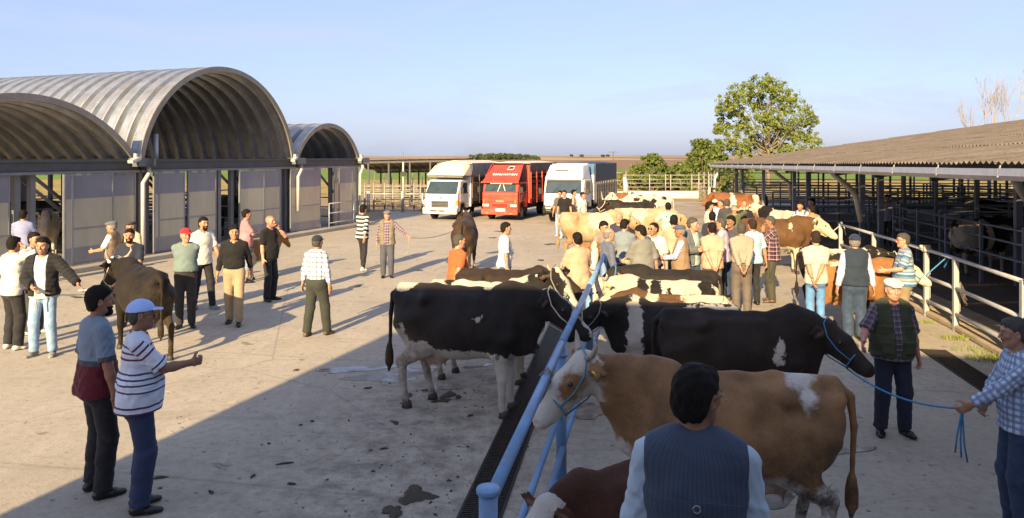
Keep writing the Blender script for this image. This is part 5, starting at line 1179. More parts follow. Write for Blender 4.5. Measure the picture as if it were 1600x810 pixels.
        if z_h < .95: tp += [Ell(T((e*.075, -.045, .90)), sc((.112, .112, .14))+i_, k=.06) for e in (-1, 1)]
        if fat > .05: tp.append(Ell(T((0, .02+fat*.16, 1.05)), sc((.145+fat*.08, .11+fat*.15, .24))+i_, k=.08))
        hb = T((0, 0, z_h)); ax = nrm(T((0, 0, 1.2))-T((0, 0, .95)))
        ap = []
        if sleeve:
            for e, S_, el, Wt, d, n, t, curl in arms:
                if sleeve <= .62:
                    ap.append(Cap(S_, S_+(el-S_)*sleeve/.55*.98, .053*s+i_, .053*s+i_+loose*.5, None, .035, flat=True))
                else:
                    f = min(1., (sleeve-.55)/.45*.97); ap += [Cap(S_, el, .053*s+i_, .047*s+i_, None, .035), Cap(el, el+(Wt-el)*f, .049*s+i_, .038*s+i_, None, .03, flat=True)]
        g_ = Grid(tp+ap, h*.97 if not near else h*.85).add(tp); X_, Y_, Z_ = g_.xyz()
        if spec.get('wr', 1):
            g_.F = g_.F+(f32(.0088*spec.get('wr', 1))*(.55*wrk(X_, Y_, Z_, seed+px*.01, 1.3)+.6*wrk(X_*.6+Z_*.3, Y_*.6, Z_, seed+px*.02, 2.3))).astype(f32)*np.clip((1.42*s-Z_)/(.25*s), .25, 1).astype(f32)
        g_.clip(lambda X, Y, Z: -((X-hb[0])*ax[0]+(Y-hb[1])*ax[1]+(Z-hb[2])*ax[2])+.005*np.sin(X*11+px)+0*Y)
        if not sleeve:         # armholes
            g_.add([Ell(T((e*.222, -.012, 1.40)), sc((.040, .095, .135)), None, .008, True) for e in (-1, 1)])
        if ap:
            F0 = g_.F.copy(); g2 = Grid(tp+ap, g_.h); g2.add(ap)
            wf = (f32(.0075)*wrk(X_, Y_, Z_, seed+3+px*.013, 2.1)).astype(f32); d = g2.F+wf; k = f32(.03); hh_ = np.clip(.5+.5*(F0-d)/k, 0, 1); g_.F = F0+(d-F0)*hh_-k*hh_*(1-hh_)
        nb = T((0, .02, 1.475)); nr = .062*s+(.012 if vneck else 0)
        g_.add([Ell(T((0, .022, 1.495)), sc((.060, .062, .045)), None, .01, True)])
        if vneck: g_.add([Cap(T((0, .10, 1.47)), T((0, .16, 1.47-.09*(2 if vneck is True else vneck))), .038*s, .012*s, None, .006, sub=True)])
        if openw is not None:
            g_.clip(lambda X, Y, Z: np.minimum(np.minimum(openw(Z/s)*s-np.abs(X), Y-.03*s), .5))
        vs_, Q = g_.mesh(); o = mk(name, vs_, Q, m_, root, {'pat': pat(vs_)/1.0})
        if collar and spec.get('collar'):
            cp = [Cap(T((-.052, -.03, 1.485)), T((-.034, .062, 1.462)), (.012*s, .024*s), (.012*s, .022*s), A(1, 0, 0), .01), Cap(T((.052, -.03, 1.485)), T((.034, .062, 1.462)), (.012*s, .024*s), (.012*s, .022*s), A(1, 0, 0), .01), Cap(T((-.048, -.058, 1.492)), T((.048, -.058, 1.492)), (.024*s, .014*s), (.024*s, .014*s), A(0, 0, 1), .02)]
            g_ = Grid(cp, hh*1.2).add(cp); vs_, Q = g_.mesh(); mk('collar', vs_, Q, spec.get('collarm', m_), o, {'pat': pat(vs_)})
        return o
    infl = .010*s
    if top:
        tuck = top.get('tuck', False)
        garment('shirt', top, infl*.7, sleeve=top.get('sleeve', .5), vneck=top.get('vneck', False), hem=1.0 if tuck else None, seed=1)
        if top.get('vest'): 
            v_ = top['vest']; v_ = dict(v_); v_['loose'] = max(v_.get('loose', 0), top.get('loose', .012)); garment('vest', v_, infl*.7+.017, openw=v_.get('open'), sleeve=None, vneck=v_.get('vneck', False), hem=v_.get('hem', .88), collar=False, seed=1)
        if top.get('jacket'):
            v_ = top['jacket']; v_ = dict(v_); v_['loose'] = max(v_.get('loose', 0), top.get('loose', .012)); garment('jacket', v_, infl*.7+.021, openw=v_.get('open'), sleeve=v_.get('sleeve', .98), hem=v_.get('hem', .86), seed=1)
    # trousers
    lz = trou.get('leg', .07); tm = trou['mat']; tw = trou.get('w', 1.0); lp = []
    tp = [Cap(T((0, 0, 1.03)), sc((0, -.005, .93)), (.150*s*fw, .104*s*fw), (.158*s*(1+fat*.6), .118*s*(1+fat*.6)), None, .05), Ell(sc((-.072, -.045, .89)), sc((.095, .095, .10)), k=.05), Ell(sc((.072, -.045, .89)), sc((.095, .095, .10)), k=.05)]
    if fat > .05: tp.append(Ell(T((0, .015+fat*.12, 1.0)), sc((.14+fat*.08, .10+fat*.12, .10)), k=.06))
    for e, hip, kn, an, td in legs:
        en = an+A(0, 0, -.035*s); bot = kn+(en-kn)*min(1, max(.2, (kn[2]-lz*s)/(kn[2]-en[2]+1e-6)))
        lp += [Cap(hip+A(0, 0, .02), kn, .095*s*tw, .074*s*tw, None, .035), Cap(kn, bot, .073*s*tw, (.064*s*tw, .070*s*tw), A(1, 0, 0), .03, flat=True), Cap(kn+A(0, -.015, -.02)*s, kn+(an-kn)*.45+A(0, -.022, 0)*s, .058*s*tw, .058*s*tw, None, .03)]
    g_ = Grid(tp+lp, h).add(tp+lp); X_, Y_, Z_ = g_.xyz()
    low = np.clip(1.2-Z_/(.42*s), .25, 1.0)+.5*np.exp(-((Z_-.5*s)/(.09*s))**2)+.35*np.exp(-((Z_-.86*s)/(.08*s))**2)
    g_.F = g_.F+(f32(.0085*trou.get('wr', 1))*low*(.5*wrk(X_*.7, Y_*.7, Z_*1.15, px*.02, 1.2)+.6*wrk(X_*.6, Y_*.6+Z_*.2, Z_*1.1, px*.03, 2.3))).astype(f32); wb = T((0, 0, 1.035)); ax = nrm(T((0, 0, 1.2))-T((0, 0, .95)))
    g_.clip(lambda X, Y, Z: (X-wb[0])*ax[0]+(Y-wb[1])*ax[1]+(Z-wb[2])*ax[2]); vs_, Q = g_.mesh(); q = vs_/s
    trp = np.stack([np.where(q[:, 0] > 0, q[:, 0]-.09, q[:, 0]+.09), q[:, 2], q[:, 1]], 1); to = mk('trousers', vs_, Q, tm, root, {'pat': trp})
    if lz > .2:
        lg = [c for e, hip, kn, an, td in legs for c in (Cap(kn+A(0, 0, .05), kn, .056*s, .052*s), Cap(kn, an, .05*s, .036*s), Cap(kn+A(0, -.012, -.05)*s, kn+(an-kn)*.5+A(0, -.02, 0)*s, .045*s, .045*s))]; g_ = Grid(lg, h).add(lg); vs_, Q = g_.mesh(); mk('lower_legs', vs_, Q, SKIN[skin], root, {'flush': np.zeros(len(vs_)), 'stub': np.zeros(len(vs_))})
    if belt is not None or (top and top.get('tuck')):
        m = MB(); rr_ = [T((cos(a)*(.158*fw), sin(a)*(.112*fw)+(fat*.06 if sin(a) > 0 else 0), 1.012)) for a in [2*pi*i/24 for i in range(24)]]
        vv = []; 
        for p in rr_: vv += [p+A(0, 0, -.018*s), p+A(0, 0, .018*s)]
        m.add(vv, [(2*i, (2*i+2) % 48, (2*i+3) % 48, 2*i+1) for i in range(24)], True); o = obj('belt', m, belt_m, root); o.modifiers.new('t', 'SOLIDIFY').thickness = .006; o.modifiers['t'].offset = 1
    for e, hip, kn, an, td in legs:
        lift = an[2]-.085*s; P = lambda f, z: A(an[0], an[1], 0)+td*f*s+A(0, 0, z*s+lift); wv = np.cross(td, A(0, 0, 1))
        shp = [Cap(P(-.045, .036), P(.085, .034), (.037*s, .036*s), (.043*s, .034*s), wv, .02), Cap(P(.085, .03), P(.165, .022), (.044*s, .030*s), (.032*s, .022*s), wv, .03), Cap(P(-.02, .05), an+A(0, 0, .03*s), .040*s, .042*s, None, .03)]
        g_ = Grid(shp, hh*1.7, .012).add(shp); fl = an[2]-.085*s; g_.clip(lambda X, Y, Z: fl+.002-Z+0*X); vs_, Q = g_.mesh(); so = mk('shoe', vs_, Q, SHOE[shoes], root)
        if shoes in ('white', 'grey', 'brown') or near:
            sl = [Cap(P(-.047, .008), P(.085, .008), (.040*s, .010*s), (.046*s, .010*s), wv, .01), Cap(P(.085, .008), P(.163, .009), (.046*s, .010*s), (.034*s, .009*s), wv, .01)]; g_ = Grid(sl, hh*1.3, .012).add(sl); vs_, Q = g_.mesh(); mk('sole', vs_, Q, shoe_w if shoes in ('grey',) else leather, so)
    HANDS[label] = [tuple(Wt+d*.075*s+n*.015*s) for e, S_, el, Wt, d, n, t, curl in arms]
    if extra: extra(root, dict(T=T, HH=HH, arms=arms, s=s, legs=legs, Hm=Hm))
    return root
# ================================================================ CATTLE
def coat(name, c1, c2=(.52, .475, .40), dirt=(.10, .065, .035), var=.3, edge=.035, c1b=None, rough=.6, soft=.006):
    if name in MATS: return MATS[name]
    k = NT(name); o = k.coord(); n = k.noise(o, 3.2, 5, .6); n2 = k.noise(o, 9, 5, .65); fine = k.noise(k.coord(scale=(1, 1, .35)), 130, 3, .7)
    a = k.mix(k.ramp(n, .32, .68), dark(c1, 1-var), dark(c1, 1+var*.6)) if c1b is None else k.mix(k.ramp(n, .36, .66), c1, c1b)
    b = k.mix(k.ramp(n, .3, .7), dark(c2, .8), dark(c2, 1.08)); b = k.mix(k.ramp(k.noise(o, 2.1, 6, .65), .52, .72, 0, .45), b, (c2[0]*.75, c2[1]*.58, c2[2]*.40))
    f = k.math('ADD', k.attr('patch'), k.math('ADD', k.math('MULTIPLY', k.math('SUBTRACT', n2, .5), edge*4.5), k.math('MULTIPLY', k.math('SUBTRACT', fine, .5), .02)))
    c = k.mix(k.ramp(f, -soft, soft), b, a)
    c = k.mix(k.ramp(fine, .35, .75, 0, .3), c, dark(c1, .6)) if c1b is None and False else c
    c = k.mix(k.math('MULTIPLY', k.ramp(fine, .45, .8), .16), c, (.42, .37, .30) if c1[0] > .2 else (.05, .038, .03))
    d = k.math('MULTIPLY', k.attr('dirt'), k.ramp(k.noise(o, 7, 8, .75), .36, .60)); c = k.mix(k.math('MULTIPLY', d, .92), c, dirt)
    c = k.mix(k.attr('nose'), c, k.mix(k.ramp(n2, .4, .6), (.02, .016, .014), (.05, .035, .03)) if c1[0] < .1 else k.mix(k.ramp(n2, .35, .65), (.45, .24, .19), (.30, .16, .13)))
    c = k.mix(k.attr('pink'), c, (.42, .25, .19))
    k.bump(k.math('ADD', k.math('MULTIPLY', fine, .5), k.math('MULTIPLY', n2, 1.2)), .7, .022); k.set(k.b, 'Sheen Weight', .03)
    MATS[name] = k.fin(c, rough, 0, .18); return MATS[name]
horn_m = mat('horn', (.38, .33, .26), .45, 0, .35, 9, .2, 40, world=False); hoof_m = mat('hoof', (.045, .035, .028), .6, 0, .4, 20, .3, 50, world=False)
tagm = mat('ear_tag_yellow', (.75, .52, .02), .4, 0, .1, 30, 0); tag2 = mat('ear_tag_red', (.7, .2, .05), .4, 0, .1, 30, 0)
ROPE = {'blue': mat('blue_rope', (.05, .22, .42), .8, 0, .3, 60, .5, 300), 'teal': mat('teal_rope', (.10, .24, .32), .8, 0, .3, 60, .5, 300), 'white': mat('pale_rope', (.55, .50, .40), .85, 0, .3, 60, .5, 300), 'grey': mat('grey_rope', (.25, .24, .22), .85, 0, .3, 60, .5, 300)}
BLK, BRN, FAWN, CRM, DBR, RED = (.0125, .0108, .0100), (.105, .052, .022), (.27, .145, .062), (.45, .36, .24), (.020, .014, .011), (.20, .078, .03)

def cow(px, Y, face, label, mt, size=1.0, neck=(1.0, 0, 1.30), hdir=(.62, 0, -.55), patches=(), white0=False, face_white=None, horns=None, tagc=None, halter=None, py=None, legs=(0, 0, 0, 0), udder=True, dirt=.5, fat=1.0, h=None, X=None, seed=0, blaze=False, eyepatch=0, white_legs=0., group='cattle at the market', z0=0., tail=(0, 0), cat='cow', thin=1.0):
    if X is None: X = (px-800)/FPX*Y
    s = size; root = empty('cow', (X, Y, z0), R(90-face), label=label, cat=cat, group=group)
    h = h or (.0185 if Y < 10.5 else .026 if Y < 16 else .034); w = fat
    P = [Ell((-.02, 0, .935), (.66, .315*w, .355), k=.08), Ell((.40, 0, .95), (.40, .235, .385), k=.08), Ell((-.66, 0, 1.05), (.36, .235, .26), k=.08), Ell((-.16, 0, .80), (.50, .27*w, .25), k=.08), Ell((-.72, 0, .95), (.27, .20, .33), k=.08),
         Cap((-.93, 0, 1.318), (-.45, 0, 1.315), .05, .055, None, .07), Cap((-.45, 0, 1.315), (.42, 0, 1.305), .05, .055, None, .07), Cap((.40, 0, 1.31), (.62, 0, 1.325), .06, .07, None, .07), Cap((.60, 0, 1.32), (.78, 0, 1.25), .07, .09, None, .08)]
    for e in (-1, 1):
        P += [Cap((-.55, e*.10, 1.275), (-.51, e*.222, 1.228), .042, .040, None, .08), Cap((-.93, e*.05, 1.27), (-.96, e*.085, 1.215), .045, .05, None, .06), Cap((.44, e*.10, 1.24), (.60, e*.19, .86), (.13, .045), (.11, .075), (1, 0, 0), .06), Cap((-.52, e*.20, 1.20), (-.92, e*.09, 1.18), .035, .04, None, .07),
              Cap((-.45, e*.11, 1.245), (.20, e*.11, 1.235), .03, .03, None, .12), Ell((-.34, e*.36, 1.09), (.15, .125, .13), None, .08, True), Ell((-.72, e*.33, 1.06), (.10, .09, .12), None, .08, True), Ell((.27, e*.36, 1.10), (.05, .09, .2), None, .09, True)]
    nP = len(P); N0, N1 = A(.54, 0, 1.12), A(*neck); hd = nrm(A(*hdir)); side = nrm(np.cross(A(0, 0, 1), hd)); up = np.cross(hd, side); M = np.stack([hd, side, up], 1)
    mid = (N0+N1)/2+A(0, 0, .01)
    nw = A(0, 1, 0)
    P += [Cap(N0+A(-.05, 0, .03), mid, (.14, .29), (.10, .20), nw, .09), Cap(mid, N1-hd*.02, (.115, .205), (.085, .135), nw, .08), Cap((.54, 0, .78), mid+A(.02, 0, -.17), (.05, .12), (.03, .06), nw, .07), Cap((.66, 0, .72), (.60, 0, .95), (.06, .12), (.10, .2), nw, .09)]
    HP = lambda x, y, z: N1+M @ A(x*1.14, y*1.14, z*1.14)
    H = [Cap(HP(-.01, 0, .02), HP(.16, 0, .015), (.112, .125), (.102, .120), side, .05), Cap(HP(.16, 0, .01), HP(.40, 0, -.02), (.094, .112), (.070, .078), side, .05), Ell(HP(.44, 0, -.03), (.078, .086, .074), M, .04), Cap(HP(.05, 0, -.10), HP(.38, 0, -.085), (.045, .05), (.035, .03), side, .05),
         Ell(HP(-.035, 0, .075), (.06, .075, .055), M, .04)]
    for e in (-1, 1):
        H += [Ell(HP(.145, e*.086, .05), (.042, .028, .034), M, .025), Ell(HP(.485, e*.036, -.008), (.022, .016, .016), M, .01, True), Cap(HP(.10, e*.075, -.02), HP(.26, e*.05, -.05), .035, .03, None, .04)]
    H.append(Cap(HP(.42, -.05, -.066), HP(.42, .05, -.066), .01, .01, None, .01, sub=True))
    ears = []
    for e in (-1, 1):
        b = HP(-.02, e*.095, .035); d = nrm(M @ A(-.22, e*1., .03)+A(0, 0, -.12)); ears += [Cap(b, b+d*.11, (.036, .020), (.074, .017), A(0, 0, 1), .02), Cap(b+d*.11, b+d*.235, (.074, .016), (.024, .01), A(0, 0, 1), .02)]
    Lg = []; hoofs = []
    for i, (e, fx) in enumerate(((-1, 1), (1, 1), (-1, 0), (1, 0))):
        dx = legs[i]
        if fx:
            y = e*.165; pts = [(.50, y, .85), (.47+dx*.3, y, .66), (.49+dx*.75, y*.95, .40), (.48+dx, y*.95, .13), (.50+dx, y*.95, .06)]; rr = [(.125, .085), (.085, .065), (.052, .05), (.036, .035), (.042, .044)]
        else:
            y = e*.185; pts = [(-.66, y, 1.0), (-.52+dx*.2, y, .72), (-.83+dx*.7, y*.95, .50), (-.78+dx, y*.95, .14), (-.755+dx, y*.95, .06)]; rr = [(.23, .12), (.145, .085), (.06, .045), (.038, .037), (.044, .046)]
        for a in range(4): Lg.append(Cap(pts[a], pts[a+1], tuple(x*thin for x in rr[a]), tuple(x*thin for x in rr[a+1]), (1, 0, 0), .05 if a < 2 else .025))
        if fx: Lg.append(Ell((pts[2][0]+.008, pts[2][1], pts[2][2]), (.052, .048, .055), k=.03))
        else: Lg += [Ell((pts[2][0]-.02, pts[2][1], pts[2][2]+.02), (.05, .04, .06), k=.03), Cap((-.78, y*.8, .98), (-.60, y*.95, .72), (.16, .10), (.11, .08), (1, 0, 0), .06)]
        hoofs.append(pts[4])
    if udder:
        UD = [Ell((-.43, 0, .60), (.19, .14, .14), k=.05)]+[Cap((-.43+a*.075, b*.065, .49), (-.43+a*.08, b*.07, .425), .020, .013, None, .02) for a in (-1, 1) for b in (-1, 1)]; Lg += UD
    tx, ty = tail; T0 = [(-.96, 0, 1.285), (-1.06, 0, 1.22), (-1.09, ty*.3, 1.0), (-1.08+tx*.5, ty*.7, .75), (-1.08+tx, ty, .55)]
    TL = [Cap(T0[i], T0[i+1], [.045, .034, .026, .022][i], [.034, .026, .022, .02][i], None, .02) for i in range(4)]+[Cap(T0[4], A(*T0[4])+A(tx*.2, 0, -.2), (.042, .04), (.02, .02), None, .03), Cap(A(*T0[4])+A(0, 0, .08), A(*T0[4])+A(.0, 0, -.1), .034, .05, None, .03)]
    KX = .87
    for p in P[:nP]+Lg+TL:
        if isinstance(p, Cap): p.__init__((p.a[0]*KX, *p.a[1:]), (p.b[0]*KX, *p.b[1:]), p.ra, p.rb, p.u0, p.k, p.sub)
        else: p.__init__((p.c[0]*KX, *p.c[1:]), (p.r[0]*KX, *p.r[1:]), None, p.k, p.sub)
    hoofs = [(x*KX, y, z) for x, y, z in hoofs]; allp = P+H+ears+Lg+TL
    g_ = Grid(allp, h/s, .03); g_.add(P+Lg).add(H).add(ears).add(TL)
    X_, Y_, Z_ = g_.xyz(); g_.F = g_.F+(f32(.0065)*np.sin(27*X_+6*Z_+1.5*np.sin(9*Z_))*np.clip((Z_-.7)*3, 0, 1)*np.clip(1-np.abs(X_-.1)*1.4, 0, 1)).astype(f32)
    g_.clip(lambda X, Y, Z: .05-Z+0*X); vs_, Q = g_.mesh(2)
    # colouring fields
    n = len(vs_); pf = np.full(n, .3)
    sgn = -1 if not white0 else 1
    for pt in patches:
        c, r = A(*pt[0]), A(*pt[1]); q = (vs_-c)/r; d = (np.sqrt((q*q).sum(1))-1)*r.min()*.8
        pf = np.minimum(pf, d)
    rs = np.random.default_rng(seed)
    if white0:                 # white animal with dark patches: reverse
        pf = -pf
    loc = (vs_-N1) @ M; inh = (loc[:, 0] > -.14) & (np.abs(loc[:, 1]) < .30) & (np.abs(loc[:, 2]) < .24) & (vs_[:, 0] > .62)
    if face_white is True: pf = np.where(inh, np.minimum(pf if not white0 else .3, np.abs(loc[:, 1])*.9-.13+(loc[:, 0] < .02)*.02), pf)
    elif face_white is False: pf = np.where(inh, .3, pf)
    if blaze: pf = np.where(inh & (loc[:, 2] > -.02), np.where(True, np.abs(loc[:, 1])-blaze*(.7+1.2*np.clip(loc[:, 0], 0, .3)), pf), pf)
    if eyepatch: pf = np.where(inh, np.maximum(pf, eyepatch-np.sqrt(((loc[:, 0]-.16)/1.5)**2+(np.abs(loc[:, 1])-.09)**2+((loc[:, 2]-.03)/1.3)**2)), pf)
    if white_legs: pf = np.where((vs_[:, 2] < .66) & (vs_[:, 0] > -.86), np.minimum(pf, vs_[:, 2]-white_legs+.05*np.sin(vs_[:, 0]*9)), pf)
    dr = dirt*np.clip((.95-vs_[:, 2])/.55, 0, 1)*np.clip((-.12-vs_[:, 0])/.25, 0, 1)+dirt*.6*np.exp(-((vs_[:, 0]+.65)/.27)**2-((vs_[:, 2]-.75)/.25)**2)+.35*dirt*np.clip((.25-vs_[:, 2])/.15, 0, 1)
    nose = np.clip(1-np.sqrt(((loc[:, 0]-.49)/.055)**2+(loc[:, 1]/.06)**2+((loc[:, 2]+.02)/.05)**2), 0, 1)*1.8
    pink = np.zeros(n)
    if udder: pink = np.clip(1.4-np.sqrt(((vs_[:, 0]+.375)/.16)**2+(vs_[:, 1]/.14)**2+((vs_[:, 2]-.54)/.14)**2), 0, 1)*.8
    for e in (-1, 1):
        b = HP(-.02, e*.095, .035); d = nrm(M @ A(-.22, e*1., .03)+A(0, 0, -.12)); dd, t_ = segd(vs_, b+d*.06, b+d*.21); fr_ = (vs_-b) @ hd; pink = np.maximum(pink, .42*np.clip(1.2-dd/.06, 0, 1)*(fr_ > .0))
    ob = mk('body', vs_*s, Q, mt, root, {'patch': pf, 'dirt': np.clip(dr, 0, 1), 'nose': np.clip(nose, 0, 1), 'pink': pink})
    for x, y, z in hoofs:
        m = MB(); m.lathe([(.052*s, 0), (.056*s, .004), (.043*s, .075*s), (.02*s, .085*s)], (0, 0, 0), n=12); v_ = []
        o = obj('hoof', m, hoof_m, root); o.location = A(x+.01, y, 0.)*s; o.scale = (1.12, .95, 1)
    for e in (-1, 1):
        m = MB(); m.lathe([(0, .019), (.009, .017), (.016, .009), (.019, 0), (.014, -.01)], (0, 0, 0), n=10); o = obj('eye', m, eye_m, root); o.location = HP(.152, e*.101, .055)*s; o.rotation_euler = V(M @ A(.2, e, .1)).to_track_quat('Z', 'Y').to_euler(); o.scale = (s*1.2,)*3
    if horns:
        for e in (-1, 1):
            L = horns; b0 = HP(-.05, e*.07, .085); b1 = b0+M @ A(-.03*L, e*.085*L, .0)+A(0, 0, .03*L); b2 = b1+M @ A(-.02*L, e*.05*L, 0)+A(0, 0, .075*L); b3 = b2+M @ A(.02*L, -e*.005*L, 0)+A(0, 0, .075*L); pts = [b0, b1, b2, b3]; m = MB(); m.tube([p*s for p in pts], [.028*s, .025*s, .017*s, .005*s], 8); obj('horn', m, horn_m, root)
    if tagc:
        for e in ((1,) if tagc != 'both' else (-1, 1)):
            b = HP(-.02, e*.095, .035); d = nrm(M @ A(-.22, e*1., .03)+A(0, 0, -.12)); m = MB(); q = (b+d*.10+M @ A(.028, 0, -.02)); m.box(V(q*s), (.012*s, .05*s, .06*s), m=Matrix([[float(x) for x in r] for r in np.stack([hd, side, up], 1)])); obj('ear_tag', m, tagm, root)
    if halter:
        rm = ROPE[halter]; m = MB(); hr = .0075*s if Y < 12 else .012*s
        nb = [HP(.30, .080*cos(a), -.035+.098*sin(a))*s for a in [2*pi*i/16 for i in range(16)]]; m.tube(nb, hr, 6, closed=True)
        for e in (-1, 1): m.tube([HP(.30, e*.082, -.02)*s, HP(.17, e*.103, -.01)*s, HP(.04, e*.110, .03)*s, HP(-.06, e*.085, .105)*s, HP(-.085, 0, .135)*s], hr, 6)
        m.tube([HP(.30, .0, -.135)*s, HP(.12, .0, -.165)*s, HP(-.02, 0, -.15)*s], hr, 6); obj('halter', m, rm, root)
    bpy.context.view_layer.update()
    MW = Matrix.Translation((X, Y, z0)) @ Matrix.Rotation(R(90-face), 4, 'Z')
    root_pts = dict(chin=MW @ V(HP(.30, 0, -.14)*s), muzzle=MW @ V(HP(.46, 0, -.03)*s), poll=MW @ V(HP(0, 0, .1)*s))
    COWS.append((root, root_pts)); return root_pts
COWS = []
HOL = coat('coat_black_white', BLK, c1b=(.026, .020, .016)); HOLP = coat('coat_black_pied', (.011, .009, .008), (.54, .47, .37)); SIM = coat('coat_fawn', FAWN, (.60, .56, .50), (.045, .032, .022), soft=.02, var=.42); DRK = coat('coat_dark', DBR, (.55, .50, .42), (.10, .065, .03), c1b=(.034, .021, .013)); DK2 = coat('coat_near_black', (.020, .0145, .011), (.55, .50, .42), (.10, .065, .03), c1b=(.036, .024, .016))
BR = coat('coat_brown', BRN, (.53, .46, .34)); CR = coat('coat_cream', (.40, .31, .20), (.48, .42, .32), (.17, .09, .035), c1b=(.27, .165, .08)); RD = coat('coat_red', RED, (.66, .58, .46)); ORG = coat('coat_orange', (.24, .105, .03), (.62, .54, .42)); CALF = coat('coat_calf', (.075, .028, .016), (.6, .55, .48))
G1, G2 = 'cattle tied left of the blue rail', 'cattle tied right of the blue rail'
c1 = cow(0, 8.95, 108, 'big black and white cow with pale udder, head reaching over the blue rail', HOL, 1.09, X=-.53, neck=(.93, 0, 1.23), hdir=(.80, .0, -.55), patches=[((-.78, 0, 1.36), (.16, .22, .085)), ((-.52, -.1, .50), (.30, .36, .33)), ((-.70, -.1, .62), (.16, .3, .36)), ((-.05, -.05, .60), (.62, .32, .13)), ((.30, 0, 1.40), (.11, .10, .06)), ((.22, -.26, 1.07), (.025, .05, .018))], white_legs=.60, blaze=.035, halter='white', legs=(.03, .02, -.02, .16), dirt=.75, group=G1, tail=(-.02, -.03), seed=1)
cow(765, 10.15, 104, 'white backed pied cow with raised dark head and pale blaze, behind the big one', HOLP, .98, white0=True, neck=(.93, -.02, 1.46), hdir=(.60, -.42, -.62), patches=[((.72, 0, 1.15), (.24, .3, .42)), ((-.55, .1, 1.3), (.14, .2, .1)), ((.05, .1, 1.28), (.13, .12, .1)), ((.38, -.2, 1.2), (.12, .2, .2)), ((-.8, -.1, 1.0), (.15, .2, .3)), ((-.1, -.3, 1.05), (.3, .12, .16)), ((1.05, 0, 1.4), (.35, .3, .4))], blaze=.055, halter='grey', legs=(.02, .0, .0, .1), group=G1, horns=.4, seed=2)
cow(795, 11.7, 102, 'dark brown cow mostly hidden at the far end of the left row', DRK, .93, neck=(.98, 0, 1.12), hdir=(.75, -.2, -.6), group=G1, seed=3)
r1 = cow(1126, 5.75, 281, 'large fawn horned cow with white face in the foreground, tied by a teal halter', SIM, 1.02, neck=(1.03, .04, 1.32), hdir=(.62, .34, -.60), patches=[((-.56, 0, 1.36), (.10, .20, .10)), ((-.60, .17, 1.26), (.05, .1, .10)), ((-.42, 0, .45), (.28, .4, .26)), ((.72, 0, .66), (.10, .12, .18))], face_white=True, eyepatch=.085, horns=.8, tagc=1, halter='teal', white_legs=.62, dirt=1.0, group=G2, legs=(0, .05, .10, -.04), tail=(.02, .05), seed=4, fat=1.06)
r2 = cow(1160, 8.05, 99, 'black brown cow facing right with a blue halter and a white shoulder mark', DK2, 1.01, fat=.93, neck=(.86, -.02, 1.14), hdir=(.66, -.50, -.52), patches=[((.36, -.25, 1.02), (.035, .14, .09)), ((.30, -.27, .92), (.05, .12, .07)), ((-.05, 0, .55), (.3, .3, .06))], halter='blue', tagc=1, group=G2, dirt=.2, seed=5, white_legs=.2)
cow(1048, 9.05, 281, 'pied heifer with a broad white band behind its black shoulder', HOL, .93, neck=(.95, .05, 1.20), hdir=(.70, .45, -.50), patches=[((.46, .0, .85), (.12, .5, .70)), ((-.55, .1, 1.3), (.30, .2, .06)), ((-.12, .25, .66), (.16, .2, .14))], white_legs=.55, halter='grey', group=G2, seed=6, udder=False)
cow(1046, 9.95, 280, 'low brown and white heifer squeezed in the middle of the right row', BR, .88, neck=(.95, 0, 1.15), patches=[((-.5, 0, 1.3), (.35, .25, .10)), ((.25, 0, 1.3), (.10, .3, .2)), ((0, .1, .6), (.5, .3, .12))], face_white=True, tagc=1, group=G2, seed=7, white_legs=.5, udder=False)
cow(1030, 10.95, 281, 'white heifer with black blots, cream horned head and yellow tag', HOLP, .90, white0=True, neck=(.93, .08, 1.24), hdir=(.55, .40, -.65), patches=[((.28, .15, 1.22), (.10, .25, .18)), ((.05, .15, 1.20), (.10, .25, .20)), ((-.15, .2, 1.05), (.09, .2, .18)), ((-.75, 0, 1.1), (.16, .3, .35)), ((.5, 0, .8), (.2, .3, .3))], horns=.6, tagc=1, halter='grey', group=G2, seed=8, udder=False)
cow(1043, 12.0, 281, 'all black cow with a blue halter, farthest in the right row', HOL, .90, neck=(.93, .05, 1.25), hdir=(.65, .3, -.62), halter='blue', tagc=1, group=G2, seed=9)
calf = cow(968, 4.95, 232, 'small red brown calf with a white face at the foot of the rail', CALF, .73, neck=(.88, 0, 1.17), hdir=(.75, .1, -.6), face_white=True, udder=False, dirt=.1, cat='calf', seed=10)
d1 = cow(220, 11.5, 316, 'dark horned cow with a yellow stained hind leg, led by the jacketed man', coat('coat_sooty', (.0095, .0075, .006), (.45, .36, .22), (.10, .065, .03), c1b=(.019, .0135, .009)), 1.0, neck=(.96, .05, 1.24), hdir=(.72, .20, -.60), patches=[((-.66, .2, .45), (.16, .10, .36)), ((.9, 0, .9), (.1, .1, .2))], blaze=.05, horns=1.0, halter='white', dirt=.5, legs=(0, .05, -.12, .08), seed=11, tail=(.0, .02))
b1 = cow(728, 19.6, 4, 'dark brown cow seen from behind on the open yard', coat('coat_umber', (.032, .018, .011), (.45, .40, .33), (.10, .065, .03), c1b=(.06, .034, .02)), 1.04, neck=(.95, .12, 1.34), hdir=(.45, .70, -.5), blaze=.03, dirt=.2, seed=12, white_legs=.22, horns=.3)
cow(926, 21.3, 96, 'cream cow with a tan stained thigh standing side on', CR, 1.06, neck=(1.0, -.1, 1.15), hdir=(.8, -.1, -.55), dirt=1.0, horns=.6, seed=13, patches=[((.2, 0, 1.1), (.4, .4, .3))])
cow(1008, 22.4, 93, 'second cream cow with its head lowered to the right', CR, 1.09, neck=(1.0, 0, 1.05), hdir=(.6, -.2, -.7), dirt=.7, seed=14, patches=[((-.3, 0, 1.2), (.4, .4, .3))])
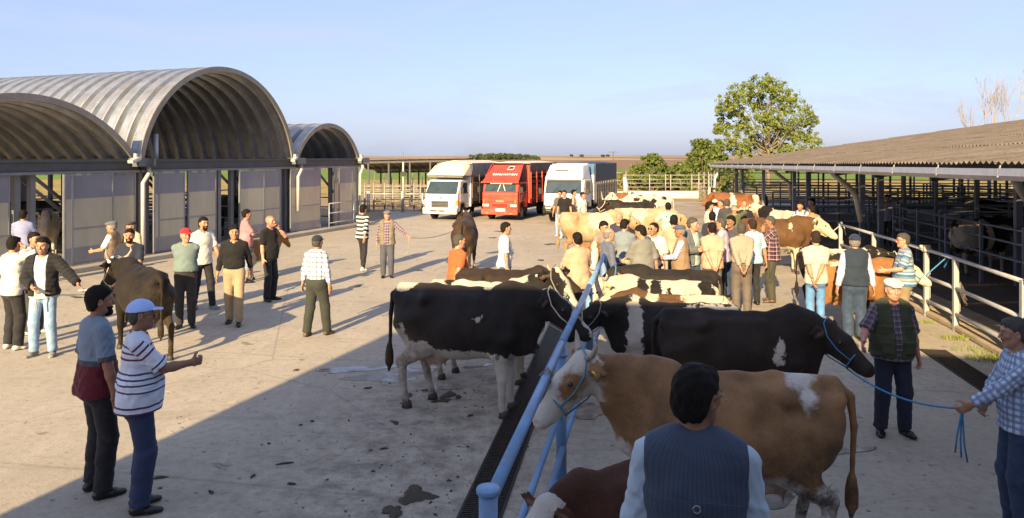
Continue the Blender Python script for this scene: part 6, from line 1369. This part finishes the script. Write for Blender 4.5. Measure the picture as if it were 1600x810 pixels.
cow(1012, 29.5, 276, 'white cow with scattered black spots behind the cream pair', HOLP, 1.08, white0=True, patches=[((.1, .2, 1.15), (.14, .2, .12)), ((-.2, .2, 1.2), (.10, .2, .1)), ((.4, .1, 1.25), (.12, .2, .08)), ((-.6, .1, 1.3), (.1, .2, .08)), ((-.4, .2, .9), (.1, .2, .1))], seed=15, neck=(1, 0, 1.1))
cow(996, 31.2, 277, 'red and white pied cow at the back of the spotted group', RD, 1.06, patches=[((-.4, 0, 1.2), (.25, .4, .3)), ((.3, .1, 1.0), (.15, .4, .4)), ((-.8, .0, 1.2), (.1, .3, .2))], face_white=True, seed=16)
cow(985, 27.6, 272, 'black cow with wide curved horns beside the spotted group', HOL, 1.0, horns=1.7, neck=(.98, .05, 1.3), hdir=(.7, .3, -.5), seed=17, halter='white')
cow(1152, 31.6, 276, 'red and white cow behind the group of men', RD, 1.05, patches=[((.2, .1, 1.0), (.12, .4, .4)), ((-.7, 0, 1.1), (.16, .3, .3)), ((-.2, .2, .8), (.2, .2, .2))], seed=18)
cow(1112, 33.5, 200, 'black and white cow looking over at the far end', HOLP, 1.05, patches=[((0, 0, 1.1), (.3, .4, .4))], blaze=.06, seed=19, neck=(.95, 0, 1.5))
cow(1172, 33.2, 250, 'brown cow beside the far corner of the shed', BR, 1.0, face_white=True, patches=[((-.5, 0, 1.2), (.2, .4, .3))], seed=20)
bw = cow(1214, 19.4, 97, 'brown cow with a white face and belly tied to the grey railing', BR, 1.05, neck=(.98, -.02, 1.25), hdir=(.72, -.25, -.55), face_white=True, patches=[((0, 0, .58), (.55, .4, .13)), ((.28, -.22, 1.22), (.05, .12, .11)), ((-.7, 0, .6), (.2, .3, .2))], white_legs=.62, halter='white', seed=21)
cow(1217, 23.8, 338, 'white rumped black patched cow seen from behind by the shed post', HOLP, .98, white0=True, patches=[((-.85, .05, 1.12), (.2, .19, .22)), ((.5, 0, 1.2), (.3, .4, .3))], seed=22, neck=(.95, .2, 1.4))
s1 = cow(1318, 14.3, 97, 'dark cow with a cream line along its back beside the railing', HOLP, .93, patches=[((-.1, 0, 1.31), (.85, .14, .07))], neck=(.98, 0, 1.15), halter='white', seed=23, dirt=.2)
s2 = cow(1336, 13.15, 96, 'orange brown cow with a pale head tied at the railing', ORG, .88, neck=(.95, -.02, 1.25), hdir=(.72, -.3, -.5), face_white=True, halter='blue', seed=24, dirt=.2, patches=[((-.3, 0, 1.3), (.3, .2, .06))])
cow(1535, 19.0, 75, 'black and white cow standing in the dark shed behind the rails', HOL, 1.05, patches=[((-.55, -.1, 1.05), (.32, .4, .45)), ((-.05, -.2, .95), (.10, .3, .5)), ((-.8, 0, .9), (.2, .3, .3))], white_legs=.55, seed=25, z0=.03, neck=(1, .1, 1.2))
cow(1570, 27.0, 300, 'pale headed cow deep in the shed', HOLP, 1.0, face_white=True, seed=26, z0=.03)
cow(352, 27.6, 190, 'black cow in the doorway of the tall hall', HOL, 1.05, seed=27, z0=.14)
cow(74, 20.9, 150, 'spotted cow inside the doorway of the far left hall', HOLP, 1.02, white0=True, patches=[((.2, -.2, 1.1), (.12, .2, .12)), ((-.2, -.2, 1.0), (.14, .2, .12)), ((.5, -.1, .9), (.1, .2, .1)), ((.9, 0, 1.3), (.2, .2, .2))], seed=28, z0=.14)
cow(28, 22.3, 240, 'black cow standing deep in the far left hall', HOL, 1.15, seed=29, z0=.14)
cow(411, 18.8, 24, 'small tan and white calf behind the bald man', ORG, .72, patches=[((.35, -.1, .8), (.2, .3, .4)), ((-.7, 0, .8), (.2, .3, .4))], white_legs=.7, udder=False, cat='calf', seed=30)
cow(938, 15.7, 197, 'brown calf with a pale face between two of the buyers', ORG, .95, neck=(.95, .05, 1.28), hdir=(.70, .1, -.66), blaze=.07, patches=[((.7, 0, .8), (.15, .2, .4))], udder=False, seed=31)
# ---------------------------------------------------------------- the people
def tee(n, c, **kw): a = {k: kw.pop(k) for k in list(kw) if k in ('kind', 'c2', 'p', 'w', 'c3', 'off')}; return dict(mat=cloth(n, c, **a), sleeve=kw.pop('sleeve', .5), **kw)
BLACKJ = dict(mat=cloth('black_trousers', (.018, .018, .021), 'denim', (.036, .036, .040))); JEAN = dict(mat=cloth('light_jeans', (.20, .32, .48), 'denim', (.34, .46, .62))); BJEAN = dict(mat=cloth('bright_jeans', (.09, .22, .46), 'denim', (.18, .34, .6))); NAVY = dict(mat=cloth('navy_trousers', (.03, .042, .095)), w=1.08)
NAVYD = dict(mat=cloth('dark_navy_trousers', (.022, .028, .048)), w=1.05); DJEAN = dict(mat=cloth('dark_jeans', (.03, .05, .095), 'denim', (.06, .09, .15))); GREY = dict(mat=cloth('grey_trousers', (.13, .125, .12)), w=1.08); DGREY = dict(mat=cloth('dark_grey_trousers', (.05, .048, .045)), w=1.06)
OLIVE = dict(mat=cloth('olive_trousers', (.058, .056, .042), 'vstripe', (.03, .03, .024), .02, .3), w=1.12); TAN = dict(mat=cloth('tan_trousers', (.34, .26, .17)), w=1.05); KHAKI = dict(mat=cloth('khaki_trousers', (.22, .17, .11)), w=1.05)
vopen = lambda a, b=.10, z0=1.0: (lambda z: np.clip(a+(z-z0)*b, .006, .16))
P = person
# left side
P(20, 'man in a white tee and black trousers with a hand at his ear', 1.77, 25, py=546, ra='ear', la='down', hy=-10, skin='tan', hst='short', top=tee('white_tee_edge', (.58, .56, .52), loose=.02), trou=dict(BLACKJ, w=1.1), shoes='white', stance=.12)
def paper(root, d):
    e, S_, el, Wt, dr, n, t, c = d['arms'][0]; m = MB(); p = V(Wt+dr*.13); m.box(p+V((-.05, .0, 0)), (.22, .13, .012), .3); o = obj('paper', m, mat('printed_paper', (.62, .55, .55), .6, 0, .5, 30, 0)); o.location = (0, 0, 0); o.matrix_world = root.matrix_basis.copy(); tag(o, 'folded printed paper held out by the jacketed man', 'paper')
P(68, 'smiling young man in an open black puffer jacket and light jeans holding out papers', 1.80, 172, py=556, la=((.62, .20, 1.02), (.3, -.6, -1), .2), ra='belly', hst='full', beard='stubble', top=tee('pale_blue_tee', (.42, .48, .55), jacket=dict(mat=cloth('puffer_black', (.016, .016, .018), 'hstripe', (.006, .006, .007), .07, .18), open=vopen(.075, .02), hem=.90)), trou=JEAN, shoes='grey', stance=.13, toe=.3, extra=paper)
P(52, 'young man in grey tee half hidden behind the jacketed man', 1.74, 105, py=522, hst='short', top=tee('grey_tee_hidden', (.42, .43, .45)), trou=DGREY, shoes='white')
P(36, 'man in a lavender blue shirt with his back turned at the hall doorway', 1.78, 350, Y=17.4, hst='short', la='fwd', ra='fwd', top=tee('lavender_shirt', (.22, .25, .42), sleeve=.5), trou=dict(mat=cloth('pale_shorts', (.5, .5, .5)), leg=.45))
P(176, 'old man in a grey flat cap and brown waistcoat beside the hall panels', 1.68, 268, top_z=345, cap='flat', capc=(.12, .12, .12), hair='grey', hst='ring', top=tee('white_shirt_old', (.7, .68, .64), vest=dict(mat=cloth('brown_waistcoat', (.16, .12, .085)), open=vopen(.02), hem=.95)), trou=DGREY, la='fwd')
P(206, 'man in a dark cap and beige shirt behind the navy tee man', 1.68, 200, top_z=344, cap='flat', capc=(.05, .045, .045), hair='grey', hst='ring', top=tee('beige_shirt_cap', (.48, .36, .24), sleeve=.98), trou=DGREY)
P(203, 'stout bearded man in a navy V neck tee standing behind the dark cow', 1.74, 165, top_z=357, la='belly', ra='down', hst='short', beard='full', fat=.14, top=tee('navy_tee', (.022, .027, .045), vneck=.6), trou=DGREY)
P(290, 'man in a red cap and grey green polo with hands behind him', 1.76, 160, py=512, la='back', ra='back', hy=-25, cap='ball', capc=(.62, .02, .03), hst='short', hair='grey', fat=.10, skin='red', top=tee('sage_polo', (.15, .205, .20), tuck=True, collar=True), trou=dict(mat=cloth('charcoal_trousers', (.035, .035, .037)), w=1.05), toe=.35)
P(317, 'young bearded man in a white polo and black trousers striding right', 1.83, 125, py=483, la='swingf', ra='swingb', stride=.16, hst='short', beard='full', top=tee('white_polo', (.58, .56, .52), collar=True), trou=dict(BLACKJ, w=.95), shoes='grey')
P(366, 'man in a black shirt and tan trousers walking towards the viewer', 1.79, 170, py=507, la='swingb', ra='down2', stride=.14, hst='full', hy=-15, top=tee('black_shirt', (.012, .012, .013), sleeve=.9, tuck=True, vneck=.5, collar=True), trou=dict(TAN, w=1.1))
P(384, 'man in a pink tee standing with his back to the black tee man', 1.76, 60, Y=17.9, la='fwd', ra='chest', hst='short', fat=.08, top=tee('pink_tee', (.46, .20, .22)), trou=dict(mat=cloth('grey_blue_shorts', (.2, .23, .28)), leg=.45))
P(421, 'bald bearded man in a tight black tee holding his hand to his mouth', 1.80, 110, py=470, la=((.03, .20, 1.50), (.8, .5, -1), .7), ra='down', hst='bald', beard='stubble', fat=.12, skin='red', top=tee('black_tee', (.010, .010, .011)), trou=dict(BLACKJ, w=.98), toe=.4)
P(495, 'man in a dark cap and white checked shirt walking away across the yard', 1.70, 22, py=525, la='down2', ra='down2', stride=-.12, cap='ball', capc=(.02, .025, .04), hair='dgrey', hst='short', top=tee('white_check_shirt', (.66, .68, .74), sleeve=.93, tuck=True, kind='check', c2=(.05, .06, .12), p=.08, w=.26, collar=True), trou=dict(mat=cloth('dark_green_trousers', (.035, .04, .033)), w=1.14), shoes='brown', stance=.13)
P(567, 'slim young man in a black and white striped jumper walking off', 1.74, 35, py=423, la='swingf', ra='swingb', stride=.10, hst='full', top=tee('bw_stripe', (.58, .55, .49), sleeve=.8, kind='hstripe', c2=(.012, .012, .013), p=.105, w=.5), trou=dict(BLACKJ, w=.86, leg=.1), shoes='white')
P(605, 'old man in a grey cap, plaid shirt and waistcoat holding a lead rope', 1.68, 172, py=434, la='out', ra='down', cap='flat', capc=(.15, .15, .14), hair='grey', hst='ring', skin='red', top=tee('plum_plaid', (.20, .13, .16), sleeve=.98, kind='check', c2=(.05, .04, .09), p=.07, w=.35, c3=(.5, .45, .45), vest=dict(mat=cloth('khaki_waistcoat', (.18, .16, .11)), open=vopen(.06, .05), hem=.86)), trou=dict(mat=cloth('slate_trousers', (.07, .075, .10)), w=1.12))
P(152, 'bearded young man in a two tone blue and maroon polo on the left', 1.86, 42, py=772, la='down2', ra='down', hy=14, hst='full', beard='full', skin='dark', fat=.05, stance=.12, top=tee('two_tone_polo', (.16, .22, .30), kind='lower', c2=(.105, .012, .022), p=1.16, w=.022, c3=(.06, .065, .08), collar=True, loose=.02), trou=dict(BLACKJ, w=1.05))
P(217, 'man in a light blue cap and striped white polo holding his hand out', 1.80, 62, py=797, la='down', ra=((.06, .40, 1.20), (.8, -.4, -1), .9), hy=6, cap='ball', capc=(.34, .50, .86), hair='dgrey', hst='short', glasses='clear', skin='dark', fat=.16, stance=.09, top=tee('striped_polo', (.58, .64, .76), kind='multi', c3=[(.5, .035, .18, (.10, .03, .05)), (.5, .035, .28, (.10, .03, .05)), (.5, .035, .38, (.12, .03, .05)), (.5, .03, .62, (.05, .05, .09)), (.5, .03, .71, (.05, .05, .09)), (.5, .03, .80, (.05, .05, .09)), (.5, .03, .92, (.05, .05, .09))], collar=True, collarm=cloth('rust_collar', (.32, .08, .03)), loose=.03), trou=dict(NAVY, w=1.1))
# middle
P(716, 'heavy man in an orange tee with a hand on his hip', 1.74, 55, top_z=365, la='down', ra=((.12, -.13, 1.03), (1, -.6, 0), .5), hy=15, hst='reced', hair='dgrey', fat=.2, skin='red', top=tee('orange_tee', (.55, .11, .035), loose=.03), trou=DGREY)
P(789, 'young man in a white tee and dark shorts standing side on', 1.74, 78, py=486, la='down', ra='down2', hst='short', top=tee('white_tee_side', (.58, .59, .60)), trou=dict(BLACKJ), shoes='white')
P(904, 'man in a loose beige tee seen from behind near the end of the rail', 1.74, 340, top_z=363, la='fwd', ra='fwd', lean=.06, hst='short', skin='tan', top=tee('beige_tee', (.42, .30, .205), loose=.03, hem=.8), trou=BJEAN)
P(882, 'man in a black V neck tee and jeans in front of the white lorry', 1.78, 195, Y=27.6, hst='short', top=tee('black_vneck', (.012, .011, .012), vneck=True), trou=JEAN, shoes='white')
P(875, 'man in a grey tee behind the black V neck man', 1.74, 200, Y=28.3, hst='short', top=tee('grey_tee_lorry', (.10, .095, .085)), trou=JEAN, shoes='white')
P(896, 'dark haired man in beige between the two men by the lorry', 1.76, 100, Y=28.6, hst='short', top=tee('beige_lorry', (.35, .27, .20)), trou=DJEAN)
P(910, 'man in a white gilet over a mint green tee by the lorry', 1.72, 120, Y=27.4, hst='short', ra='down', top=tee('mint_tee', (.30, .48, .38), vest=dict(mat=cloth('white_gilet', (.58, .58, .56)), open=vopen(.01), hem=.86)), trou=JEAN)
P(950, 'balding older man in a blue grey long sleeved shirt in the crowd', 1.75, 75, top_z=355, la='fwd', ra='down', hst='ring', hair='grey', skin='red', top=tee('blue_grey_shirt', (.13, .14, .20), sleeve=.98, kind='vstripe', c2=(.08, .09, .14), p=.02, w=.4, collar=True, loose=.025), trou=NAVYD)
P(941, 'young man looking at a phone behind the blue grey shirt man', 1.74, 140, Y=15.0, ra='chest', la='chest', hp=15, hst='short', top=tee('dusty_tee', (.25, .2, .16)), trou=JEAN)
P(975, 'man in a steel blue polo with his back turned, centre of the crowd', 1.77, 20, top_z=342, la='fwd', ra='fwd', hy=25, hp=10, hst='short', top=tee('steel_polo', (.17, .21, .24), collar=True), trou=BLACKJ)
P(968, 'bald red faced man in dark clothes behind the steel blue polo', 1.74, 195, Y=17.2, hst='bald', skin='red', top=tee('dark_jumper', (.035, .035, .06), sleeve=.98), trou=NAVYD)
P(1004, 'man in a wide grey polo looking down to the left', 1.76, 345, top_z=352, la='fwd', ra='down2', hy=-40, hp=15, hst='full', fat=.1, top=tee('grey_polo', (.175, .175, .165), sleeve=.55, collar=True, loose=.035, hem=.82), trou=dict(mat=cloth('blue_grey_trousers', (.09, .10, .15)), w=1.15))
P(1022, 'man in sunglasses and a white short sleeved shirt facing the crowd', 1.76, 205, top_z=347, la='down', ra='down', hy=30, hst='reced', beard='stubble', glasses='sun', top=tee('white_short_shirt', (.58, .51, .45), collar=True, vneck=.5), trou=NAVYD)
P(1053, 'man in a peach shirt with black hair seen from behind in the crowd', 1.75, 15, Y=16.2, la='fwd', ra='fwd', hst='full', top=tee('peach_shirt', (.46, .29, .21)), trou=DJEAN)
P(1064, 'old man in a blue cap and brown waistcoat over blue checked sleeves', 1.72, 285, top_z=351, la='fwd', ra='belly', cap='flat', capc=(.07, .09, .14), hair='grey', hst='ring', skin='dark', fat=.1, top=tee('blue_check_sleeves', (.62, .66, .76), sleeve=.98, kind='check', c2=(.05, .08, .25), p=.05, w=.3, vest=dict(mat=cloth('tan_waistcoat', (.25, .165, .10)), open=vopen(.01), hem=.86)), trou=KHAKI)
def strap(root, d): 
    T = d['T']; m = MB(); m.tube([T((-.11, .05, 1.45)), T((-.07, -.11, 1.40)), T((.08, -.13, 1.15)), T((.16, -.06, 1.0))], .014, 6); obj('strap', m, belt_m, root); m = MB(); m.tube([T((-.11, .05, 1.45)), T((-.02, .145, 1.3)), T((.12, .12, 1.05))], .014, 6); obj('strap', m, belt_m, root)
P(1044, 'man in a mint tee with a black bag strap across his back', 1.76, 5, Y=20.6, la='hip', ra='fwd', hst='short', top=tee('mint_tee_strap', (.24, .44, .37)), trou=DJEAN, extra=strap)
P(1081, 'tall grey haired man in an open grey jacket facing right', 1.82, 145, top_z=340, la='chest', ra='chest', hst='short', hair='dgrey', hy=-30, skin='red', top=tee('teal_tee', (.34, .46, .42), jacket=dict(mat=cloth('grey_jacket', (.11, .125, .14)), open=vopen(.06, .03), hem=.88)), trou=DJEAN)
P(1113, 'man in a pale pink tee and grey trousers with hands clasped behind', 1.74, 3, py=487, la='backlow', ra='backlow', hst='short', skin='red', fat=.12, top=tee('pink_pale_tee', (.52, .29, .215), loose=.02), trou=dict(GREY, w=1.12))
P(1128, 'man in spectacles and a lilac shirt facing left in the crowd', 1.76, 300, Y=15.4, hst='short', hair='dgrey', glasses='clear', top=tee('lilac_shirt', (.42, .37, .50), sleeve=.98, loose=.03), trou=BLACKJ)
P(1143, 'moustached dark haired man looking over a shoulder', 1.76, 240, Y=15.9, hst='full', beard='tash', skin='dark', top=tee('dark_shirt_tash', (.06, .055, .07), sleeve=.98), trou=DJEAN)
P(1159, 'man in a striped grey beige shirt with hands behind, next to the pink tee', 1.76, 8, py=492, la='backlow', ra='backlow', hst='short', hair='dgrey', hy=10, top=tee('stone_stripe', (.29, .265, .21), sleeve=.95, kind='vstripe', c2=(.20, .18, .15), p=.022, w=.35, loose=.02, tuck=True), trou=dict(mat=cloth('taupe_trousers', (.12, .10, .09)), w=1.1))
P(1176, 'man in a pale blue checked shirt half hidden behind the striped one', 1.75, 350, Y=15.2, la='down2', ra='down2', hst='short', hair='brown', top=tee('pale_blue_check', (.38, .50, .60), kind='check', c2=(.12, .3, .45), p=.045, w=.2, loose=.02), trou=BLACKJ)
P(1206, 'big man in a purple plaid shirt resting his face on his hand', 1.80, 285, py=472, la=((.06, .17, 1.46), (.3, .3, -1), .7), ra='cross', hp=10, hst='buzz', hair='dgrey', fat=.2, skin='dark', top=tee('purple_plaid', (.14, .045, .06), sleeve=.98, kind='check', c2=(.012, .012, .03), p=.085, w=.38, c3=(.6, .5, .5), loose=.02), trou=dict(OLIVE, w=1.18), shoes='brown')
# behind
P(1108, 'bearded young man in a white striped tee by the shed corner', 1.78, 95, Y=20.6, hst='short', beard='full', top=tee('white_rib_tee', (.58, .56, .51), kind='hstripe', c2=(.5, .47, .42), p=.03, w=.3), trou=BJEAN)
P(1117, 'man in a white knitted cap behind the bearded one', 1.76, 30, Y=22.2, cap='knit', capc=(.58, .53, .44), hst='short', top=tee('white_stripe_back', (.68, .66, .62)), trou=DJEAN)
P(1113, 'man with black hair bending low in the middle of the crowd', 1.72, 20, Y=17.6, hst='full', top=tee('dark_tee_mid', (.03, .03, .04)), trou=DJEAN)
P(1127, 'red faced man in maroon beside the white knitted cap', 1.72, 240, Y=22.6, hst='reced', hair='dgrey', skin='red', top=tee('maroon_tee', (.10, .02, .03)), trou=DJEAN)
P(1136, 'man in a charcoal tee seen from behind near the shed corner', 1.80, 15, Y=21.6, la='fwd', ra='swingb', lean=.12, hst='buzz', hair='dgrey', skin='red', fat=.1, top=tee('charcoal_tee', (.045, .047, .055)), trou=BJEAN)
P(1147, 'man in a green tee shading his eyes with his hand', 1.68, 175, Y=20.9, la='brow', ra='down', hst='short', hair='grey', skin='red', fat=.12, top=tee('green_tee', (.085, .10, .05)), trou=DJEAN)
P(1163, 'thickset man with a pink bald head in a navy tee', 1.76, 10, Y=21.4, hst='bald', skin='red', fat=.15, top=tee('navy_tee_back', (.018, .018, .028)), trou=DJEAN)
P(1256, 'man in a white undershirt and grey shirt leaning on the shed rail', 1.74, 235, Y=21.6, la='lean', ra='lean', lean=.25, hst='full', beard='stubble', top=tee('white_under', (.7, .68, .64), vest=dict(mat=cloth('grey_overshirt', (.10, .10, .11)), open=vopen(.07), hem=.86)), trou=NAVYD)
P(1269, 'man in dark clothes standing behind the leaning man', 1.76, 250, Y=22.6, hst='full', top=tee('dark_shirt_shed', (.04, .04, .05), sleeve=.98), trou=DGREY)
P(1275, 'man in a tan tee bending over behind the brown cow', 1.70, 340, Y=20.4, lean=.25, la='fwd', ra='fwd', hst='full', top=tee('tan_tee_bend', (.40, .22, .13)), trou=DGREY)
P(1386, 'man in a striped tee standing deep inside the shed', 1.72, 200, Y=25, hst='full', top=tee('stripe_deep', (.5, .5, .5), kind='hstripe', c2=(.1, .1, .12), p=.06, w=.4), trou=DGREY, z0=.03)
# right side
P(1275, 'young man in a cream tee and bright blue jeans with hands behind his back', 1.74, 8, py=519, la=((.10, -.17, .92), (1, -.5, 0), .5), ra=((-.06, -.20, .90), (1, -.5, 0), .5), hst='short', hair='brown', top=tee('cream_tee', (.48, .43, .345)), trou=dict(BJEAN, w=.92), shoes='grey', stance=.08)
P(1336, 'stout man in a navy cap and navy gilet over a pale shirt, back turned', 1.75, 5, py=533, la='down2', ra='down2', cap='ball', capc=(.022, .028, .06), hair='grey', hst='short', fat=.14, top=tee('pale_lilac_shirt', (.40, .41, .56), sleeve=.98, loose=.014, collar=True, tuck=True, vest=dict(mat=cloth('navy_gilet', (.022, .034, .055)), hem=.93, open=None)), trou=dict(DJEAN, w=1.15))
P(1413, 'man in spectacles and a blue striped polo leaning to the railing', 1.72, 285, top_z=364, la='fwd', ra='down', hst='short', hair='dgrey', glasses='clear', fat=.12, skin='red', top=tee('blue_stripe_polo', (.11, .22, .36), kind='multi', c3=[(.16, .2, .0, (.34, .32, .28)), (.16, .10, .3, (.62, .62, .60)), (.16, .12, .55, (.05, .10, .2))], collar=True, loose=.03), trou=dict(KHAKI, w=1.15))
def pockets(root, d):
    T = d['T']; vm = MATS['green_waistcoat']
    for e in (-1, 1):
        for z, w, hh in ((1.02, .12, .13), (1.21, .10, .09)):
            m = MB(); m.box(V(T((e*.115, .165+(.035 if z < 1.1 else .0), z))), (w, .022, hh), -e*.35); o = obj('pocket', m, vm, root, bevel=.008); m = MB(); m.box(V(T((e*.115, .170+(.035 if z < 1.1 else .0), z+hh/2-.012))), (w+.008, .026, .04), -e*.35); obj('pocket_flap', m, vm, o, bevel=.006)
P(1394, 'old man in a white flat cap and dark green pocketed waistcoat by the dark cow', 1.70, 186, py=678, la='down2', ra=((.42, .30, 1.10), (.5, -.5, -1), .4), cap='flat', capc=(.58, .55, .48), hair='grey', hst='ring', skin='red', fat=.16, stance=.13, toe=.3, top=tee('brown_plaid_shirt', (.15, .12, .13), sleeve=.56, kind='check', c2=(.07, .05, .07), p=.06, w=.4, c3=(.36, .32, .33), collar=True, loose=.025, vest=dict(mat=cloth('green_waistcoat', (.058, .064, .034)), open=vopen(.028, .05), hem=.90, loose=.03)), trou=dict(NAVYD, w=1.12), extra=pockets)
RM = P(1592, 'grey haired man in a pale checked shirt holding a blue rope', 1.74, 282, Y=5.95, la=((.12, .42, 1.05), (.5, -.4, -1), .9), ra='belly', hy=10, hp=4, hst='short', hair='dgrey', beard='tash', skin='tan', top=tee('pale_check_shirt', (.52, .58, .68), sleeve=.98, kind='check', c2=(.13, .2, .34), p=.05, w=.45, collar=True, loose=.02), trou=DJEAN, belt=1)
def ring(root, d):
    T = d['T']; c = V(T((.0, -.178, 1.30))); m = MB(); m.tube([c+V((.013*cos(a), -.008, .013*sin(a))) for a in [2*pi*i/16 for i in range(16)]], .0022, 6, closed=True); obj('hang_ring', m, mat('ring_metal', (.4, .4, .42), .25, .9, .1, 5, 0), root)
    m = MB(); m.tube([V(T((-.165, -.165, 1.315))), V(T((-.08, -.178, 1.322))), V(T((.0, -.18, 1.32))), V(T((.08, -.178, 1.322))), V(T((.165, -.165, 1.315)))], .0028, 5); obj('seam', m, MATS['slate_gilet'], root)
P(1086, 'dark haired man in glasses and a slate gilet seen from behind in the foreground', 1.72, 12, Y=2.78, z0=.53, hy=34, la='down', ra='down', hst='short', glasses='clear', skin='dark', top=tee('pale_blue_shirt', (.40, .50, .60), sleeve=.98, loose=.012, vest=dict(mat=cloth('slate_gilet', (.055, .075, .115), 'vstripe', (.042, .058, .094), .018, .35), hem=.86, loose=.014)), trou=DGREY, extra=ring)
# ---------------------------------------------------------------- lead ropes and rope ends
def rope(pts, r, m, label, sag=0., cat='rope', name='lead_rope'):
    pts = [V(p) for p in pts]
    if len(pts) == 2:
        a, b = pts; pts = [a.lerp(b, t)+V((0, 0, -sag*4*t*(1-t))) for t in [i/12 for i in range(13)]]
    mb = MB(); o = pts[0].copy(); mb.tube([p-o for p in pts], r, 6); return tag(obj(name, mb, m, loc=o), label, cat)
def hand_w(label, i):          # where a person's wrist is
    for o in bpy.data.objects:
        if o.get('label') == label: return o
def railp(Y, z=1.28, side=0): t = (Y-3.86)/U.y; return V((-.124, 3.86, z))+U*t+W*side
rope([r1['chin'], r1['chin'].lerp(railp(5.95), .6)+V((0, 0, -.08)), railp(5.95, 1.24, .04), railp(5.97, 1.33, .0), railp(5.99, 1.28, -.05), railp(6.0, 1.22, 0), railp(6.02, 1.28, .05), railp(6.03, 1.33, 0)], .011, ROPE['grey'], 'grey rope tying the fawn cow to the blue rail')
rope([c1['chin'], railp(8.45, 1.27, -.05), railp(8.46, 1.33, 0), railp(8.5, 1.26, .05), railp(8.52, .95, .05)], .011, ROPE['white'], 'pale rope tying the big pied cow to the blue rail')
PT = {o['label']: o for o in bpy.data.objects if o.get('category') == 'person'}
def palm(key, i):              # middle of a person's closed hand
    o = next(v for k, v in PT.items() if key in k); return Matrix.Translation(o.location) @ Matrix.Rotation(o.rotation_euler.z, 4, 'Z') @ V(HANDS[o['label']][i])
h0 = palm('holding a blue rope', 0)
rope([r2['chin'], h0], .009, ROPE['blue'], 'blue lead rope from the dark cow to the man at the right edge', .10)
for k in range(3): rope([h0, h0+V((-.02+.02*k, .01*k, -.12)), h0+V((-.03+.03*k, .02, -.24-.03*k)), h0+V((-.05+.05*k, .01, -.36-.04*k))], .007, ROPE['blue'], ['longest', 'middle', 'shortest'][2-k]+' frayed blue rope end hanging from the hand at the right edge', 0., 'rope end', 'rope_end')
h1 = palm('holding a lead rope', 0); rope([h1, b1['chin']], .010, ROPE['grey'], 'thin grey lead rope between the capped old man and the brown cow', .12)
rope([h1, h1+V((.02, 0, -.2)), h1+V((-.02, .02, -.35)), h1+V((.05, 0, -.48))], .012, ROPE['grey'], 'loose rope end dangling from the capped old man', 0., 'rope end', 'rope_end')
h2 = palm('open black puffer', 1); rope([h2, d1['chin']], .010, ROPE['white'], 'pale lead rope from the jacketed man to the dark horned cow', .10)
rope([h2, h2+V((-.02, 0, -.15)), h2+V((.0, .02, -.28))], .010, ROPE['white'], 'short pale rope end hanging from the jacketed man', 0., 'rope end', 'rope_end')
rope([bw['chin'], V((8.62, 19.4, 1.25)), V((8.66, 19.45, 1.33)), V((8.70, 19.4, 1.25)), V((8.72, 19.3, 1.0))], .012, ROPE['white'], 'pale rope tying the white faced brown cow to the grey railing')
rope([s2['chin'], V((7.80, 13.3, 1.22)), V((7.84, 13.3, 1.32)), V((7.88, 13.3, 1.22)), V((7.80, 13.35, 1.05))], .012, ROPE['blue'], 'blue rope tying the orange cow to the grey railing')
kn = MB(); rr = random.Random(4); c = V((7.90, 14.1, 1.30))
kn.tube([c+V((.07*sin(i*1.9)+rr.uniform(-.02, .02), .05*cos(i*1.3), .05*sin(i*1.1))) for i in range(40)], .022, 6); tag(obj('rope_bundle', kn, ROPE['white']), 'pale bundle of rope wound round a railing post', 'rope')
kn = MB(); c = V((7.80, 12.93, .62))
for k in range(14): kn.tube([c+V((.02, -.03, .25-.02*k)), c+V((.08+rr.uniform(-.04, .06), -.05, .1-.02*k)), c+V((.04+rr.uniform(-.05, .09), -.04, -.12+rr.uniform(-.1, .05)))], .006, 4)
tag(obj('twine_bundle', kn, mat('old_twine', (.10, .085, .07), .9, 0, .4, 30, .3, 200)), 'dark tangle of old twine hanging on a railing post', 'twine')
